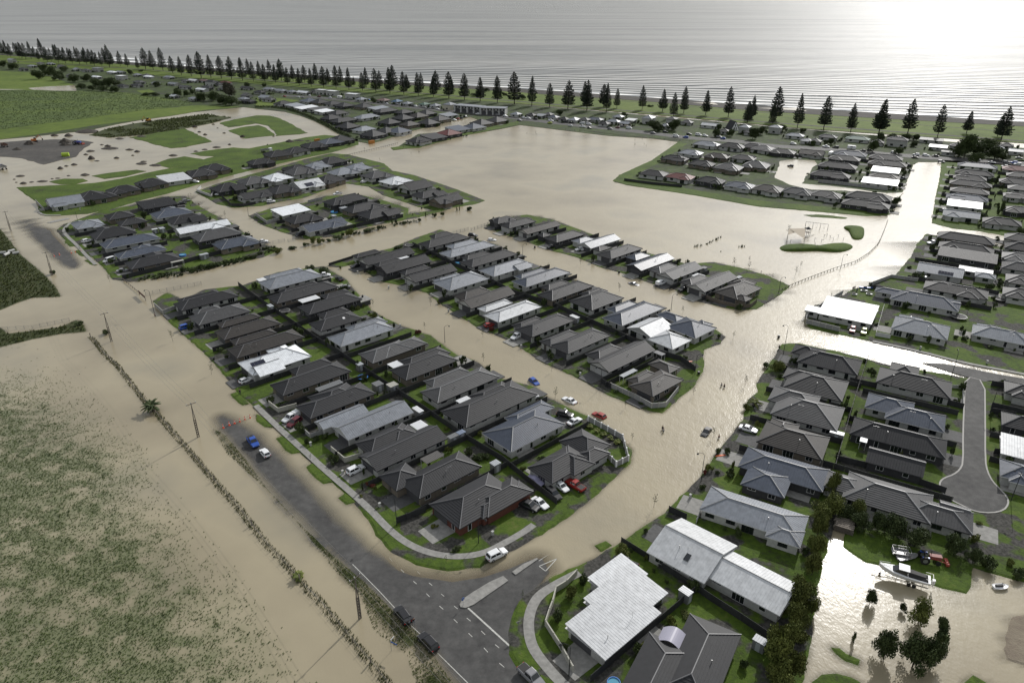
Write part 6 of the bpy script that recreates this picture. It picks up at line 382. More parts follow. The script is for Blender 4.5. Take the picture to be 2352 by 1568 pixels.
def water_mat(name, stops, nscale, rough, bumps, murk=False, foam=None, swell=None):
    m = bpy.data.materials.new(name); m.use_nodes = True; n = m.node_tree.nodes; l = m.node_tree.links
    b = n['Principled BSDF']; b.inputs['Roughness'].default_value = rough; b.inputs['IOR'].default_value = 1.33
    if foam: b.inputs['Specular IOR Level'].default_value = .20
    else: b.inputs['Specular IOR Level'].default_value = .68
    g = n.new('ShaderNodeNewGeometry')
    mpg = n.new('ShaderNodeMapping'); mpg.inputs['Rotation'].default_value = (0, 0, math.radians(33)); mpg.inputs['Scale'].default_value = (.22, 1.5, 1) if foam else (1, 1, 1); l.new(g.outputs['Position'], mpg.inputs['Vector'])
    t = n.new('ShaderNodeTexNoise'); t.inputs['Scale'].default_value = nscale; t.inputs['Detail'].default_value = 5; l.new(mpg.outputs[0], t.inputs['Vector'])
    r = n.new('ShaderNodeValToRGB'); e = r.color_ramp.elements; e[0].position = stops[0][0]; e[0].color = (*stops[0][1], 1); e[1].position = stops[-1][0]; e[1].color = (*stops[-1][1], 1)
    for p, c in stops[1:-1]: k = e.new(p); k.color = (*c, 1)
    l.new(t.outputs['Fac'], r.inputs['Fac']); col = r.outputs['Color']
    prev = None
    for sc, st, dist, stretch in bumps:
        mp2 = n.new('ShaderNodeMapping'); mp2.inputs['Rotation'].default_value = (0, 0, math.radians(20)); mp2.inputs['Scale'].default_value = (stretch, 1, 1)
        l.new(g.outputs['Position'], mp2.inputs['Vector'])
        tt = n.new('ShaderNodeTexNoise'); tt.inputs['Scale'].default_value = sc; tt.inputs['Detail'].default_value = 3; l.new(mp2.outputs[0], tt.inputs['Vector'])
        bp = n.new('ShaderNodeBump'); bp.inputs['Strength'].default_value = st; bp.inputs['Distance'].default_value = dist
        if murk:   # open reaches are wind-ruffled, the sheltered west side is calm
            sx_ = n.new('ShaderNodeSeparateXYZ'); l.new(g.outputs['Position'], sx_.inputs[0]); mr_ = n.new('ShaderNodeMapRange'); mr_.inputs['From Min'].default_value = -70; mr_.inputs['From Max'].default_value = 25; mr_.inputs['To Min'].default_value = .16; mr_.inputs['To Max'].default_value = 1.35; l.new(sx_.outputs['X'], mr_.inputs['Value'])
            mr2 = n.new('ShaderNodeMapRange'); mr2.inputs['From Min'].default_value = 95; mr2.inputs['From Max'].default_value = 150; mr2.inputs['To Min'].default_value = .42; l.new(sx_.outputs['Y'], mr2.inputs['Value']); m0 = n.new('ShaderNodeMath'); m0.operation = 'MULTIPLY'; l.new(mr_.outputs[0], m0.inputs[0]); l.new(mr2.outputs[0], m0.inputs[1]); mu_ = n.new('ShaderNodeMath'); mu_.operation = 'MULTIPLY'; l.new(tt.outputs['Fac'], mu_.inputs[0]); l.new(m0.outputs[0], mu_.inputs[1]); l.new(mu_.outputs[0], bp.inputs['Height'])
        else: l.new(tt.outputs['Fac'], bp.inputs['Height'])
        if prev: l.new(prev, bp.inputs['Normal'])
        prev = bp.outputs[0]
    if swell:
        wv = n.new('ShaderNodeTexWave'); wv.bands_direction = 'Y'; wv.inputs['Scale'].default_value = swell[0]; wv.inputs['Distortion'].default_value = 5; wv.inputs['Detail'].default_value = 3; wv.inputs['Detail Scale'].default_value = .5
        mp3 = n.new('ShaderNodeMapping'); mp3.inputs['Rotation'].default_value = (0, 0, math.radians(33)); mp3.inputs['Scale'].default_value = (.35, 1, 1); l.new(g.outputs['Position'], mp3.inputs['Vector']); l.new(mp3.outputs[0], wv.inputs['Vector'])
        bp = n.new('ShaderNodeBump'); bp.inputs['Strength'].default_value = swell[1]; bp.inputs['Distance'].default_value = swell[2]; l.new(wv.outputs['Fac'], bp.inputs['Height']); l.new(prev, bp.inputs['Normal']); prev = bp.outputs[0]
    l.new(prev, b.inputs['Normal'])
    if foam:
        a = n.new('ShaderNodeAttribute'); a.attribute_name = 'foam'
        ft = n.new('ShaderNodeTexNoise'); ft.inputs['Scale'].default_value = .035; ft.inputs['Detail'].default_value = 8; ft.inputs['Roughness'].default_value = .7
        mp4 = n.new('ShaderNodeMapping'); mp4.inputs['Rotation'].default_value = (0, 0, math.radians(33)); mp4.inputs['Scale'].default_value = (.3, 1.3, 1); l.new(g.outputs['Position'], mp4.inputs['Vector']); l.new(mp4.outputs[0], ft.inputs['Vector'])
        ad = n.new('ShaderNodeMath'); ad.operation = 'ADD'; l.new(a.outputs['Fac'], ad.inputs[0]); l.new(ft.outputs['Fac'], ad.inputs[1])
        mr = n.new('ShaderNodeMapRange'); mr.inputs['From Min'].default_value = .98; mr.inputs['From Max'].default_value = 1.15; l.new(ad.outputs[0], mr.inputs['Value'])
        mc = n.new('ShaderNodeMix'); mc.data_type = 'RGBA'; mc.inputs['B'].default_value = (.75, .76, .75, 1); l.new(mr.outputs[0], mc.inputs['Factor']); l.new(col, mc.inputs['A']); col = mc.outputs['Result']
    if murk:
        a = n.new('ShaderNodeAttribute'); a.attribute_name = 'weed'; wm_ = n.new('ShaderNodeMath'); wm_.operation = 'MULTIPLY'; wm_.inputs[1].default_value = .75; l.new(a.outputs['Fac'], wm_.inputs[0])
        mc = n.new('ShaderNodeMix'); mc.data_type = 'RGBA'; mc.inputs['B'].default_value = (.095, .12, .05, 1); l.new(wm_.outputs[0], mc.inputs['Factor']); l.new(col, mc.inputs['A']); col = mc.outputs['Result']
    l.new(col, b.inputs['Base Color'])
    if murk:
        a = n.new('ShaderNodeAttribute'); a.attribute_name = 'murk'
        mt = n.new('ShaderNodeBsdfTransparent'); ms = n.new('ShaderNodeMixShader')
        l.new(a.outputs['Fac'], ms.inputs[0]); l.new(mt.outputs[0], ms.inputs[1]); l.new(b.outputs[0], ms.inputs[2]); l.new(ms.outputs[0], n['Material Output'].inputs[0])
    return m
M_flood = water_mat('flood_water', [(.3, (.215, .187, .130)), (.42, (.275, .237, .162)), (.55, (.322, .280, .192)), (.7, (.25, .224, .163))], .022, .20, [(1.3, .20, .16, 1.9), (.4, .14, .4, 1.4)], murk=True)
me.materials.append(M_flood)
M_flood2 = water_mat('flood_water_pond', [(.3, (.215, .187, .130)), (.42, (.275, .237, .162)), (.55, (.322, .280, .192)), (.7, (.25, .224, .163))], .022, .20, [(1.3, .20, .16, 1.9), (.4, .14, .4, 1.4)])
struct(link('flood_water', me))
# sea: grid with a foam attribute near the shore
sx = axis(-900, 900, 12, -26000, 26000, 1.15); sy0 = np.concatenate([np.arange(0, 260, 6), 260+np.cumsum(np.geomspace(8, 4000, 44))])
bx = np.array([p[0] for p in BEACH]); by = np.array([p[1] for p in BEACH]); o_ = np.argsort(bx); bx = bx[o_]; by = by[o_]
sx = np.array(sorted(set(np.concatenate([np.arange(-4000, 2600, 14.), np.geomspace(2600, 30000, 14), -np.geomspace(4000, 30000, 14)]))))
slope0 = (by[1]-by[0])/(bx[1]-bx[0]); slope1 = (by[-1]-by[-2])/(bx[-1]-bx[-2])
yb = np.interp(sx, bx, by); yb = np.where(sx < bx[0], by[0]+(sx-bx[0])*slope0, yb); yb = np.where(sx > bx[-1], by[-1]+(sx-bx[-1])*slope1, yb)
SX, SY0 = np.meshgrid(sx, sy0, indexing='ij'); off = SY0; SYY = yb[:, None]-8+off
foam = np.where(off < 14, .62, 0)+.62*np.exp(-((off-45)/38)**2)+.46*np.exp(-((off-135)/35)**2)+.20*np.exp(-((off-230)/40)**2)
foam = foam*(.75+.5*np.clip((SX+200)/-900, 0, 1))
nx, ny = SX.shape; idx = np.arange(nx*ny).reshape(nx, ny)
q = np.stack([idx[:-1, :-1], idx[1:, :-1], idx[1:, 1:], idx[:-1, 1:]], -1).reshape(-1, 4)
SZ = np.full(SX.shape, -.25)+np.where(off < 400, .5*np.maximum(0, np.sin(off/27.+SX*.002+fbm(SX, off, 160, 9)*3.2))**4*np.exp(-off/300), 0)*3.2*np.clip(off/20, 0, 1)
me = bpy.data.meshes.new('sea'); me.from_pydata(np.stack([SX.ravel(), SYY.ravel(), SZ.ravel()], 1).tolist(), [], q.tolist())
at = me.attributes.new('foam', 'FLOAT', 'POINT'); at.data.foreach_set('value', foam.ravel().astype(np.float32))
me.polygons.foreach_set('use_smooth', [True]*len(q))
M_sea = water_mat('sea', [(.3, (.22, .228, .226)), (.5, (.30, .303, .294)), (.7, (.36, .358, .344))], .004, .42, [(.35, .5, 1.2, 1.5), (.06, .4, 3.0, .6)], foam=True, swell=(.016, .8, 9.0))
me.materials.append(M_sea); struct(link('sea', me))

def edgey(pts, step=1.6, jit=.25): return resample(pts, step, True, jit)
LM = {'lawn': M_lawn, 'rough_grass': M_rough, 'field': M_field, 'earth_bank': M_bank, 'gravel_pad': M_grav, 'mud_bank': M_mudb}
for i, (n_, z, pts) in enumerate(LAND):
    if n_ == 'pond':
        struct(slab('flood_pond', edgey(pts, 4, .5), z, M_flood2, 0)); continue
    if n_ == 'meadow':
        struct(slab('meadow', edgey(pts, 6, 1), z, M_park, .1)); continue
    big = i in (7,)
    near = min(math.hypot(*p) for p in pts) < 420
    m = M_farl if big else (M_yard if i in (0, 1, 2, 3, 4, 5, 9, 10) else LM[n_])
    nm = {'lawn': 'lawn', 'rough_grass': 'rough_grass_ground', 'field': 'crop_field', 'earth_bank': 'earth_bank', 'gravel_pad': 'gravel_ground', 'mud_bank': 'mud_bank'}[n_]
    if big: nm = 'town_ground'; pts = pts
    struct(slab(nm, edgey(pts, 1.6 if near else 5, .22 if near else .8), z, m, z+.16, flare=1.1 if near and not big else 0))
# park strip between seafront houses and beach, beach shingle
def strip(name, A, off0, off1, z, m, drop=0):
    xs = np.arange(-4200, 1500, 20.); mbb = MB()
    bx = np.array([p[0] for p in A]); by = np.array([p[1] for p in A]); o = np.argsort(bx)
    f = lambda x: float(np.interp(x, bx[o], by[o]))
    for a, b in zip(xs[:-1], xs[1:]):
        mbb.quad((a, f(a)+off0, z), (b, f(b)+off0, z), (b, f(b)+off1, z-drop), (a, f(a)+off1, z-drop))
    return struct(link(name, mbb.mesh(name, m)))
strip('park_grass', BEACH2, -95, 3, .30, M_park)
strip('beach', BEACH2, 3, 95, .45, M_beach, 1.5)
# swimming mounds of grass in the park
for k, (pts, h) in enumerate(MOUNDS):
    pts = smooth_line(pts, 2, True); cx = sum(p[0] for p in pts)/len(pts); cy = sum(p[1] for p in pts)/len(pts); n = len(pts); v = []; f = []
    for r_, zz in ((1, -.1), (.97, .25*h), (.88, .6*h), (.65, .88*h), (.3, h)):
        v += [(cx+(x-cx)*r_, cy+(y-cy)*r_, zz) for x, y in pts]
    for a in range(4):
        for i in range(n): j = (i+1) % n; f.append((a*n+i, a*n+j, (a+1)*n+j, (a+1)*n+i))
    f.append(tuple(4*n+i for i in range(n)))
    if poly_area(pts) < 0: f = [t[::-1] for t in f]
    me = bpy.data.meshes.new('grass_mound'); me.from_pydata(v, [], f); me.materials.append(M_lawn); me.polygons.foreach_set('use_smooth', [True]*len(f))
    struct(link('grass_mound', me))
bed = [(-240, 45), (90, 45), (90, 345), (-240, 345)]
struct(slab('flood_bed', bed, -.22, M_mud, 0))
# roads
rb = ribbon(smooth_line(resample(ROADS[0][1], 12), 1), 13, -.06); struct(link('road', rb.mesh('road', M_asph)))
struct(slab('road_junction', resample(DRY[0], 3, True), -.05, M_asph, 0))
struct(slab('road_patch', resample(DRY[1], 3, True), -.05, M_asph, 0))
struct(slab('verge_ground', resample(VERGE[0], 3, True), -.035, M_rough, 0))
# rough verge grass tufts
def tufts(name, poly_list, dens, hmin, hmax, wd, z, m, seed, density=None, blades=4, lean=(.5, .2)):
    r = np.random.default_rng(seed); P_ = []
    for poly in poly_list:
        xs = [p[0] for p in poly]; ys = [p[1] for p in poly]; x0, x1, y0, y1 = min(xs), max(xs), min(ys), max(ys)
        n = int((x1-x0)*(y1-y0)*dens); x = r.uniform(x0, x1, n); y = r.uniform(y0, y1, n); k = inpoly(x, y, poly)
        if density is not None: k &= r.random(n) < density(x, y)
        P_.append(np.stack([x[k], y[k]], 1))
    P_ = np.concatenate(P_); n = len(P_)
    a = r.uniform(0, 2*np.pi, (n, blades)); h = r.uniform(hmin, hmax, (n, 1))*r.uniform(.6, 1, (n, blades)); wdd = wd*r.uniform(.6, 1.3, (n, 1))
    ca, sa = np.cos(a), np.sin(a)
    tipx = P_[:, :1]+ca*wdd*r.uniform(.5, 1.2, (n, blades))+lean[0]*h*.5; tipy = P_[:, 1:]+sa*wdd*r.uniform(.5, 1.2, (n, blades))+lean[1]*h*.5
    bl = wdd*.35
    v = np.stack([np.stack([P_[:, :1]-sa*bl, P_[:, 1:]+ca*bl, np.full((n, blades), z)], -1), np.stack([P_[:, :1]+sa*bl, P_[:, 1:]-ca*bl, np.full((n, blades), z)], -1), np.stack([tipx, tipy, z+h], -1)], 2).reshape(-1, 3)
    me = bpy.data.meshes.new(name); k = len(v); me.vertices.add(k); me.vertices.foreach_set('co', v.ravel()); me.loops.add(k); me.loops.foreach_set('vertex_index', np.arange(k, dtype=np.int32))
    me.polygons.add(k//3); me.polygons.foreach_set('loop_start', np.arange(0, k, 3, dtype=np.int32)); me.polygons.foreach_set('loop_total', np.full(k//3, 3, np.int32)); me.update(calc_edges=True)
    me.materials.append(m); return link(name, me)
M_crop = mat('crop_leaves', (.040, .062, .016), .7, col2=(.085, .118, .026), nscale=.8, spec=.3)
M_tuft = mat('tuft_leaves', (.045, .062, .018), .8, col2=(.10, .115, .034), nscale=.7, spec=.2)
o = tufts('flooded_crop', [FIELD], 11, .12, .30, .22, -.03, M_crop, 5, crop_d, 4)
struct(o, 'stuff')
def verge_d(x, y): return np.clip((fbm(x, y, 6, 31)-.31)*5, 0, 1)
o = tufts('verge_grass', [VERGE[0]], 20, .10, .28, .20, -.03, M_tuft, 6, verge_d, 4); struct(o, 'stuff')
for k, (n_, z, pts) in enumerate(LAND):
    if n_ == 'rough_grass':
        o = tufts('rough_grass', [pts], 1.2, .4, 1.0, .5, z, M_tuft, 8, None, 4); struct(o, 'stuff')
    if n_ == 'field':
        o = tufts('tall_crop', [pts], .16, .3, .9, .8, z, mat('tall_crop', (.050, .078, .022), .8, col2=(.095, .135, .028), nscale=.05), 9, None, 4); struct(o, 'stuff')
    if n_ == 'earth_bank':
        o = tufts('bank_weeds', [pts], .5, .5, 1.5, 1.1, z, M_tuft, 10, lambda x, y: fbm(x, y, 25, 5) > .45, 4); struct(o, 'stuff')
FENW = RF[:]
band = [(x-.7, y-.35) for x, y in RF]+[(x+.7, y+.5) for x, y in RF[::-1]]
o = tufts('fence_line_weeds', [band], 18, .2, .6, .17, -.02, M_tuft, 11, lambda x, y: .25+.9*fbm(x, y, 4, 6), 4); struct(o, 'stuff')
# cul-de-sac, side street, footpaths
struct(slab('side_street', resample(RSTREET, 4, True), .20, M_asph, .3))
struct(slab('turning_circle', smooth_line(CDS, 1, True), .215, M_asph, .3))
kb = ribbon(smooth_line(CDS, 1, True)+[smooth_line(CDS, 1, True)[0]], .35, .27); struct(link('kerb', kb.mesh('kerb', mat('kerb_concrete', (.34, .33, .31), .85))))
for pts, wd in FPATH:
    pts = smooth_line(pts, 2)
    struct(link('footpath', ribbon(pts, wd, .225).mesh('footpath', M_conc)))
for pts, wd in SEAROADS:
    zz = .36 if wd != 13 else .22
    struct(link('seafront_road' if wd == 13 else 'coastal_track', ribbon(smooth_line(pts, 2), wd, zz).mesh('road', M_asph if wd == 13 else M_grav)))
for nm, pts in (('traffic_island', ISLAND), ('traffic_island', ISLAND2), ('traffic_island', ISLAND3)):
    struct(slab(nm, pts, .13, M_conc, .3))
mk = mat('road_marking', (.42, .42, .39), .7, noise=.3, nscale=3)
for pts, wd in MARKS:
    struct(link('road_marking', ribbon(resample(pts, 2), wd, -.044 if wd < .3 else -.043).mesh('road_marking', mk)))
gw = GIVEWAY; mbb = MB()
for a, b in ((0, 1), (1, 2), (2, 0)):
    d = Vector(gw[b])-Vector(gw[a]); mbb.f += []; r_ = ribbon([gw[a], gw[b]], .16, .006); i0 = len(mbb.v); mbb.v += r_.v; mbb.f += [tuple(i0+k for k in t) for t in r_.f]
struct(link('give_way_triangle', mbb.mesh('give_way_triangle', mk)))
# pond surfaces inside the far bank block and along the glare avenue stay part of flood_water

# ------------------------------------------------------------------ houses
def face_strips(mb, p0, p1, q1, q0, mode, lift=.038, pitch_n=None):
    """roof plane p0-p1 (eave) to q0-q1 (top), as tile courses or upstanding ribs"""
    p0, p1, q0, q1 = map(Vector, (p0, p1, q0, q1)); up = Vector((0, 0, 1))
    if mode == 'plain':
        if (q0-q1).length < .01: mb.tri(p0, p1, q0)
        else: mb.quad(p0, p1, q1, q0)
        return
    if mode == 'tile':
        sl = max(((q0+q1)/2-(p0+p1)/2).length, .5); n = max(2, round(sl/.52))
        for k in range(n):
            a, b = k/n, (k+1)/n
            A, B = p0.lerp(q0, a)+up*lift*1.5, p1.lerp(q1, a)+up*lift*1.5; Cc, D = p1.lerp(q1, b), p0.lerp(q0, b)
            if (Cc-D).length < .02: mb.tri(A, B, Cc)
            else: mb.quad(A, B, Cc, D)
            if k: mb.quad(A-up*lift*1.5, B-up*lift*1.5, B, A)
    else:
        if (q0-q1).length < .01: mb.tri(p0, p1, q0)
        else: mb.quad(p0, p1, q1, q0)
        e = p1-p0; ln = e.length; ed = e/ln; mid = (q0+q1)/2
        sd_ = mid-p0; sd_ = sd_-ed*sd_.dot(ed); L0 = sd_.length; sdn = sd_/L0
        a0 = (q0-p0).dot(ed); a1 = (q1-p0).dot(ed); n = int(ln/.55); nrm = ed.cross(sdn); nrm = nrm if nrm.z > 0 else -nrm
        for k in range(1, n):
            u = ln*k/n
            if u < a0: t = u/a0 if a0 > .01 else 1
            elif u > a1: t = (ln-u)/(ln-a1) if ln-a1 > .01 else 1
            else: t = 1
            if t < .04: continue
            b = p0+ed*u; c = b+sdn*L0*t; w_ = ed*.04; h_ = nrm*.032
            mb.quad(b-w_, b+w_*0+h_, c+h_, c-w_); mb.quad(b+h_, b+w_, c+w_, c+h_)
def roof_mesh(kind, l, wd, col, z0, mode, pitch):
    """returns (roof MB, ridge MB, gable walls MB, height). local frame, length along x"""
    rf, rg, gb = MB(), MB(), MB(); sw = False
    if wd > l and kind in 'hx': l, wd = wd, l; sw = True
    hx, hy = l/2, wd/2; fd = .22
    if kind in 'hx':
        h = hy*pitch; r = hx-hy
        A, B, Cc, D = (-hx, -hy, z0), (hx, -hy, z0), (hx, hy, z0), (-hx, hy, z0); R0, R1 = (-r, 0, z0+h), (r, 0, z0+h)
        face_strips(rf, A, B, R1, R0, mode); face_strips(rf, Cc, D, R0, R1, mode); face_strips(rf, B, Cc, R1, R1, mode); face_strips(rf, D, A, R0, R0, mode)
        lines = [(R0, R1), (A, R0), (D, R0), (B, R1), (Cc, R1)]
    elif kind == 'g':
        h = hy*pitch*.95
        A, B, Cc, D = (-hx, -hy, z0), (hx, -hy, z0), (hx, hy, z0), (-hx, hy, z0); R0, R1 = (-hx, 0, z0+h), (hx, 0, z0+h)
        face_strips(rf, A, B, R1, R0, mode); face_strips(rf, Cc, D, R0, R1, mode); lines = [(R0, R1)]
        for s in (-1, 1):
            x = s*(hx-.32); a, b, c = (x, -hy+.4, z0-.05), (x, hy-.4, z0-.05), (x, 0, z0+h-.2)
            gb.tri(a, b, c) if s > 0 else gb.tri(b, a, c)
            for yy in (-1, 1):   # barge boards
                rf.quad((s*hx, yy*hy, z0-.2), (s*hx, yy*hy, z0), (s*hx, 0, z0+h), (s*hx, 0, z0+h-.2), 1)
    elif kind == 'm':
        h = wd*.09
        A, B, Cc, D = (-hx, -hy, z0), (hx, -hy, z0), (hx, hy, z0+h), (-hx, hy, z0+h)
        face_strips(rf, A, B, Cc, D, mode); lines = []
        gb.quad((hx-.3, hy-.3, z0-.1), (-hx+.3, hy-.3, z0-.1), (-hx+.3, hy-.3, z0+h-.06), (hx-.3, hy-.3, z0+h-.06))
        for s in (-1, 1):
            a, b, c = (s*(hx-.3), -hy+.3, z0-.1), (s*(hx-.3), hy-.3, z0-.1), (s*(hx-.3), hy-.3, z0+h-.06)
            gb.tri(a, b, c) if s > 0 else gb.tri(b, a, c)
            rf.quad((s*hx, -hy, z0-.2), (s*hx, hy, z0+h-.2), (s*hx, hy, z0+h), (s*hx, -hy, z0), 1)
        rf.quad((hx, hy, z0+h-.2), (-hx, hy, z0+h-.2), (-hx, hy, z0+h), (hx, hy, z0+h), 1)
    else:
        h = .3; rf.quad((-hx, -hy, z0+.05), (hx, -hy, z0+.05), (hx, hy, z0+.05), (-hx, hy, z0+.05)); lines = []
        for (cx, cy, lx, ly) in ((0, -hy, l, .2), (0, hy, l, .2), (-hx, 0, .2, wd), (hx, 0, .2, wd)): gb.box(cx, cy, z0+.1, lx, ly, .5)
    if kind in 'hxg':
        ys = (-1, 1)
        for s in ys: rf.quad((-hx, s*hy, z0-fd), (hx, s*hy, z0-fd), (hx, s*hy, z0+.001), (-hx, s*hy, z0+.001), 1)
        if kind != 'g':
            for s in ys: rf.quad((s*hx, -hy, z0-fd), (s*hx, hy, z0-fd), (s*hx, hy, z0+.001), (s*hx, -hy, z0+.001), 1)
    elif kind == 'm': rf.quad((-hx, -hy, z0-fd), (hx, -hy, z0-fd), (hx, -hy, z0), (-hx, -hy, z0), 1)
    rf.quad((-hx, hy, z0-fd+.02), (hx, hy, z0-fd+.02), (hx, -hy, z0-fd+.02), (-hx, -hy, z0-fd+.02), 1)  # soffit
    for a, b in lines:
        if (Vector(a)-Vector(b)).length > .3: rg.bar(Vector(a)+Vector((0, 0, .05)), Vector(b)+Vector((0, 0, .05)), .12, 4)
    if sw:
        R_ = Matrix.Rotation(math.pi/2, 4, 'Z')
        for q in (rf, rg, gb): q.xf(R_)
    return rf, rg, gb, h
WIN = {}
def win_mesh(wd, h, dark, mull):
    k = (wd, h, dark, mull)
    if k not in WIN:
        m = MB(); t = .07
        for cx, cz, a, b in ((0, h/2, wd, t), (0, -h/2, wd, t), (-wd/2, 0, t, h), (wd/2, 0, t, h)): m.box(cx, 0, cz, a+.02, .08, b+.02)
        for i in range(mull): m.box(-wd/2+wd*(i+1)/(mull+1), 0, 0, .05, .07, h)
        f = m.mesh('window', M_frameD if dark else M_frame); g = MB(); g.box(0, .0, 0, wd-.04, .03, h-.04); WIN[k] = (f, g.mesh('pane', M_glass))
    return WIN[k]
GAR = {}
def garage_mesh(wd, pale):
    if (wd, pale) not in GAR:
        m = MB()
        for i in range(5): m.box(0, 0, -1.05+.22+i*.42, wd, .08, .40)
        GAR[(wd, pale)] = m.mesh('garage_door', M_garageW if pale else M_garage)
    return GAR[(wd, pale)]
DOORM = None
def door_mesh():
    global DOORM
    if DOORM is None:
        m = MB(); m.box(0, 0, 0, .95, .08, 2.05); m.box(.3, -.06, 0, .06, .06, .5); DOORM = m.mesh('front_door', mat('door_paint', (.09, .08, .075), .5))
    return DOORM
def wall_slots(rects, i):
    """yield (x,y,nx,ny,length) for 4 sides of rect i (house frame) after inset"""
    k, cx, cy, l, wd = rects[i]; ins = .5
    return [((cx, cy-wd/2+ins), (0, -1), l-2*ins-.4), ((cx, cy+wd/2-ins), (0, 1), l-2*ins-.4), ((cx-l/2+ins, cy), (-1, 0), wd-2*ins-.4), ((cx+l/2-ins, cy), (1, 0), wd-2*ins-.4)]
def inside(px, py, rects, skip, m=.2):
    for j, (k, cx, cy, l, wd) in enumerate(rects):
        if j != skip and abs(px-cx) < l/2-.5+m and abs(py-cy) < wd/2-.5+m: return True
    return False
COLN = dict(K='charcoal', B='dark brown', G='mid grey', D='slate blue', L='light grey', S='silver grey', W='white', R='red', P='brownish red', C='blue', E='green')
SHP = dict(h='hipped', g='gabled', m='low sloping', f='flat', x='hipped')
WALN = dict(w='pale walls', b='brown brick walls', k='dark walls', r='red brick walls', p='cream walls', g='grey walls')
HOUSES = []
def house(col, wall, ang, rects, front, seed, label, group, storeys=1, detail=2):
    rd = random.Random(seed)
    cx, cy = rects[0][1], rects[0][2]; th = math.radians(ang); ca, sa = math.cos(th), math.sin(th)
    loc = []
    for r in rects:
        dx, dy = r[1]-cx, r[2]-cy; loc.append((r[0], dx*ca+dy*sa, -dx*sa+dy*ca, r[3], r[4]))
    if len(loc) == 1 and loc[0][0] in 'hg' and loc[0][3] > 11 and detail:
        k, _, _, l, wd = loc[0]; s = rd.choice((-1, 1)); fx = front if front else 1
        loc.append((rd.choice('hhg') if k == 'h' else 'h', fx*(l*.22), s*(wd*.28), min(wd*.62, l*.45), wd*.62))
        if rd.random() < .6: loc.append(('h', -fx*l*.2, -s*wd*.3, l*.34, wd*.55))
        loc[0] = (k, 0, 0, l, wd*.86)
    root = bpy.data.objects.new('house', None); C.objects.link(root); root.location = (cx, cy, .15); root.rotation_euler = (0, 0, th); root.empty_display_size = .5
    tag(root, label, 'house', group); eave = 2.45 if storeys == 1 else 5.1
    mode = 'plain' if detail < 1 else ('tile' if col in 'KBG' or (col == 'R') else 'rib')
    if col in 'KG' and rd.random() < .15 and detail: mode = 'rib'
    wb = MB(); gbl = MB(); pitch = rd.uniform(.40, .48) if col in 'KBG' else rd.uniform(.36, .44)
    rb_ = MB()
    for i, r in enumerate(loc):
        k, x, y, l, wd = r; ins = .5+.013*i
        wb.box(x, y, eave/2-.12, l-2*ins, wd-2*ins, eave+.1)
        z0 = eave+.011*i; kk = k
        rf, rg, gb, h = roof_mesh(kk, l, wd, col, z0, mode if kk != 'f' else 'plain', pitch)
        T = Matrix.Translation((x, y, 0)); rf.xf(T); rg.xf(T); gb.xf(T)
        if kk == 'g' and gb.v:
            for f_ in gb.f:
                g1 = MB(); g1.tri(*[gb.v[a] for a in f_]); link('gable_wall', g1.mesh('gable_wall', MATS['wall_'+wall]), root)
            gb = MB()
        for q_, t_ in ((rg, rb_), (gb, gbl)):
            n0 = len(t_.v); t_.v += q_.v; t_.f += [tuple(n0+a for a in f) for f in q_.f]; t_.m += q_.m
        link('roof', rf.mesh('roof', [MATS['roof_'+col], M_fasciaW if (wall == 'w' and col in 'LSWD') else M_fascia]), root)
    link('wall', wb.mesh('wall', MATS['wall_'+wall]), root)
    if gbl.v: link('gable_wall', gbl.mesh('gable_wall', MATS['wall_'+wall]), root)
    if rb_.v: link('ridge_cap', rb_.mesh('ridge_cap', M_ridge if col in 'LDSWG' else M_ridgeD), root)
    dark = wall in 'wp' and rd.random() < .6
    wz = 1.35
    for i in range(len(loc)):
        for (px, py), (nx, ny), ln in wall_slots(loc, i):
            o_ = .013*i; px -= nx*o_; py -= ny*o_
            isfront = (front < 0 and nx < 0) or (front > 0 and nx > 0)
            tx, ty = -ny, nx; rot = math.atan2(ty, tx)
            used = []
            if isfront and ln > 5 and i <= 1 and not inside(px+nx*.6, py+ny*.6, loc, i) and not getattr(root, 'gdone', False) and 'g' not in root.keys():
                gwid = 4.6 if ln > 6 else 2.6; s = rd.choice((-1, 1)); off = s*(ln/2-gwid/2-.4)
                link('garage_door', garage_mesh(gwid, wall == 'w' and rd.random() < .35), root, (px+tx*off+nx*.03, py+ty*off+ny*.03, 1.05), rot)
                used.append((off-gwid/2-.3, off+gwid/2+.3)); root['g'] = 1
            for fl in range(storeys if detail else 1):
                step = 3.6 if detail == 2 else (5.0 if detail == 1 else 6)
                n = int(ln/step)
                for k_ in range(n):
                    off = -ln/2+ln*(k_+.5)/n+rd.uniform(-.4, .4)
                    if any(a < off+.9 and b > off-.9 for a, b in used): continue
                    X_, Y_ = px+tx*off, py+ty*off
                    if inside(X_+nx*.4, Y_+ny*.4, loc, i, .8): continue
                    ww, hh, mu = rd.choice(((1.8, 1.2, 1), (1.2, 1.1, 0), (.9, 1.9, 0), (2.4, 2.0, 2), (1.8, .6, 1), (1.5, 1.2, 1)))
                    if detail == 0: ww, hh, mu = 1.8, 1.3, 1
                    z = (2.1-hh/2) if fl == 0 else 2.9+2.0-hh/2
                    if k_ == 0 and isfront and 'd' not in root.keys() and fl == 0:
                        link('front_door', door_mesh(), root, (X_+nx*.04, Y_+ny*.04, 1.03), rot); root['d'] = 1; continue
                    f, g = win_mesh(ww, hh, dark, mu); o = link('window', f, root, (X_+nx*.03, Y_+ny*.03, z), rot); link('pane', g, o)
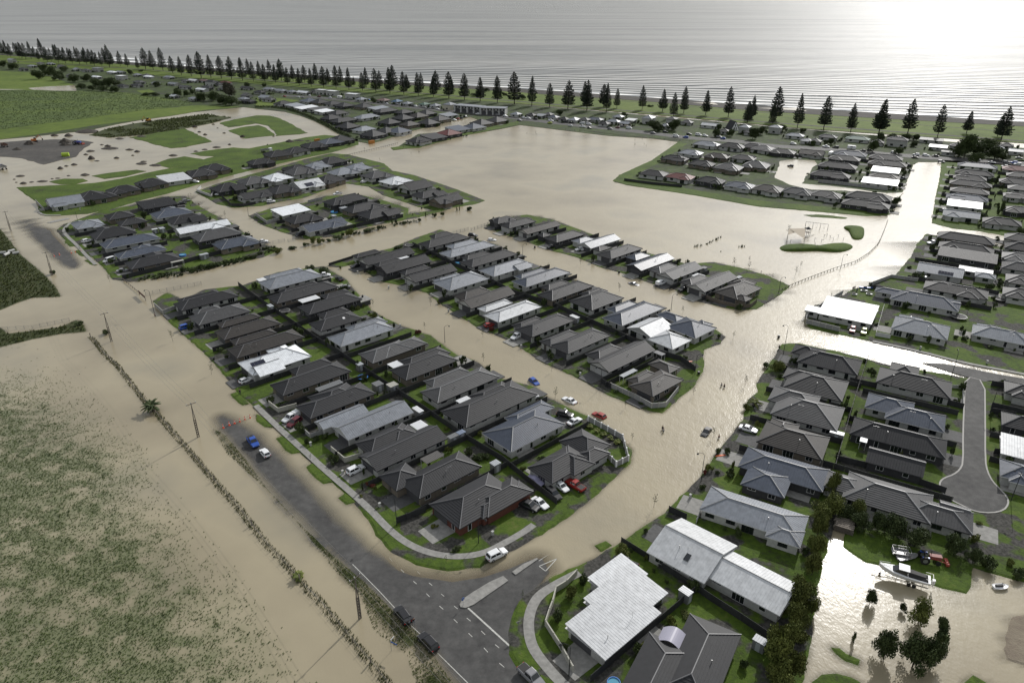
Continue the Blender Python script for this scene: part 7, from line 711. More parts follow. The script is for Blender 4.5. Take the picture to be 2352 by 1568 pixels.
    if detail:
        m = MB(); x = rd.uniform(-.3, .3)*loc[0][3]; y = -loc[0][4]*.22
        zt = eave+(loc[0][4]/2-abs(y))*pitch if loc[0][0] in 'hgx' else eave+.3
        if detail == 2 or rd.random() < .4:
            m.bar((x, y, zt-.2), (x, y, zt+.55), .06, 6); m.bar((x, y, zt+.55), (x, y, zt+.68), .11, 6); link('vent_pipe', m.mesh('vent_pipe', M_metal), root)
        if detail == 2 and rd.random() < .5:
            m = MB(); x = rd.uniform(-.3, .3)*loc[0][3]; m.bar((x, y, zt-.2), (x, y, zt+1.3), .025, 4); m.bar((x-.7, y, zt+1.25), (x+.7, y, zt+1.25), .02, 4)
            for j in range(5): m.bar((x-.6+j*.3, y-.25, zt+1.25), (x-.6+j*.3, y+.25, zt+1.25), .015, 3)
            link('aerial', m.mesh('aerial', M_metal), root)
    for k_ in ('g', 'd'):
        if k_ in root.keys(): del root[k_]
    HOUSES.append((root, loc, eave, pitch, ca, sa, front)); return root
seed = 100; RI = {}
STOREY2 = {('sf', i) for i in (0, 6, 9, 16, 28, 29, 30, 37, 50, 51, 54, 60, 55)}
for rid, ang0, phrase, origin, front, hs in ROWS:
    ks = [h[3][0][1]/(h[3][0][2]+50) for h in hs]; ys = [-h[3][0][2] for h in hs]
    key = ks if rid in ('tl', 'v1', 'v2', 'ua', 'ub', 'sf', 'fb') else [-q for q in ks] if rid == 'uc' else ys if rid in ('gr', 'gs', 'jb', 'rb', 'cd') else list(range(len(hs)))
    rank = [sorted(key).index(q)+1 for q in key]
    for i, (col, wall, ang, rects) in enumerate(hs):
        seed += 1; d = math.hypot(rects[0][1], rects[0][2]); det = 2 if d < 300 else (1 if d < 560 else 0)
        extra = ''
        lab = f"{COLN[col]} {SHP[rects[0][0]]} house, {nth(rank[i])} from {origin} in the {phrase}"
        if rid == 'ml' and i == 6: lab = "bright white hipped house with solar panels in the row facing the straight left road"
        if rid == 'ml' and i == 0: lab = "red brick corner house with slate tiled roof on the big corner lawn"
        if rid == 'rb' and i == 6: lab = "large white ribbed metal gabled house right of the junction"
        if rid == 'rb' and i == 7: lab = "white low sloping ribbed roof house inside the curved cream wall"
        if rid == 'rb' and i == 8: lab = "dark grey shingle roofed house at the bottom edge of the picture"
        if rid == 'jb' and i == 6: lab = "flat silver white roofed corner house with red and lime cars before it"
        if rid == 'uc' and i == 4: lab = "dark red roofed house on the grassy point above the flooded park"
        house(col, wall, ang, rects, front, seed, lab, None, 2 if (rid, i) in STOREY2 else 1, det); RI[(rid, i)] = HOUSES[-1]
for p in HOUSES: pass
# solar panels and skylights on the roofs that carry them
def on_roof(h, kind, u, v, nu, nv, side, m, wd=1.0, ht=1.6):
    root, loc, eave, pitch = h[:4]; k, cx, cy, l, w_ = loc[0]
    an = math.atan(pitch)
    for a in range(nu):
        for b in range(nv):
            x = u+a*(wd+.04); s = v+b*(ht+.04); yy = side*(w_/2-s*math.cos(an)); z = eave+s*math.sin(an)+.12
            mm = MB(); mm.box(0, 0, 0, wd, ht, .06); o = link(kind, mm.mesh(kind, m), root, (cx+x, cy+yy, z)); o.rotation_euler = (-side*an, 0, 0)
on_roof(RI[('ml', 6)], 'solar_panel', -7.5, 2.2, 4, 2, -1, M_solar)
on_roof(RI[('ml', 6)], 'solar_panel', -5, 2.0, 5, 2, 1, M_solar)
on_roof(RI[('v1', 5)], 'solar_panel', -3, 1.5, 5, 2, -1, M_solar)
on_roof(RI[('jb', 3)], 'solar_panel', 0, 1.5, 5, 1, -1, M_solar)
on_roof(RI[('rb', 6)], 'skylight', 1, 3.0, 1, 1, -1, M_glass)
on_roof(RI[('mr', 7)], 'skylight', 2, 2.6, 1, 1, -1, M_white, .8, .8)
# A-frame
root = bpy.data.objects.new('a_frame_house', None); C.objects.link(root); root.location = (*AFR, .15); root.rotation_euler = (0, 0, math.radians(-75)); tag(root, 'steep dark A-frame house with white front among the seafront houses', 'house')
m = MB(); m.quad((-5, -4.2, 0), (5, -4.2, 0), (5, 0, 7.5), (-5, 0, 7.5)); m.quad((5, 4.2, 0), (-5, 4.2, 0), (-5, 0, 7.5), (5, 0, 7.5)); link('roof', m.mesh('roof', MATS['roof_K']), root)
m = MB()
for s in (-1, 1): m.box(s*4.7, 0, .1, .2, 7.4, .2); m.tri((s*4.75, -3.9, 0), (s*4.75, 3.9, 0), (s*4.75, 0, 7))
link('wall', m.mesh('wall', M_white), root)
for y, z in ((-.9, 1.6), (.9, 1.6), (0, 4.2)):
    f, g = win_mesh(.9, 1.9, True, 0); o = link('window', f, root, (4.8, y, z), math.pi/2); link('pane', g, o)
# apartment terrace
def terrace(a, b, label):
    (x0, y0), (x1, y1) = a, b; d = math.hypot(x1-x0, y1-y0); th = math.atan2(y1-y0, x1-x0)
    root = bpy.data.objects.new('apartment_terrace', None); C.objects.link(root); root.location = ((x0+x1)/2, (y0+y1)/2+5, .15); root.rotation_euler = (0, 0, th); tag(root, label, 'apartments', 'white apartment terraces')
    m = MB(); m.box(0, 0, 3, d, 10, 6.2); link('wall', m.mesh('wall', MATS['wall_w']), root)
    m = MB(); m.box(0, -.4, 6.25, d+1, 11.6, .3); link('roof', m.mesh('roof', MATS['roof_L']), root)
    n = 4
    for i in range(n):
        cx = -d/2+d*(i+.5)/n
        m = MB(); m.box(cx, -5.5, 2.9, d/n*.55, 1.4, .15); m.box(cx, -6.15, 3.4, d/n*.55, .06, .9); link('balcony', m.mesh('balcony', M_frameD), root)
        m = MB(); m.box(cx, -5.06, 1.5, d/n*.7, .15, 2.6); link('garage_door', m.mesh('garage_door', M_garage), root)
        for s in (-1, 1):
            f, g = win_mesh(1.8, 1.3, True, 1); o = link('window', f, root, (cx+s*1.6, -5.05, 4.6)); link('pane', g, o)
    for i in range(n+1):
        m = MB(); m.box(-d/2+d*i/n, -5.7, 3.1, .25, 1.6, 6.3); link('party_wall', m.mesh('party_wall', M_white), root)
terrace(APT[0], APT[1], 'left two storey white apartment terrace facing the seafront car park'); terrace(APT[2], APT[3], 'right two storey white apartment terrace facing the seafront car park')

# driveways and patios
M_drv = [M_conc, M_concD]
kk = 0
for (rid, i), h in RI.items():
    root, loc, eave, pitch, ca, sa, front = h
    if rid in ('sf', 'ub', 'gs') or not front: continue
    kk += 1; rd = random.Random(kk*7+3); k, _, _, l, w_ = loc[0]; x0, y0 = root.location[:2]
    fx = front*(l/2-.5); ln = rd.uniform(4.5, 6.5); y_ = rd.uniform(-.2, .2)*w_
    pts = []
    for a, b in ((fx, y_-2.8), (fx+front*ln, y_-2.6), (fx+front*ln, y_+2.6), (fx, y_+2.8)):
        pts.append((x0+a*ca-b*sa, y0+a*sa+b*ca))
    struct(slab('driveway', pts, .20+.004*(kk % 5), rd.choice(M_drv), .2))
    if rd.random() < .7 and rid not in ('tl',):
        s = rd.choice((-1, 1)); a0 = -front*l*.25
        pts = [(x0+a*ca-b*sa, y0+a*sa+b*ca) for a, b in ((a0-2.5, s*(w_/2-.6)), (a0+2.5, s*(w_/2-.6)), (a0+2.5, s*(w_/2+2.0)), (a0-2.5, s*(w_/2+2.0)))]
        struct(slab('patio', pts, .225+.004*(kk % 4), M_conc, .2))

# ------------------------------------------------------------------ fences
PANEL = {}
def panel(style, ln, h):
    k = (style, round(ln, 1), h)
    if k not in PANEL:
        m = MB(); mt = dict(dark=M_fenced, pier=M_fenceg, greywall=M_fenceg, white=M_fencew, cream=M_fencec, vpanel=M_fencew, brown=M_fenceb, wire=M_wire, rail=M_timber)[style]
        if style in ('dark', 'brown', 'white'):
            m.box(ln/2, 0, h/2, ln-.04, .045, h-.04); m.box(ln/2, 0, h*.2, ln-.02, .10, .09); m.box(ln/2, 0, h*.8, ln-.02, .10, .09)
        elif style in ('pier', 'greywall', 'cream', 'vpanel'): m.box(ln/2, 0, h/2, ln-.1, .16, h-.06); m.box(ln/2, 0, h-.02, ln, .22, .06)
        elif style == 'wire':
            for z in (.3, .6, .9, 1.2, h-.05): m.box(ln/2, 0, z, ln, .025, .025)
            for j in range(6): m.box(ln*(j+.5)/6, 0, h/2, .02, .02, h)
        else:
            m.box(ln/2, 0, h-.1, ln, .10, .16)
        me = m.mesh('fence_panel', mt); pm = MB(); pm.box(0, 0, h/2+.05, *((.35, .35, h+.25) if style == 'pier' else (.2, .2, h+.1) if style in ('greywall', 'cream', 'vpanel') else (.16, .16, h+.1) if style in ('rail', 'brown') else (.09, .09, h)))
        PANEL[k] = (me, pm.mesh('fence_post', M_white if style == 'pier' else (M_fencec if style == 'greywall' else (M_frameD if style == 'vpanel' else mt))))
    return PANEL[k]
def fence(style, h, label, pts, group=None, z=.12):
    if len(label.split()) < 4: label = 'fence '+label
    step = 2.4; cx, cy = pts[0]
    root = bpy.data.objects.new({'rail': 'rail_barrier', 'greywall': 'garden_wall', 'cream': 'garden_wall', 'pier': 'garden_wall'}.get(style, 'boundary_fence'), None); C.objects.link(root); root.location = (cx, cy, z)
    tag(root, label, 'barrier' if style == 'rail' else 'wall' if style in ('greywall', 'cream', 'pier') else 'fence', group)
    for a, b in zip(pts[:-1], pts[1:]):
        dx, dy = b[0]-a[0], b[1]-a[1]; d = math.hypot(dx, dy)
        if d < .3: continue
        n = max(1, round(d/step)); ln = d/n; th = math.atan2(dy, dx); me, pm = panel(style, ln, h); sc = ln/(round(ln, 1) or 1)
        for k in range(n):
            x, y = a[0]+dx*k/n-cx, a[1]+dy*k/n-cy
            link({'rail': 'rail', 'greywall': 'wall_panel', 'cream': 'wall_panel', 'pier': 'wall_panel'}.get(style, 'fence_panel'), me, root, (x, y, 0), th)
            link('fence_post' if style not in ('pier',) else 'pier', pm, root, (x, y, 0), th)
    link('fence_post' if style != 'pier' else 'pier', pm, root, (pts[-1][0]-cx, pts[-1][1]-cy, 0), th)
    return root
for st, h, ph, pts in FEN: fence(st, h, ph, pts, None, -.1 if st in ('rail', 'wire') else .1)
# side fences between neighbours: from the back line to just short of the street front
SFN = {}
def tmean(pts): return sum(x*math.cos(math.radians(42))+y*math.sin(math.radians(42)) for x, y in pts)/len(pts)
TB = dict(ml=tmean(FEN[0][3])-.1, mr=tmean(FEN[0][3])+.1, nl=tmean(FEN[1][3])-.1, nr=tmean(FEN[1][3])+.1)
WALLG = 'side fences between neighbouring houses'
for rid, ang0, phrase, origin, front, hs in ROWS:
    if rid in ('sf', 'ub'): continue
    th = math.radians(ang0); ca, sa = math.cos(th), math.sin(th)
    L_ = []
    for col, wall, ang, rects in hs:
        # extents along row axis t (house length) and s (across)
        ts, ss = [], []
        a2 = math.radians(ang)
        for r in rects:
            for u in (-.5, .5):
                for v in (-.5, .5):
                    x = r[1]+u*r[3]*math.cos(a2)-v*r[4]*math.sin(a2); y = r[2]+u*r[3]*math.sin(a2)+v*r[4]*math.cos(a2)
                    ts.append(x*ca+y*sa); ss.append(-x*sa+y*ca)
        L_.append((min(ts), max(ts), min(ss), max(ss)))
    for i in range(len(L_)-1):
        a, b = L_[i], L_[i+1]
        if min(a[1], b[1])-max(a[0], b[0]) < 5: continue
        gap0, gap1 = (a[3], b[2]) if a[2] < b[2] else (b[3], a[2])
        s_ = (gap0+gap1)/2
        if gap1-gap0 > 14: continue
        t0, t1 = min(a[0], b[0]), max(a[1], b[1])
        if front < 0: t0 -= 2.2; t1 = TB.get(rid, t1+1.6)
        else: t1 += 2.2; t0 = TB.get(rid, t0-1.6)
        p = lambda t: (t*ca-s_*sa, t*sa+s_*ca)
        if rid in ('rb',) and i >= 4: continue
        nm = f"dark side fence, {nth(SFN.setdefault(rid, 0)+1)} from {origin} in the {phrase}"; SFN[rid] += 1
        fence('dark', 1.7, nm, [p(t0), p(t1)], WALLG, .1)
# rural post fence
root = bpy.data.objects.new('post_fence', None); C.objects.link(root); root.location = (*RF[0], 0); tag(root, 'long old post and wire fence between flooded field and left road', 'fence')
pts = resample(RF, 2.1); pm = MB(); pm.box(0, 0, .55, .10, .10, 1.3, taper=.8); pme = pm.mesh('post', M_timber); bpm = MB(); bpm.box(0, 0, .7, .2, .2, 1.7); bme = bpm.mesh('post', M_timber)
for i, (x, y) in enumerate(pts):
    o = link('post', bme if i % 9 == 0 else pme, root, (x-RF[0][0]+random.uniform(-.1, .1), y-RF[0][1]+random.uniform(-.1, .1), 0)); o.rotation_euler = (random.uniform(-.08, .08), random.uniform(-.08, .08), random.random())
wm = MB()
for a, b in zip(RF[:-1], RF[1:]):
    for z in (.45, .75, 1.05): wm.bar((a[0]-RF[0][0], a[1]-RF[0][1], z), (b[0]-RF[0][0], b[1]-RF[0][1], z), .012, 3, cap=False)
link('fence_wire', wm.mesh('fence_wire', M_metal), root)

# garden shrubs beside houses (planted against walls and fences)
GARD = []
rg_ = random.Random(77)
for (rid, i), h in RI.items():
    root, loc, eave, pitch, ca, sa, front = h
    if rid in ('tl',): nn = 2
    elif rid in ('jb', 'gr', 'gs', 'fb', 'sf', 'ub'): nn = 7
    elif rid in ('rb', 'cd', 'ua', 'uc', 'v1', 'v2'): nn = 5
    else: nn = 3
    for k in range(nn):
        u = rg_.choice((-1, 1)) if not front else (front if rg_.random() < .6 else -front); kx = loc[0]
        lx = u*(kx[3]/2+rg_.uniform(.8, 3.0)); ly = rg_.uniform(-.55, .55)*(kx[4]+4)
        if rg_.random() < .5: lx = rg_.uniform(-.5, .5)*kx[3]; ly = rg_.choice((-1, 1))*(kx[4]/2+rg_.uniform(.6, 2.5))
        if inside(lx, ly, loc, -1, .9): continue
        x = root.location.x+lx*ca-ly*sa; y = root.location.y+lx*sa+ly*ca
        GARD.append((x, y, rg_.choice((.8, 1.1, 1.5, 2.2, 3.0)), rg_.uniform(.5, 1.5), rg_.choice('ddddoy'), root['label'].split(' house')[0]+' house '+root['label'].split('house, ')[-1] if 'house, ' in root['label'] else root['label']))

# ------------------------------------------------------------------ vegetation
def leaf_crown(blobs, n, size, seed, flat=.6):
    r = np.random.default_rng(seed); wts = np.array([b[3]**2 for b in blobs]); wts = wts/wts.sum()
    bi = r.choice(len(blobs), n, p=wts); B = np.array([b[:3] for b in blobs])[bi]; R_ = np.array([b[3] for b in blobs])[bi]; K = np.array([b[4] if len(b) > 4 else .85 for b in blobs])[bi]
    d = r.normal(size=(n, 3)); d /= np.linalg.norm(d, axis=1)[:, None]; rad = R_*(r.random(n)**.35)*r.uniform(.8, 1.08, n)
    P_ = B+d*rad[:, None]*np.stack([np.ones(n), np.ones(n), K], 1)
    nn = d*.6+r.normal(size=(n, 3))*.6; nn /= np.linalg.norm(nn, axis=1)[:, None]
    t = np.cross(nn, r.normal(size=(n, 3))); t /= np.linalg.norm(t, axis=1)[:, None]; b = np.cross(nn, t)
    s = size*r.uniform(.6, 1.3, n)[:, None]
    v = np.stack([P_-t*s, P_-b*s*flat, P_+t*s, P_+b*s*flat+nn*s*.3], 1).reshape(-1, 3)
    return v
def quads_mesh(name, v, m):
    me = bpy.data.meshes.new(name); k = len(v); me.vertices.add(k); me.vertices.foreach_set('co', np.ascontiguousarray(v).ravel()); me.loops.add(k); me.loops.foreach_set('vertex_index', np.arange(k, dtype=np.int32))
    me.polygons.add(k//4); me.polygons.foreach_set('loop_start', np.arange(0, k, 4, dtype=np.int32)); me.polygons.foreach_set('loop_total', np.full(k//4, 4, np.int32)); me.update(calc_edges=True); me.materials.append(m); return me
# norfolk-pine like conifers: whorls of drooping, upturned branches
def pine_var(seed, open_):
    r = random.Random(seed); V = []
    H_ = 1.0; n = 17; leaf = []
    for k in range(n):
        t = k/(n-1); z = .17+.80*t
        R_ = (.262*(1-t)**.62+.014)*r.uniform(.82, 1.12)
        if open_ and t > .55: R_ *= .75
        if k < 2: R_ *= .8
        m = r.randint(7, 9) if t < .8 else 5; a0 = r.random()*6
        for j in range(m):
            a = a0+2*math.pi*j/m+r.uniform(-.15, .15); L_ = R_*r.uniform(.8, 1.1); ca, sa = math.cos(a), math.sin(a)
            segs = 4
            for s in range(segs):
                u0, u1 = s/segs, (s+1)/segs
                zz = lambda u: z-.028*u+.045*u*u
                w0 = .030*(1-u0*.5)*(1 if not open_ else .8); w1 = .030*(1-u1*.6)
                x0, y0, x1, y1 = ca*L_*u0, sa*L_*u0, ca*L_*u1, sa*L_*u1
                leaf.append([(x0-sa*w0, y0+ca*w0, zz(u0)-.012), (x1-sa*w1, y1+ca*w1, zz(u1)-.012), (x1, y1, zz(u1)+.016), (x0, y0, zz(u0)+.012)])
                leaf.append([(x0, y0, zz(u0)+.012), (x1, y1, zz(u1)+.016), (x1+sa*w1, y1-ca*w1, zz(u1)-.012), (x0+sa*w0, y0-ca*w0, zz(u0)-.012)])
                cx, cy, cz = (x0+x1)/2, (y0+y1)/2, zz(u1)
                q = .022; d = [r.uniform(-1, 1) for _ in range(6)]
                leaf.append([(cx-q*d[0]-q, cy, cz-q), (cx, cy+q*d[1], cz+q*.5), (cx+q, cy+q, cz+q*d[2]), (cx, cy-q, cz-q)])
    me = quads_mesh('crown', np.array(leaf).reshape(-1, 3), M_pine)
    tb = MB(); tb.bar((0, 0, 0), (0, 0, .5), .016, 7, .010); tb.bar((0, 0, .5), (0, 0, 1.0), .010, 5, .003); return me, tb.mesh('trunk', M_trunk)
PV = [pine_var(i, i % 3 == 1) for i in range(6)]
PINES.sort(key=lambda p: p[0]/(p[1]+50)); cntp = len(PINES)
for i, (x, y, h) in enumerate(PINES):
    root = bpy.data.objects.new('conifer', None); C.objects.link(root); root.location = (x, y, .2)
    side = 'left' if i < cntp//2 else 'right'; k = i+1 if side == 'left' else cntp-i
    tag(root, f"tall tiered seafront conifer, {nth(k)} from the {side} end of the line", 'tree', 'conifers lining the seafront')
    cr_, tr_ = PV[i % 6]; sxy = random.uniform(.76, 1.14)
    root.rotation_euler = (random.uniform(-.02, .02), random.uniform(-.02, .02), random.random()*6); root.scale = (h*sxy, h*sxy, h)
    link('crown', cr_, root); link('trunk', tr_, root)
LEAFM = dict(d=M_leafd, o=M_leafo, y=M_leafy, r=M_leafr, g=M_leafg)
def tree_var(seed, kind):
    r = random.Random(seed); blobs = []
    if kind == 'tree':
        for k in range(13):
            a = r.random()*6.28; q = r.uniform(.05, .62); z = r.uniform(.36, .86); blobs.append((math.cos(a)*q*(1.15-z*.6), math.sin(a)*q*(1.15-z*.6), z, r.uniform(.20, .34)))
        blobs.append((0, 0, .58, .40)); n, s = 4200, .040
    elif kind == 'bush':
        for k in range(8):
            a = r.random()*6.28; q = r.uniform(.1, .62); blobs.append((math.cos(a)*q, math.sin(a)*q, r.uniform(.25, .62), r.uniform(.28, .42)))
        n, s = 900, .085
    elif kind == 'column':
        for k in range(7): blobs.append((r.uniform(-.2, .2), r.uniform(-.2, .2), .15+.12*k, .34-.02*k)); n, s = 380, .09
    return leaf_crown(blobs, n, s, seed)
TV = {}
def tvar(kind, mk, i):
    k = (kind, mk, i)
    if k not in TV: TV[k] = quads_mesh('crown', tree_var(i*31+hash(kind) % 1 + {'tree': 1, 'bush': 2, 'column': 3}[kind], kind), LEAFM[mk])
    return TV[k]
TR = MB(); TR.bar((0, 0, 0), (0, 0, .5), .05, 7, .035)
for k in range(5):
    a = k*1.3; TR.bar((0, 0, .25+.05*k), (math.cos(a)*.4, math.sin(a)*.4, .62+.04*k), .025, 4, .008)
TRM = TR.mesh('trunk', M_trunk); seqs = {}
TREES.sort(key=lambda q: q[0]/(q[1]+50)); SAP.sort(key=lambda q: q[0]/(q[1]+50))
COLW = dict(d='dark green', o='olive green', y='yellow green', r='reddish', g='pale bare')
tot = {}
for t in TREES: tot[(t[5], t[4], t[2] > 3.2)] = tot.get((t[5], t[4], t[2] > 3.2), 0)+1
for i, (x, y, h, r_, mk, ph) in enumerate(TREES):
    big = h > 3.2; kind = 'tree' if big else ('column' if h > 2.2*r_*1.3 else 'bush')
    if mk == 'o' and r_ > 2: kind = 'tree'
    key = (ph, mk, big); seqs[key] = seqs.get(key, 0)+1; n = tot[key]
    root = bpy.data.objects.new('tree' if big else 'shrub', None); C.objects.link(root); root.location = (x, y, .0); root.rotation_euler = (0, 0, random.random()*6)
    size = 'small' if h < 1.5 else 'tall' if h > 7 else 'rounded'
    tag(root, f"{size} {COLW[mk]} {'tree' if big else 'shrub'}"+(f", {nth(seqs[key])} from left" if n > 1 else '')+f" among the {ph}", 'tree' if big else 'shrub', ph)
    c_ = link('crown', tvar(kind, mk, i % 5), root); ks_ = 1.45 if kind == 'tree' else 1.25; c_.scale = (r_*ks_, r_*ks_, h*(1.05 if kind != 'tree' else 1.08)); 
    if kind == 'tree': c_.location = (0, 0, -.12*h)
    t_ = link('trunk', TRM, root); t_.scale = (r_*.9, r_*.9, h)
gc = {}
GARD.sort(key=lambda q: q[0]**2+q[1]**2); far_v = []
for (x, y, h, r_, mk, hl) in GARD[60:]:
    v = leaf_crown([(0, 0, .45, .5), (.3, .2, .5, .4), (-.3, .1, .4, .4)], 90, .2, int(x*7) % 999+1); far_v.append(v*np.array([r_*1.3, r_*1.3, h*1.2])+np.array([x, y, .12]))
struct(link('garden_planting', quads_mesh('garden_planting', np.concatenate(far_v), M_leafd)), 'stuff')
for i, (x, y, h, r_, mk, hl) in enumerate(GARD[:60]):
    root = bpy.data.objects.new('shrub', None); C.objects.link(root); root.location = (x, y, .12); root.rotation_euler = (0, 0, i*1.7)
    hl = ' '.join(hl.replace(',', '').split()[:12]); gc[hl] = gc.get(hl, 0)+1
    tag(root, f"{'' if gc[hl] == 1 else nth(gc[hl])+' '}shrub by {hl}", 'shrub', 'shrubs in house gardens')
    c_ = link('crown', tvar('bush', mk, i % 5), root); c_.scale = (r_, r_, h); t_ = link('trunk', TRM, root); t_.scale = (r_*.5, r_*.5, h)
# saplings
def sap_var(seed):
    r = random.Random(seed); tb = MB(); tb.bar((0, 0, 0), (0, 0, .95), .010, 5, .004); leaf = []
    for k in range(9):
        a = k*2.4+r.random(); z = .35+.06*k; l = .17*(1.15-z*.6); tb.bar((0, 0, z), (math.cos(a)*l, math.sin(a)*l, z+.16), .005, 3, .002)
        for j in range(9):
            u = r.uniform(.3, 1.1); leaf.append((math.cos(a)*l*u+r.uniform(-.04, .04), math.sin(a)*l*u+r.uniform(-.04, .04), z+.16*u+r.uniform(-.04, .04), .035))
    v = leaf_crown([b+(1,) for b in leaf], 150, .022, seed); return quads_mesh('crown', v, M_leafd), tb.mesh('trunk', M_trunk)
SV = [sap_var(i+50) for i in range(4)]
for i, (x, y, h) in enumerate(SAP):
    root = bpy.data.objects.new('street_tree', None); C.objects.link(root); root.location = (x, y, -.05); root.rotation_euler = (random.uniform(-.05, .05), random.uniform(-.05, .05), random.random()*6); hh = max(h, 2.2); root.scale = (hh*1.05, hh*1.05, hh)
    far = y > 520
    tag(root, f"{'tiny' if far else 'thin'} young street tree, {nth(i+1)} from the left of all saplings in flood", 'tree', 'young street trees in the flood')
    c, t = SV[i % 4]; link('crown', c, root); link('trunk', t, root)
# palm by the old fence, flax/weed clumps, hedge by the curved channel
def palm(x, y, h, fr, n, label, m=M_leafd):
    root = bpy.data.objects.new('palm', None); C.objects.link(root); root.location = (x, y, -.05); tag(root, label, 'palm')
    r = random.Random(int(x*10)); tb = MB(); tb.bar((0, 0, 0), (0, 0, h*.45), .28, 8, .22); link('trunk', tb.mesh('trunk', M_trunk), root)
    fm = MB()
    for k in range(n):
        a = k*2.399; e = r.uniform(.1, 1.25); L_ = fr*r.uniform(.8, 1.1); ca, sa = math.cos(a), math.sin(a); z0 = h*.45; pr_ = None
        for s in range(7):
            u = s/6; rr = L_*u*math.cos(e*(1-u*.3)); zz = z0+L_*u*math.sin(e)-L_*.55*u*u; wv = .42*math.sin(math.pi*min(1, u*.85+.12))
            c_ = (ca*rr, sa*rr, zz); A = (c_[0]-sa*wv, c_[1]+ca*wv, c_[2]-wv*.5); B = (c_[0]+sa*wv, c_[1]-ca*wv, c_[2]-wv*.5)
            if pr_: fm.quad(pr_[1], A, c_, pr_[0]); fm.quad(pr_[0], c_, B, pr_[2])
            pr_ = (c_, A, B)
    link('fronds', fm.mesh('fronds', m), root)
palm(*PALMS[0], 4.2, 3.0, 34, 'big dark palm growing on the old fence line in the flooded field')
palm(*PALMS[1], 1.6, 1.6, 16, 'small bright palm on the old fence line near the bottom', M_leafo)
palm(*PALMS[2], 2.6, 2.4, 18, 'yellow green palm beside the right column driveway', M_leafy)
for i, p in enumerate(WALLPALMS): palm(*p, 1.9, 1.1, 12, f"small potted palm behind the pier wall, {nth(i+1)} from its far end", M_leafo)
def hedge(name, pts, hh, wd, m, label, cat='hedge', seedn=3, dens=24, leaf=.22):
    bl = [];
    for x, y in resample(pts, wd*.6): bl.append((x-pts[0][0], y-pts[0][1], hh*.5, wd*.62*random.uniform(.85, 1.15), hh/wd*.85))
    v = leaf_crown(bl, int(len(bl)*dens), leaf, seedn); me = quads_mesh(name, v, m); o = link(name, me, None, (*pts[0], 0)); tag(o, label, cat); return o
hedge('hedge', HEDGECH, 2.2, 3.2, M_leafd, 'long dark hedge bordering the curved flooded channel', dens=60, leaf=.38)
for i, fl in enumerate(FLAXP): 
    o = tufts('flax_row', [[(x-1.2, y-.8) for x, y in fl]+[(x+1.2, y+.8) for x, y in fl[::-1]]], 1.4, .6, 1.5, .5, -.1, M_leafd, 40+i, None, 6); tag(o, ['long dark row of reeds poking out of the flooded park', 'short broken row of reeds nearer the flooded park shrub'][i], 'reeds')
strip_band = STRIPB
o = tufts('strip_planting', STRIPB, .9, .4, 1.6, .9, .1, M_leafd, 60, lambda x, y: fbm(x, y, 5, 12) > .42, 7); struct(o, 'stuff')
# ------------------------------------------------------------------ street lamps, power poles
for x, y, h, d, ph in LAMPS:
    root = bpy.data.objects.new('street_lamp', None); C.objects.link(root); root.location = (x, y, 0)
    th = 0 if d else 1.2; d = d or 1; hh = max(h, 4); m = MB(); m.bar((0, 0, 0), (0, 0, hh-.9), .09, 7, .06); link('pole', m.mesh('pole', M_lampb), root)
    m = MB(); pv = (0, 0, hh-.9)
    for k in range(1, 8):
        a = math.pi*.62*k/7; q = (d*1.15*(1-math.cos(a)), 0, hh-.9+.9*math.sin(min(a, 1.57))-(0 if a < 1.57 else .15*(a-1.57))); m.bar(pv, q, .045, 5); pv = q
    link('arm', m.mesh('arm', M_lampb), root)
    m = MB(); m.bar((pv[0], 0, pv[2]), (pv[0], 0, pv[2]-.32), .08, 8, .28); link('lamp_head', m.mesh('lamp_head', M_lampb), root)
    root.rotation_euler = (0, 0, th); tag(root, f"black curved street lamp {ph}", 'street lamp', 'street lamps')
ph_ = ['farthest up the washed out road', 'beside the emerging strip of road', 'standing in water near the noticeboard', 'left of the row of orange cones', 'nearest, beside the lower road verge']
tops = []
for i, (x, y, h) in enumerate(POLES):
    root = bpy.data.objects.new('power_pole', None); C.objects.link(root); root.location = (x, y, 0); a = math.radians(42 if i < 4 else 50); root.rotation_euler = (0, 0, a)
    m = MB()
    for s in (-1, 1):
        m.box(s*.22, 0, h*.25, .16, .28, h*.52); m.bar((s*.22, 0, h*.5), (0, 0, h*.93), .11, 4, .09)
    for k in range(7): m.box(0, 0, .8+k*h*.068, .44, .22, .22)
    m.bar((0, 0, h*.85), (0, 0, h), .09, 5); link('pole', m.mesh('pole', M_timber), root)
    m = MB(); m.box(0, 0, h*.965, 2.4, .11, .13); link('crossarm', m.mesh('crossarm', M_timber), root)
    for s in (-1.1, -.1, 1.1):
        q = MB(); q.bar((s, 0, h*.97), (s, 0, h*.97+.32), .06, 6, .09); link('insulator', q.mesh('insulator', M_frame), root)
    tag(root, f"braced timber power pole {ph_[i]}", 'power pole', 'power poles on the left road')
    ca, sa = math.cos(a), math.sin(a); tops.append([(x+s*ca, y+s*sa, h*.97+.32) for s in (-1.1, -.1, 1.1)])
dirv = Vector(tops[4][0])-Vector(tops[3][0]); tops.append([tuple(Vector(p)+dirv*1.2) for p in tops[4]])
dirv = Vector(tops[0][0])-Vector(tops[1][0]); tops.insert(0, [tuple(Vector(p)+dirv*1.3) for p in tops[0]])
pn = ['beyond the farthest pole', 'between farthest pole and the one by the strip of road', 'between the strip of road and noticeboard poles', 'between the noticeboard pole and the one by the cones', 'between the cones pole and the nearest pole', 'leading out of the picture past the nearest pole']
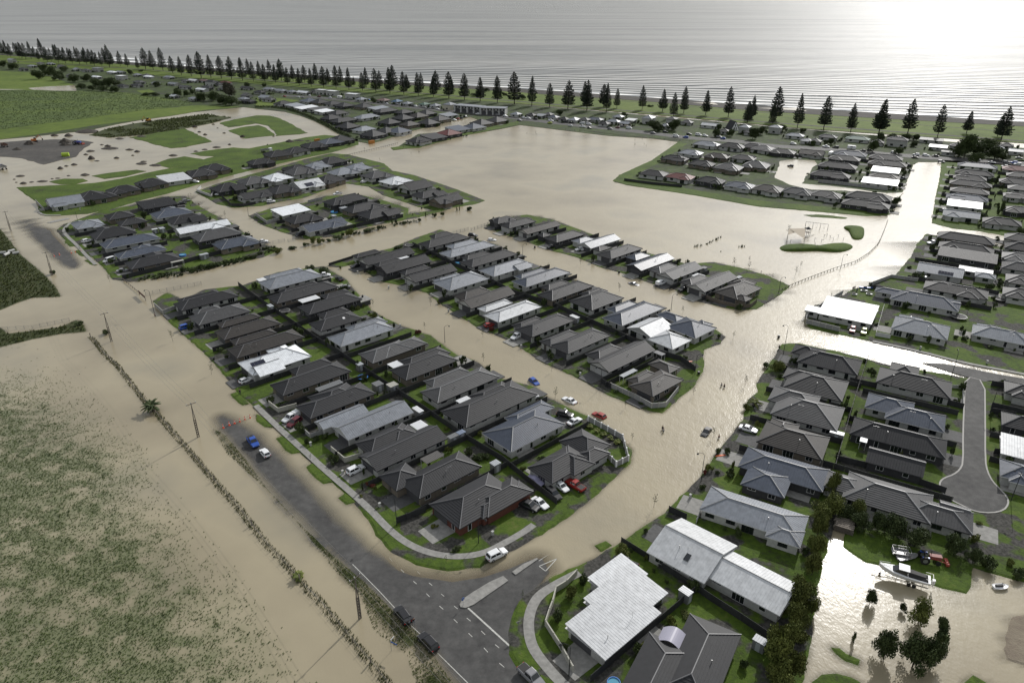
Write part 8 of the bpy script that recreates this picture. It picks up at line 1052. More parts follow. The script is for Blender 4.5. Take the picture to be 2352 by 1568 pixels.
for i in range(len(tops)-1):
    m = MB()
    for a, b in zip(tops[i], tops[i+1]):
        a = Vector(a); b = Vector(b); pv = a
        for k in range(1, 11):
            u = k/10; q = a.lerp(b, u); q.z -= 1.1*4*u*(1-u); m.bar(pv, q, .022, 3, cap=False); pv = q
    tag(link('power_line', m.mesh('power_line', M_metal)), f"sagging overhead power lines {pn[i]}", 'power line', 'power lines')

# ------------------------------------------------------------------ vehicles
CM = {}
def car_parts(ty):
    if ty in CM: return CM[ty]
    L_, Wd, Hh = dict(suv=(4.6, 1.86, 1.68), hatch=(4.1, 1.74, 1.48), sedan=(4.7, 1.80, 1.44), pickup=(5.3, 1.88, 1.78), canopy=(5.3, 1.88, 1.82), van=(5.0, 1.9, 2.05))[ty]
    hw = Wd/2; belt = dict(suv=1.02, hatch=.92, sedan=.88, pickup=1.05, canopy=1.05, van=1.15)[ty]
    fx = L_/2
    # (x, top z, half width, bottom z)
    nose = [(-fx, belt*.80, hw*.80, .42), (-fx+.12, belt*.97, hw*.93, .30), (-fx+.6, belt, hw, .26)]
    body = nose+[(0, belt, hw, .24), (fx-1.25, belt*.97, hw, .26), (fx-.55, belt*.88, hw*.97, .28), (fx-.15, belt*.78, hw*.88, .32), (fx, belt*.62, hw*.72, .40)]
    b = MB(); rings = []
    for x, zt, w_, zb in body:
        rings.append([(x, -w_*.92, zb), (x, -w_, zb+.18), (x, -w_, zt-.16), (x, -w_*.90, zt), (x, w_*.90, zt), (x, w_, zt-.16), (x, w_, zb+.18), (x, w_*.92, zb)])
    b.loft([r[::-1] for r in rings])
    cab = dict(suv=(-fx+.10, -fx+.45, fx-2.0, fx-1.25), hatch=(-fx+.12, -fx+.55, fx-2.0, fx-1.15), sedan=(-fx+.75, -fx+1.5, fx-2.15, fx-1.3), pickup=(-fx+1.85, -fx+2.05, fx-2.0, fx-1.3), canopy=(-fx+1.85, -fx+2.05, fx-2.0, fx-1.3), van=(-fx+.06, -fx+.22, fx-1.45, fx-.75))[ty]
    c = MB(); x0, x1, x2, x3 = cab; zt = Hh
    def ring(x, z, w_): return [(x, -w_, z), (x, w_, z)]
    wl, wt = hw*.93, hw*.76
    lower = [(x0, -wl, belt-.03), (x3, -wl*.97, belt-.06), (x3, wl*.97, belt-.06), (x0, wl, belt-.03)]; up_ = [(x1, -wt, zt-.05), (x2, -wt, zt-.05), (x2, wt, zt-.05), (x1, wt, zt-.05)]; cap_ = [(x1+.12, -wt*.8, zt), (x2-.15, -wt*.8, zt), (x2-.15, wt*.8, zt), (x1+.12, wt*.8, zt)]
    c.loft([lower, up_, cap_])
    if ty == 'canopy': c.loft([[(-fx+.05, -hw*.92, belt), (-fx+1.8, -hw*.92, belt), (-fx+1.8, hw*.92, belt), (-fx+.05, hw*.92, belt)], [(-fx+.2, -hw*.8, zt-.05), (-fx+1.82, -hw*.8, zt-.05), (-fx+1.82, hw*.8, zt-.05), (-fx+.2, hw*.8, zt-.05)]])
    # window strips, slightly proud
    def lerpq(a, b_, t): return tuple(a[k]+(b_[k]-a[k])*t for k in range(3))
    wins = []
    for (la, lb, ua, ub, nx, ny) in ((lower[0], lower[1], up_[0], up_[1], 0, -1), (lower[1], lower[2], up_[1], up_[2], 1, 0), (lower[2], lower[3], up_[2], up_[3], 0, 1), (lower[3], lower[0], up_[3], up_[0], -1, 0)):
        m = MB(); parts_ = [(.06, .94)] if nx else [(.07, .47), (.52, .88)]
        for s0, s1 in parts_:
            p = [lerpq(lerpq(la, lb, s0), lerpq(ua, ub, s0), .16), lerpq(lerpq(la, lb, s1), lerpq(ua, ub, s1), .16), lerpq(lerpq(la, lb, s1), lerpq(ua, ub, s1), .90), lerpq(lerpq(la, lb, s0), lerpq(ua, ub, s0), .90)]
            p = [(q[0]+nx*.02, q[1]+ny*.02, q[2]+.01) for q in p]; m.quad(*p)
        wins.append((('windscreen' if nx > 0 else 'rear_window') if nx else 'side_window', m.mesh('window', M_glass)))
    w = MB(); w.bar((0, -.11, 0), (0, .11, 0), .34, 14); r_ = MB(); r_.bar((0, -.12, 0), (0, .12, 0), .2, 10)
    extra = []
    if ty == 'pickup':
        m = MB(); m.box(-fx+.95, 0, belt+.005, 1.55, hw*1.6, .03); extra.append(('tray_cover', m.mesh('tray_cover', M_black)))
        m = MB(); m.bar((-fx+1.75, -hw*.8, belt), (-fx+1.75, -hw*.7, belt+.5), .04, 5); m.bar((-fx+1.75, hw*.8, belt), (-fx+1.75, hw*.7, belt+.5), .04, 5); m.bar((-fx+1.75, -hw*.7, belt+.5), (-fx+1.75, hw*.7, belt+.5), .04, 5); extra.append(('sports_bar', m.mesh('sports_bar', M_lampb)))
    m = MB(); m.box(fx-.10, 0, .42, .22, Wd*.86, .2); extra.append(('front_bumper', m.mesh('front_bumper', M_black)))
    m = MB(); m.box(-fx+.06, 0, .42, .2, Wd*.88, .2); extra.append(('rear_bumper', m.mesh('rear_bumper', M_black)))
    CM[ty] = dict(L=L_, hw=hw, fx=fx, belt=belt, body=b, cab=c, wins=wins, wheel=w.mesh('wheel', M_black), rim=r_.mesh('rim', M_metal), extra=extra, bm={})
    hl = MB(); hl.box(0, 0, 0, .16, .34, .14); CM[ty]['hl'] = hl.mesh('headlight', M_head); tl = MB(); tl.box(0, 0, 0, .10, .26, .2); CM[ty]['tl'] = tl.mesh('taillight', M_tail)
    mi = MB(); mi.box(0, 0, 0, .12, .2, .13); CM[ty]['mi'] = mi.mesh('mirror', M_black)
    return CM[ty]
def car(ty, col, x, y, th, label, group=None, z=0, full=True):
    p = car_parts(ty); root = bpy.data.objects.new('parked_car', None); C.objects.link(root); root.location = (x, y, z); root.rotation_euler = (0, 0, th)
    if col not in p['bm']: p['bm'][col] = (p['body'].mesh('body', MATS['paint_'+col]), p['cab'].mesh('cabin', MATS['paint_'+col]))
    link('body', p['bm'][col][0], root); link('cabin', p['bm'][col][1], root)
    if not (col == 'lilac'):
        for n_, m in p['wins']: link(n_, m, root)
    for sx_ in (-1, 1):
        for sy_ in (-1, 1):
            wh = link('wheel', p['wheel'], root, (sx_*(p['fx']-.82), sy_*(p['hw']-.10), .34)); 
            if full: link('rim', p['rim'], wh)
    if full:
        for sy_ in (-1, 1):
            link('headlight', p['hl'], root, (p['fx']-.16, sy_*p['hw']*.66, p['belt']*.66)); link('taillight', p['tl'], root, (-p['fx']+.03, sy_*p['hw']*.72, p['belt']*.78)); link('mirror', p['mi'], root, (p['fx']-1.55, sy_*(p['hw']+.05), p['belt']+.05))
        for n_, m in p['extra']: link(n_, m, root)
    tag(root, label, 'car', group); return root
TYN = dict(suv='SUV', hatch='hatchback', sedan='saloon', pickup='pickup', canopy='canopy pickup', van='van')
far_n = {}
INWATER = ('stranded', 'standing in', 'half sunk', 'in water', 'through upper')
CARS.sort(key=lambda q: q[2]/(q[3]+50))
for ty, col, x, y, th, lab in CARS:
    if lab.startswith('*'):
        ph = lab[1:]; k = (ph, ty, col); far_n[k] = far_n.get(k, 0)+1
        kn = sum(1 for c in CARS if c[5] == lab and c[0] == ty and c[1] == col)
        lab2 = f"{'pale' if col == 'white' else 'lime green' if col == 'lime' else col} {TYN[ty]}"+(f", {nth(far_n[k])} from left," if kn > 1 else ' parked')+f" on the {ph}"
        car(ty, col, x, y, math.radians(-33)+random.choice((0, math.pi)), lab2, 'cars on the seafront street', .24, False)
    else:
        z = -.42 if any(s in lab for s in INWATER) else (.2 if 'road' not in lab or 'driveway' in lab else -.04)
        if 'half sunk' in lab: z = -.6
        if 'verge' in lab: z = -.04
        o = car(ty, col, x, y, th, lab, None, z)
        if 'raised tailgate' in lab:
            m = MB(); m.box(0, 0, 0, .95, 1.5, .06); t_ = link('tailgate', m.mesh('tailgate', MATS['paint_black']), o, (-2.55, 0, 1.85)); t_.rotation_euler = (0, .35, 0)
for x, y, th, lab in CARAVANS:
    root = bpy.data.objects.new('caravan', None); C.objects.link(root); root.location = (x, y, .2); root.rotation_euler = (0, 0, th); tag(root, lab, 'caravan')
    m = MB(); rings = []
    for xx, zt, zb in ((-2.9, 2.2, .8), (-2.7, 2.6, .5), (2.3, 2.6, .5), (2.9, 2.0, .6)): rings.append([(xx, -1.1, zb), (xx, 1.1, zb), (xx, 1.1, zt-.15), (xx, .95, zt), (xx, -.95, zt), (xx, -1.1, zt-.15)])
    m.loft(rings); link('body', m.mesh('body', M_white), root)
    for s in (-1, 1):
        q = MB(); q.box(0, s*1.11, 1.7, 1.6, .04, .6); link('window', q.mesh('window', M_glass), root); q = MB(); q.bar((0, s*1.0, .35), (0, s*1.15, .35), .35, 12); link('wheel', q.mesh('wheel', M_black), root)
    q = MB(); q.bar((2.9, 0, .55), (3.9, 0, .5), .06, 5); link('drawbar', q.mesh('drawbar', M_metal), root)
# ------------------------------------------------------------------ people (skinned skeletons)
def person(x, y, hd, top, bot, wade, label, k):
    r = random.Random(k); st = r.uniform(.12, .24)
    J = dict(pel=(0, 0, .95), sp=(0, .02, 1.2), ch=(0, .02, 1.38), nk=(0, .02, 1.50), hd0=(0, .04, 1.58), hd1=(0, .05, 1.70),
             hl=(-.10, 0, .90), kl=(-.11, st, .50), al=(-.11, st*.5, .08), fl=(-.11, st*.5+.17, .03), hr=(.10, 0, .90), kr=(.11, -st*.4, .50), ar=(.11, -st*1.4, .08), fr=(.11, -st*1.4+.17, .03),
             sl=(-.19, .02, 1.40), el=(-.25, -.03, 1.14), wl=(-.24, .12, .92), tl=(-.24, .17, .82), sr=(.19, .02, 1.40), er=(.25, -.02, 1.14), wr=(.24, .10, .92), tr=(.24, .15, .82))
    E_ = [('pel', 'sp'), ('sp', 'ch'), ('ch', 'nk'), ('nk', 'hd0'), ('hd0', 'hd1'), ('pel', 'hl'), ('hl', 'kl'), ('kl', 'al'), ('al', 'fl'), ('pel', 'hr'), ('hr', 'kr'), ('kr', 'ar'), ('ar', 'fr'), ('ch', 'sl'), ('sl', 'el'), ('el', 'wl'), ('wl', 'tl'), ('ch', 'sr'), ('sr', 'er'), ('er', 'wr'), ('wr', 'tr')]
    Rr = dict(pel=.14, sp=.135, ch=.15, nk=.055, hd0=.085, hd1=.095, h=.09, k=.06, a=.042, f=.04, s=.06, e=.042, w=.032, t=.03)
    def skin(keys, name, infl, m, parent, cut=None):
        ks = keys; me = bpy.data.meshes.new(name); ix = {q: i for i, q in enumerate(ks)}
        me.from_pydata([J[q] for q in ks], [(ix[a], ix[b]) for a, b in E_ if a in ix and b in ix], []); me.materials.append(m)
        o = link(name, me, parent); o.modifiers.new('skin', 'SKIN'); sv = me.skin_vertices[0].data if me.skin_vertices else None
        if sv is None:
            return o
        for q, i in ix.items():
            rr = (Rr.get(q) or Rr[q[0]])*infl; sv[i].radius = (rr*(1.25 if q in ('pel', 'sp', 'ch') else 1), rr)
        sv[ix[ks[0]]].use_root = True
        sb = o.modifiers.new('sub', 'SUBSURF'); sb.levels = 1; sb.render_levels = 1; return o
    allk = list(J)
    b = skin(allk, 'person', 1.0, M_skin, None); b.location = (x, y, -wade+.0); b.rotation_euler = (0, 0, hd-math.pi/2); tag(b, label, 'person', None)
    if top != 'skin': skin(['sp', 'pel', 'ch', 'sl', 'el', 'sr', 'er'], 'top', 1.16, MATS['cloth_'+top], b)
    skin(['pel', 'hl', 'kl', 'al', 'hr', 'kr', 'ar'], 'trousers', 1.18, MATS['cloth_'+bot], b)
    m = MB(); rings = []
    for zz, rr in ((1.66, .108), (1.72, .115), (1.78, .085), (1.81, .03)): rings.append([(math.cos(a)*rr, .035+math.sin(a)*rr*1.05, zz) for a in [i*math.pi/5 for i in range(10)]])
    m.loft(rings); link('hair', m.mesh('hair', MATS['cloth_dark'], True), b)
for k, p in enumerate(PEOPLE): person(*p, k)
# ------------------------------------------------------------------ cones, signs, letterboxes, bins
cm = MB(); cm.box(0, 0, .02, .42, .42, .04); cm.bar((0, 0, .04), (0, 0, .9), .16, 12, .04); conem = cm.mesh('cone', mat('cone_orange', (.75, .09, .03), .5)); bm_ = MB(); bm_.bar((0, 0, .42), (0, 0, .62), .115, 12, .088); bandm = bm_.mesh('reflective_band', M_white)
for i, (x, y) in enumerate(CONES):
    root = bpy.data.objects.new('traffic_cone', None); C.objects.link(root); root.location = (x, y, -.08); link('cone', conem, root); link('reflective_band', bandm, root)
    root.scale = (1.25,)*3
    ph = 'across the road above the blue pickup' if i < 6 else 'below the emerging strip of road'; k = i+1 if i < 6 else i-5
    tag(root, f"orange cone, {nth(k)} from left, {ph}", 'traffic cone', 'orange road cones')
def post_sign(x, y, h, label, build, cat='sign', rz=0, base=.15):
    root = bpy.data.objects.new('road_sign', None); C.objects.link(root); root.location = (x, y, base); root.rotation_euler = (0, 0, rz); tag(root, label, cat); m = MB(); m.bar((0, 0, 0), (0, 0, h), .035, 6); link('post', m.mesh('post', M_metal), root); build(root)
def gvw(root):
    m = MB(); m.box(0, 0, 0, .001, .001, .001); m = MB(); i = len(m.v)
    for y in (-.02, .02): m.v += [(-.45, y, 2.5), (.45, y, 2.5), (0, y, 1.75)]
    m.f += [(0, 2, 1), (3, 4, 5), (0, 1, 4, 3), (1, 2, 5, 4), (2, 0, 3, 5)]; m.m += [0]*5; link('sign_plate', m.mesh('sign_plate', M_metal), root)
post_sign(*SIGNS['give'], 2.5, 'triangular give way sign seen from behind on the curved verge', gvw, rz=.4)
def strn(root):
    m = MB(); m.box(.7, 0, 2.3, 1.3, .04, .26, rot=0); link('name_blade', m.mesh('name_blade', mat('sign_blue', (.03, .10, .35), .4)), root)
    m = MB(); m.box(0, .5, 2.6, .04, 1.0, .22); link('name_blade', m.mesh('name_blade', M_white), root)
post_sign(*SIGNS['street'], 2.7, 'white post with blue street name blade standing in the flooded verge', strn, rz=-.5, base=-.1)
def isl(root):
    m = MB(); m.bar((0, -.03, 1.6), (0, .03, 1.6), .35, 16); link('sign_plate', m.mesh('sign_plate', MATS['sign_blue']), root); q = MB(); q.box(0, -.04, 1.6, .1, .02, .4, rot=0); link('arrow', q.mesh('arrow', M_white), root)
post_sign(*SIGNS['island'], 1.9, 'blue round keep left sign on the end of the traffic island', isl, rz=.8, base=.13)
(a, b) = SIGNS['notice']; root = bpy.data.objects.new('noticeboard', None); C.objects.link(root); root.location = (*a, -.1); tag(root, 'brown timber noticeboard on posts at the flooded road edge', 'noticeboard'); th = math.atan2(b[1]-a[1], b[0]-a[0]); d = math.hypot(b[0]-a[0], b[1]-a[1]); root.rotation_euler = (0, 0, th)
m = MB(); m.box(d/2, 0, 1.5, d, .12, .9); link('board', m.mesh('board', mat('board_brown', (.10, .05, .035), .8)), root); 
for t in (0, d):
    m = MB(); m.box(t, 0, .9, .15, .15, 2.1); link('post', m.mesh('post', M_timber), root)
lb = MB(); lb.box(0, 0, .55, .42, .42, 1.1); lb.box(0, 0, 1.12, .52, .52, .1); lbm = lb.mesh('pillar', MATS['wall_w']); sl_ = MB(); sl_.box(0, -.22, .85, .26, .03, .06); slm = sl_.mesh('slot', M_black)
bn = MB(); bn.box(0, 0, .5, .5, .55, .95, taper=1.12); binm = bn.mesh('body', mat('bin_plastic', (.02, .022, .024), .5)); ld = MB(); ld.box(0, .02, 1.0, .6, .66, .06); lidm = ld.mesh('lid', mat('bin_lid', (.03, .03, .03), .4))
for i, ((x, y), ph) in enumerate(MAIL):
    root = bpy.data.objects.new('letterbox', None); C.objects.link(root); root.location = (x, y, .05); root.rotation_euler = (0, 0, math.radians(42)); link('pillar', lbm, root); link('slot', slm, root); tag(root, f"pale square pillar letterbox {ph}", 'letterbox', 'pillar letterboxes')
for i, ((x, y), ph) in enumerate(BINS):
    root = bpy.data.objects.new('wheelie_bin', None); C.objects.link(root); root.location = (x, y, -.05); root.rotation_euler = (0, 0, .5); link('body', binm, root); link('lid', lidm, root); tag(root, f"dark wheelie bin {ph}", 'bin', 'wheelie bins')
# ------------------------------------------------------------------ patio covers, sheds, trampolines, pools
PC = dict(white=mat('cover_white', (.66, .67, .68), .5), grey=mat('cover_grey', (.16, .165, .17), .5), pale=mat('cover_pale', (.36, .38, .40), .5), cream=mat('cover_cream', (.38, .37, .33), .5), dark=mat('cover_dark', (.09, .085, .08), .6), blue=mat('cover_blue', (.18, .22, .30), .4), orange=mat('container_orange', (.42, .17, .03), .5))
for cx, cy, l, w_, ang, z, col, wall, lab in PERG:
    root = bpy.data.objects.new('garden_shed' if wall else 'patio_cover', None); C.objects.link(root); root.location = (cx, cy, .15 if 'container' not in lab else -.4); root.rotation_euler = (0, 0, math.radians(ang)); tag(root, lab, 'shed' if wall else 'patio cover')
    m = MB(); m.box(0, 0, z-.05, l, w_, .1)
    for k in range(int(l/.45)): m.box(-l/2+.3+k*.45, 0, z+.02, .07, w_, .05)
    link('roof', m.mesh('roof', PC[col]), root)
    if wall: m = MB(); m.box(0, 0, z/2-.05, l-.2, w_-.2, z-.1); link('wall', m.mesh('wall', PC['grey'] if col != 'orange' else PC['orange']), root); m = MB(); m.box(0, -w_/2+.08, .95, .8, .05, 1.8); link('door', m.mesh('door', PC['pale'] if col != 'orange' else PC['orange']), root)
    else:
        for sx_ in (-1, 1):
            for sy_ in (-1, 1): m = MB(); m.box(sx_*(l/2-.15), sy_*(w_/2-.15), z/2, .1, .1, z); link('post', m.mesh('post', M_fencew), root)
root = bpy.data.objects.new('curved_carport', None); C.objects.link(root); ccx = sum(p[0] for p in CARPORT)/4; ccy = sum(p[1] for p in CARPORT)/4; root.location = (ccx, ccy, .15); tag(root, 'arched pale lilac canopy between the wings of the dark shingle roofed house', 'canopy')
q = MB(); A_, B_, C_, D_ = [Vector((p[0]-ccx, p[1]-ccy, 0)) for p in CARPORT]
for k in range(12):
    for zo, fl in ((0, 0), (-.06, 1)):
        u0, u1 = k/12, (k+1)/12; z0, z1 = 2.6+zo+1.1*math.sin(math.pi*u0), 2.6+zo+1.1*math.sin(math.pi*u1); up = Vector((0, 0, 1))
        q.quad(A_.lerp(B_, u0)+up*z0, A_.lerp(B_, u1)+up*z1, D_.lerp(C_, u1)+up*z1, D_.lerp(C_, u0)+up*z0)
link('canopy_sheet', q.mesh('canopy_sheet', mat('canopy_lilac', (.36, .35, .42), .3)), root)
for p in (A_, B_, C_, D_): q = MB(); q.box(p.x*.95, p.y*.95, 1.3, .12, .12, 2.6); link('post', q.mesh('post', M_fencew), root)
def ring_mb(r0, r1, z0, z1, n=24):
    m = MB()
    for k in range(n):
        a, b = 2*math.pi*k/n, 2*math.pi*(k+1)/n; A = lambda r, t, z: (r*math.cos(t), r*math.sin(t), z)
        m.quad(A(r1, a, z0), A(r1, b, z0), A(r1, b, z1), A(r1, a, z1)); m.quad(A(r0, a, z1), A(r1, a, z1), A(r1, b, z1), A(r0, b, z1)); m.quad(A(r0, b, z0), A(r0, a, z0), A(r0, a, z1), A(r0, b, z1))
    return m
M_poolb = mat('pool_blue', (.04, .18, .50), .4); M_poolw = mat('pool_water', (.10, .30, .42), .08); M_mat_ = mat('trampoline_mat', (.02, .02, .022), .8)
for kind, x, y, r_, lab in ROUND:
    root = bpy.data.objects.new(kind.split('_')[0] if kind != 'pool' else 'paddling_pool', None); C.objects.link(root); root.location = (x, y, .15); r_ = max(r_, 1.1); tag(root, lab, 'trampoline' if 'tramp' in kind else 'pool')
    if kind == 'pool':
        link('rim', ring_mb(r_*.9, r_, 0, .7).mesh('rim', M_poolb), root); m = MB(); m.bar((0, 0, .0), (0, 0, .55), r_*.92, 24); link('pool_surface', m.mesh('pool_surface', M_poolw), root)
    else:
        link('rim', ring_mb(r_*.86, r_, .78, .88).mesh('rim', M_poolb if 'blue' in kind else M_wire), root); m = MB(); m.bar((0, 0, .8), (0, 0, .83), r_*.88, 24); link('jump_mat', m.mesh('jump_mat', M_mat_), root)
        for k in range(6): a = k*math.pi/3; m = MB(); m.bar((r_*math.cos(a), r_*math.sin(a), 0), (r_*math.cos(a), r_*math.sin(a), 2.5), .035, 5); link('leg', m.mesh('leg', M_lampb), root)
# ------------------------------------------------------------------ dirt heaps and site machines
def heap_mesh(seed):
    r = random.Random(seed); m = MB(); rings = []
    for k, (rr, z) in enumerate(((1, -.1), (.85, .2), (.62, .55), (.35, .85), (.1, 1))): rings.append([(math.cos(a)*rr*r.uniform(.85, 1.12), math.sin(a)*rr*.7*r.uniform(.85, 1.12), z*r.uniform(.85, 1.1)) for a in [i*2*math.pi/14 for i in range(14)]])
    m.loft(rings); return m.mesh('earth_heap', M_dirt)
HM = [heap_mesh(i) for i in range(5)]
for i, (x, y, r_, h) in enumerate(sorted(PILES)):
    o = link('earth_heap', HM[i % 5], None, (x, y, 0), random.uniform(-.9, -.2)); o.scale = (r_, r_, h); tag(o, f"{'large' if r_ > 7 else 'low'} dark earth heap in the flooded building site, {nth(i+1)} from the left of all heaps", 'earth heap', 'earth heaps on the building site')
def bxp(root, name, m, *boxes):
    q = MB()
    for b in boxes: q.box(*b)
    return link(name, q.mesh(name, m), root)
def digger(a, b, col, label):
    root = bpy.data.objects.new('excavator', None); C.objects.link(root); root.location = ((a[0]+b[0])/2, (a[1]+b[1])/2, .8); root.rotation_euler = (0, 0, math.atan2(b[1]-a[1], b[0]-a[0])); tag(root, label, 'excavator')
    yel = mat('plant_yellow', (.42, .20, .02), .5) if col == 'y' else mat('plant_orange', (.45, .14, .03), .5)
    for s in (-1, 1): bxp(root, 'track', M_black, (0, s*1.3, .45, 4.2, .6, .9))
    bxp(root, 'body', yel, (-.3, 0, 1.6, 3.4, 2.6, 1.3)); bxp(root, 'cab', M_glass, (.7, .7, 2.6, 1.5, 1.1, 1.3))
    q = MB(); q.bar((1, -.3, 1.8), (-3.5+7, -.3, 4.8), .3, 4, .22); link('boom', q.mesh('boom', yel), root)
    q = MB(); q.bar((3.5, -.3, 4.8), (5.4, -.3, 2.2), .22, 4, .16); link('stick', q.mesh('stick', yel), root)
    q = MB(); q.box(5.5, -.3, 1.6, .9, 1.2, 1.0, taper=.7); link('bucket', q.mesh('bucket', M_dirt), root)
digger(SITE['dig'][1], SITE['dig'][0], 'y', 'orange excavator with raised boom on the weedy earth bank')
digger(*SITE['dig2'], 'o', 'small orange excavator beside a gravel heap')
def tractor(a, b, col, label, loader, sc=1.0, z=.1):
    root = bpy.data.objects.new('tractor', None); C.objects.link(root); root.location = ((a[0]+b[0])/2, (a[1]+b[1])/2, z); root.rotation_euler = (0, 0, math.atan2(b[1]-a[1], b[0]-a[0])); tag(root, label, 'tractor'); root.scale = (sc,)*3
    bxp(root, 'bonnet', col, (.95, 0, 1.15, 1.9, .8, .7)); bxp(root, 'seat', M_black, (-.55, 0, 1.3, .5, .5, .15), (-.8, 0, 1.6, .12, .5, .5)); [bxp(root, 'mudguard', MATS['paint_blue'], (-.7, s*.75, 1.35, 1.1, .35, .1)) for s in (-1, 1)]
    for s in (-1, 1):
        q = MB(); q.bar((-.75, s*.65, .75), (-.75, s*1.05, .75), .75, 16); w_ = link('rear_wheel', q.mesh('rear_wheel', M_black), root); q = MB(); q.bar((-.75, s*.63, .75), (-.75, s*1.07, .75), .38, 12); link('rim', q.mesh('rim', M_metal), w_)
        q = MB(); q.bar((1.4, s*.6, .42), (1.4, s*.85, .42), .42, 14); link('front_wheel', q.mesh('front_wheel', M_black), root)
    q = MB(); q.bar((.3, .3, 1.5), (.3, .3, 2.2), .05, 6); link('exhaust', q.mesh('exhaust', M_black), root)
    q = MB(); q.bar((-.1, 0, 1.35), (-.25, 0, 1.65), .025, 5); q.bar((-.25, 0, 1.62), (-.27, 0, 1.66), .2, 12); link('steering_wheel', q.mesh('steering_wheel', M_black), root)
    if loader:
        q = MB()
        for s in (-1, 1): q.bar((.2, s*.55, 1.3), (2.6, s*.55, .6), .06, 5)
        q.box(2.85, 0, .4, .5, 1.6, .5); link('front_loader', q.mesh('front_loader', mat('loader_red', (.3, .05, .03), .6)), root)
tractor(*YARD['tractor'], mat('tractor_red', (.22, .06, .05), .6), 'old red tractor with front loader on the boat yard lawn', True, 1.15, .16)
tractor(*SITE['trac'], MATS['paint_blue'], 'blue tractor beside the tallest dirt heap', True, 1.7)
def truck(a, b, colm, label, tip):
    root = bpy.data.objects.new('truck', None); C.objects.link(root); root.location = ((a[0]+b[0])/2, (a[1]+b[1])/2, 0); root.rotation_euler = (0, 0, math.atan2(b[1]-a[1], b[0]-a[0])); tag(root, label, 'truck')
    bxp(root, 'cab', colm, (2.9, 0, 1.7, 1.9, 2.3, 2.2)); bxp(root, 'windscreen', M_glass, (3.87, 0, 2.1, .05, 2.0, .9)); bxp(root, 'tray', M_metal if not tip else mat('dump_body', (.13, .07, .05), .8), (-1.2, 0, 1.6, 5.6, 2.4, .3), (-1.2, -1.15, 2.1, 5.6, .1, .9), (-1.2, 1.15, 2.1, 5.6, .1, .9), (-4.0, 0, 2.1, .1, 2.3, .9))
    for xx in (2.8, -1.8, -3.1):
        for s in (-1, 1): q = MB(); q.bar((xx, s*.95, .5), (xx, s*1.25, .5), .5, 12); link('wheel', q.mesh('wheel', M_black), root)
truck(*SITE['dump'], mat('truck_brown', (.10, .06, .045), .6), 'dirty brown tip truck at the left edge of the site', True)
truck(*SITE['truck'], M_white, 'white flat tray truck beside the long upper left row', False)
truck(*SITE['truck2'], MATS['paint_grey'], 'dark truck half out of frame at the left edge', False)
q = MB(); q.bar((-2.2, 0, 1.3), (2.2, 0, 1.3), 1.3, 16); q.box(0, 0, .2, 3, 2, .4); o = link('storage_tank', q.mesh('storage_tank', mat('tank_lime', (.36, .50, .04), .5)), None, (*SITE['tank'], .1), .3); tag(o, 'lime green cylindrical tank on the gravel pad', 'tank')
PP = SITE['pipes']
for i in range(4):
    a, b = PP[2*i], PP[2*i+1]; m = ring_mb(.45, .6, 0, 1, 16); d = Vector((b[0]-a[0], b[1]-a[1], 0)); m.v = [(v[2]*max(d.length, 2.4), v[0], v[1]+.62) for v in m.v]
    o = link('concrete_pipe', m.mesh('concrete_pipe', mat('pipe_concrete', (.42, .42, .40), .8)), None, (*a, .15+(.3 if i == 2 else 0)), math.atan2(d.y, d.x)); tag(o, f"grey concrete pipe lying on the rough grass, {nth(i+1)} from the left", 'pipe', 'concrete pipes')
# ------------------------------------------------------------------ boat yard
a, b = YARD['boat']; root = bpy.data.objects.new('motor_boat', None); C.objects.link(root); th = math.atan2(b[1]-a[1], b[0]-a[0]); Lb = math.hypot(b[0]-a[0], b[1]-a[1]); root.location = ((a[0]+b[0])/2, (a[1]+b[1])/2, .1); root.rotation_euler = (0, 0, th+math.pi); tag(root, 'white cabin boat with black cover on a trailer in the flooded yard', 'boat')
root.scale = (Lb/8.2,)*3
h_ = MB(); rings = []
for x, w_, zs, zk in ((-4, 1.15, 1.75, .75), (-2, 1.25, 1.75, .6), (0, 1.25, 1.8, .55), (1.8, 1.1, 1.95, .62), (3.2, .6, 2.15, .95), (4.1, .06, 2.35, 1.7)): rings.append([(x, 0, zk), (x, w_*.75, zk+.45), (x, w_, zs), (x, w_*.9, zs+.06), (x, -w_*.9, zs+.06), (x, -w_, zs), (x, -w_*.75, zk+.45)])
h_.loft(rings); link('hull', h_.mesh('hull', M_white), root)
q = MB(); q.loft([[(-.4, -.95, 1.85), (2.0, -.7, 2.0), (2.0, .7, 2.0), (-.4, .95, 1.85)], [(-.3, -.8, 2.75), (.9, -.7, 2.7), (.9, .7, 2.7), (-.3, .8, 2.75)]]); link('cabin_glass', q.mesh('cabin_glass', M_glass), root)
q = MB(); q.box(.25, 0, 2.8, 1.7, 1.75, .12); link('cabin_roof', q.mesh('cabin_roof', M_white), root)
q = MB(); q.loft([[(-3.6, -1.0, 1.84), (-.5, -1.0, 1.88), (-.5, 1.0, 1.88), (-3.6, 1.0, 1.84)], [(-3.2, -.3, 2.2), (-.6, -.5, 2.5), (-.6, .5, 2.5), (-3.2, .3, 2.2)]]); link('cockpit_cover', q.mesh('cockpit_cover', M_black), root)
q = MB()
for s in (-1, 1): q.bar((2.2, s*.8, 2.05), (2.4, s*.75, 2.5), .02, 4); q.bar((2.4, s*.75, 2.5), (4.2, s*.05, 2.75), .025, 4); q.bar((-4.3, s*.9, 1.8), (-4.3, s*.9, 2.4), .03, 4); q.bar((-4.3, s*.9, 2.4), (-3.2, s*.95, 2.4), .03, 4)
q.bar((-4.3, -.9, 2.4), (-4.3, .9, 2.4), .03, 4); link('rail', q.mesh('rail', M_metal), root)
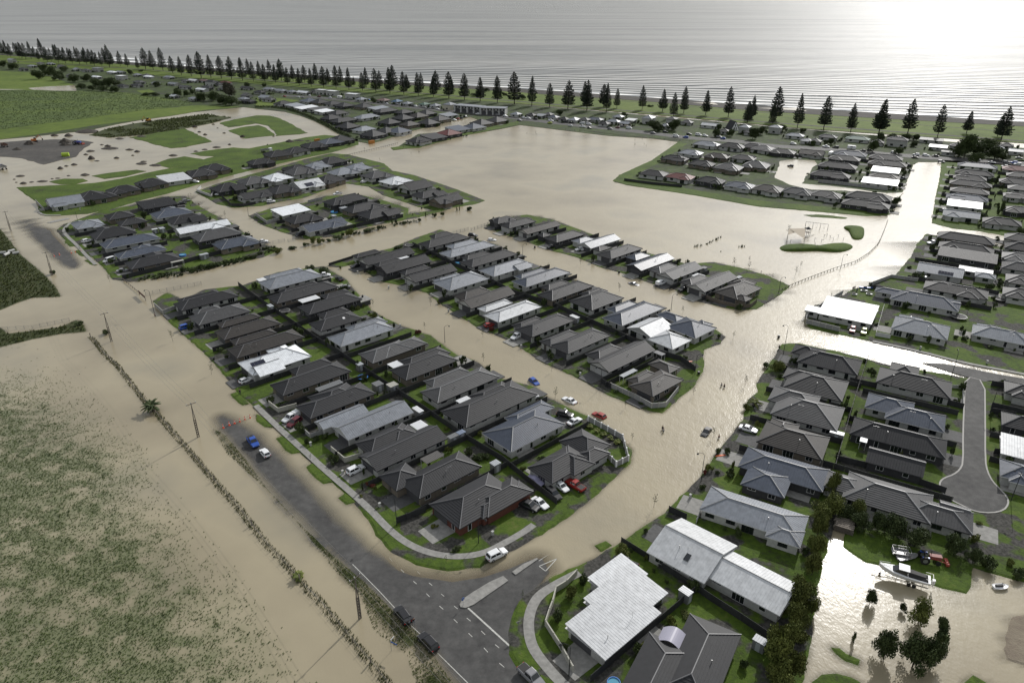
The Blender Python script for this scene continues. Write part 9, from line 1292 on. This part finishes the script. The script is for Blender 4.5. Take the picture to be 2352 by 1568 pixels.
q = MB(); q.box(-4.45, 0, 1.6, .5, .5, .8); q.box(-4.5, 0, .95, .2, .2, .9); link('outboard_motor', q.mesh('outboard_motor', M_white), root)
q = MB(); q.loft([[(-3.9, 1.262, 1.4), (3, .72, 1.75), (3, .70, 1.85), (-3.9, 1.262, 1.52)]]*2, cap=False); 
a, b = YARD['boat']; tr = bpy.data.objects.new('boat_trailer', None); C.objects.link(tr); tr.location = root.location; tr.rotation_euler = root.rotation_euler; tr.scale = root.scale; tag(tr, 'galvanised tandem axle trailer under the white cabin boat', 'trailer')
q = MB()
for s in (-1, 1): q.bar((-4, s*.7, .45), (2.4, s*.6, .5), .06, 4); q.bar((2.4, s*.6, .5), (4.9, 0, .5), .06, 4)
for x in (-3, -1, 1): q.bar((x, -.9, .5), (x, .9, .5), .05, 4)
link('frame', q.mesh('frame', M_metal), tr)
for x in (-1.7, -.9):
    for s in (-1, 1): q = MB(); q.bar((x, s*1.0, .3), (x, s*1.2, .3), .34, 12); link('wheel', q.mesh('wheel', M_black), tr)
q = MB(); q.bar((3.6, -.05, .2), (3.6, .1, .2), .25, 10); link('jockey_wheel', q.mesh('jockey_wheel', M_black), tr)
a, b = YARD['cage']; root = bpy.data.objects.new('cage_trailer', None); C.objects.link(root); root.location = ((a[0]+b[0])/2, (a[1]+b[1])/2, .16); root.rotation_euler = (0, 0, math.atan2(b[1]-a[1], b[0]-a[0])); tag(root, 'galvanised trailer with mesh cage on the yard lawn', 'trailer')
bxp(root, 'tray', M_metal, (0, 0, .6, 3.2, 1.8, .08), (0, -.9, .8, 3.2, .06, .4), (0, .9, .8, 3.2, .06, .4)); q = MB()
for s in (-1, 1):
    for k in range(9): q.bar((-1.6+k*.4, s*.9, 1), (-1.6+k*.4, s*.9, 1.6), .018, 3)
    q.bar((-1.6, s*.9, 1.6), (1.6, s*.9, 1.6), .03, 4); q.bar((-1.6, s*.9, 1.3), (1.6, s*.9, 1.3), .018, 3); q.bar((s*1.6, -.9, 1.6), (s*1.6, .9, 1.6), .03, 4)
link('cage', q.mesh('cage', M_metal), root)
for x in (-.45, .45):
    for s in (-1, 1): q = MB(); q.bar((x, s*.95, .32), (x, s*1.12, .32), .32, 12); link('wheel', q.mesh('wheel', M_black), root)
q = MB(); q.bar((1.6, 0, .5), (3.0, 0, .45), .05, 4); link('drawbar', q.mesh('drawbar', M_metal), root)
def hull(a, b, w0, hgt, m, nm, label, cat, z=0.1):
    th = math.atan2(b[1]-a[1], b[0]-a[0]); d = math.hypot(b[0]-a[0], b[1]-a[1]); q = MB(); rings = []
    for u, k, zz in ((-.5, .8, 0), (-.2, 1, 0), (.2, .9, .02), (.4, .5, .1), (.5, .05, .25)): rings.append([(u*d, 0, .05+zz), (u*d, w0*k*.6, .12+zz), (u*d, w0*k, hgt+zz*.5), (u*d, w0*k*.8, hgt-.05+zz*.5), (u*d, -w0*k*.8, hgt-.05+zz*.5), (u*d, -w0*k, hgt+zz*.5), (u*d, -w0*k*.6, .12+zz)])
    q.loft(rings); root = bpy.data.objects.new(nm, None); C.objects.link(root); root.location = ((a[0]+b[0])/2, (a[1]+b[1])/2, z); root.rotation_euler = (0, 0, th); tag(root, label, cat); link('hull', q.mesh('hull', m), root); return root, d
r1, d = hull(*YARD['dinghy'], .85, .6, M_metal, 'dinghy', 'upturned grey aluminium dinghy on the yard lawn', 'dinghy', .16); bxp(r1, 'thwart', M_timber, (0, 0, .6, .3, 1.4, .05))
r1, d = hull(*YARD['jet'], .75, .6, M_white, 'jet_ski', 'white and dark jet ski sitting in flood water at right edge', 'jet ski', -.1); bxp(r1, 'seat', M_black, (-.4, 0, .75, 1.4, .4, .35)); bxp(r1, 'handlebar', M_black, (.4, 0, 1.0, .08, .8, .08))
for i, (p, q_) in enumerate(JETS): r1, d = hull(p, q_, .6, .6, [MATS['paint_blue'], M_white, M_white, M_white][i], 'jet_ski', ['blue dark jet ski by the wedge lawn corner', 'white jet ski below the blue one', 'white boat tray trailer near the corner lawn', 'pale upturned hull beside the corner fence'][i], 'jet ski', .15); bxp(r1, 'seat', M_black, (-.3, 0, .7, 1.2, .35, .3))
a, b = YARD['wood']; root = bpy.data.objects.new('timber_stack', None); C.objects.link(root); root.location = ((a[0]+b[0])/2, (a[1]+b[1])/2, 0); root.rotation_euler = (0, 0, -.5); tag(root, 'weathered stack of boards and pallets at the yard inlet', 'timber stack')
for k in range(5):
    for j in range(6): bxp(root, 'board', M_timber, (random.uniform(-.2, .2), -1.5+j*.6, .3+k*.3, 3.6, .45, .14))
# ------------------------------------------------------------------ playground
(s0, s1) = PLAY['swing']; root = bpy.data.objects.new('swing_set', None); C.objects.link(root); root.location = (*s0, -.2); root.rotation_euler = (0, 0, math.atan2(s1[1]-s0[1], s1[0]-s0[0])); d = math.hypot(s1[0]-s0[0], s1[1]-s0[1]); tag(root, 'long dark playground swing frame standing in water', 'swing')
q = MB(); q.bar((0, 0, 3), (d, 0, 3), .08, 6)
for t in (0, d*.33, d*.66, d):
    for s in (-1, 1): q.bar((t, s*1.3, 0), (t, 0, 3), .06, 5)
link('frame', q.mesh('frame', M_lampb), root)
for t in (.16, .5, .83):
    q = MB(); q.bar((d*t-.3, 0, 3), (d*t-.3, 0, .8), .02, 3); q.bar((d*t+.3, 0, 3), (d*t+.3, 0, .8), .02, 3); q.box(d*t, 0, .8, .7, .3, .06); link('swing_seat', q.mesh('swing_seat', M_black), root)
P0_, P1_, P2_, P3_ = PLAY['sail']; root = bpy.data.objects.new('shade_sail', None); C.objects.link(root); root.location = (*P0_, 0); tag(root, 'cream triangular shade sail on posts over the flooded playground', 'shade sail')
rel = [(p[0]-P0_[0], p[1]-P0_[1]) for p in (P0_, P1_, P2_, P3_)]
for x, y in rel: q = MB(); q.bar((x, y, -.3), (x, y, 4.2), .09, 6); link('post', q.mesh('post', M_lampb), root)
q = MB(); q.tri((*rel[2], 4.1), (*rel[3], 3.3), (*rel[0], 3.6)); q.tri((*rel[2], 4.1), (*rel[1], 3.2), (*rel[3], 3.7)); 
for i in range(3): pass
link('sail', q.mesh('sail', mat('sail_cloth', (.30, .25, .18), .8)), root)
x, y = PLAY['tower']; root = bpy.data.objects.new('play_tower', None); C.objects.link(root); root.location = (x, y, -.2); tag(root, 'dark roofed playground tower beside the shade sail', 'play tower')
bxp(root, 'platform', M_timber, (0, 0, 1.5, 1.8, 1.8, .12)); q = MB()
for sx_ in (-1, 1):
    for sy_ in (-1, 1): q.box(sx_*.85, sy_*.85, 1.6, .12, .12, 3.2)
link('posts', q.mesh('posts', M_lampb), root); q = MB(); q.box(0, 0, 3.6, 2.4, 2.4, .9, taper=.1); link('roof', q.mesh('roof', M_lampb), root); q = MB(); q.quad((.9, -.3, 1.5), (.9, .3, 1.5), (3.2, .3, .2), (3.2, -.3, .2)); q.box(2, .33, .95, .01, .01, .01); link('slide', q.mesh('slide', M_metal), root)
for i, (x, y) in enumerate(PLAYP):
    q = MB(); q.bar((0, 0, 0), (0, 0, 1.8), .07, 5); q.bar((0, 0, 1.2), (.9, .3, 1.5), .05, 4); o = link('play_post', q.mesh('play_post', M_lampb), None, (x, y, -.3), i*.8); tag(o, f"dark leaning play post in the flooded playground, {nth(i+1)} from the left", 'play post', 'play posts')
for i, (p, lab) in enumerate(BOUYS):
    q = MB(); q.loft([[(u, math.cos(a)*r_, .15+math.sin(a)*r_*.6) for a in [k*math.pi/4 for k in range(8)]] for u, r_ in ((-1.4, .04), (-1, .25), (0, .34), (1, .25), (1.4, .04))]); o = link('kayak', q.mesh('kayak', mat('kayak_orange', (.65, .12, .02), .4)), None, (*p, .05), .2); tag(o, lab, 'kayak')
print('objects', len(bpy.data.objects), 'dup labels', [k for k, v in LABELS.items() if v > 1][:20])
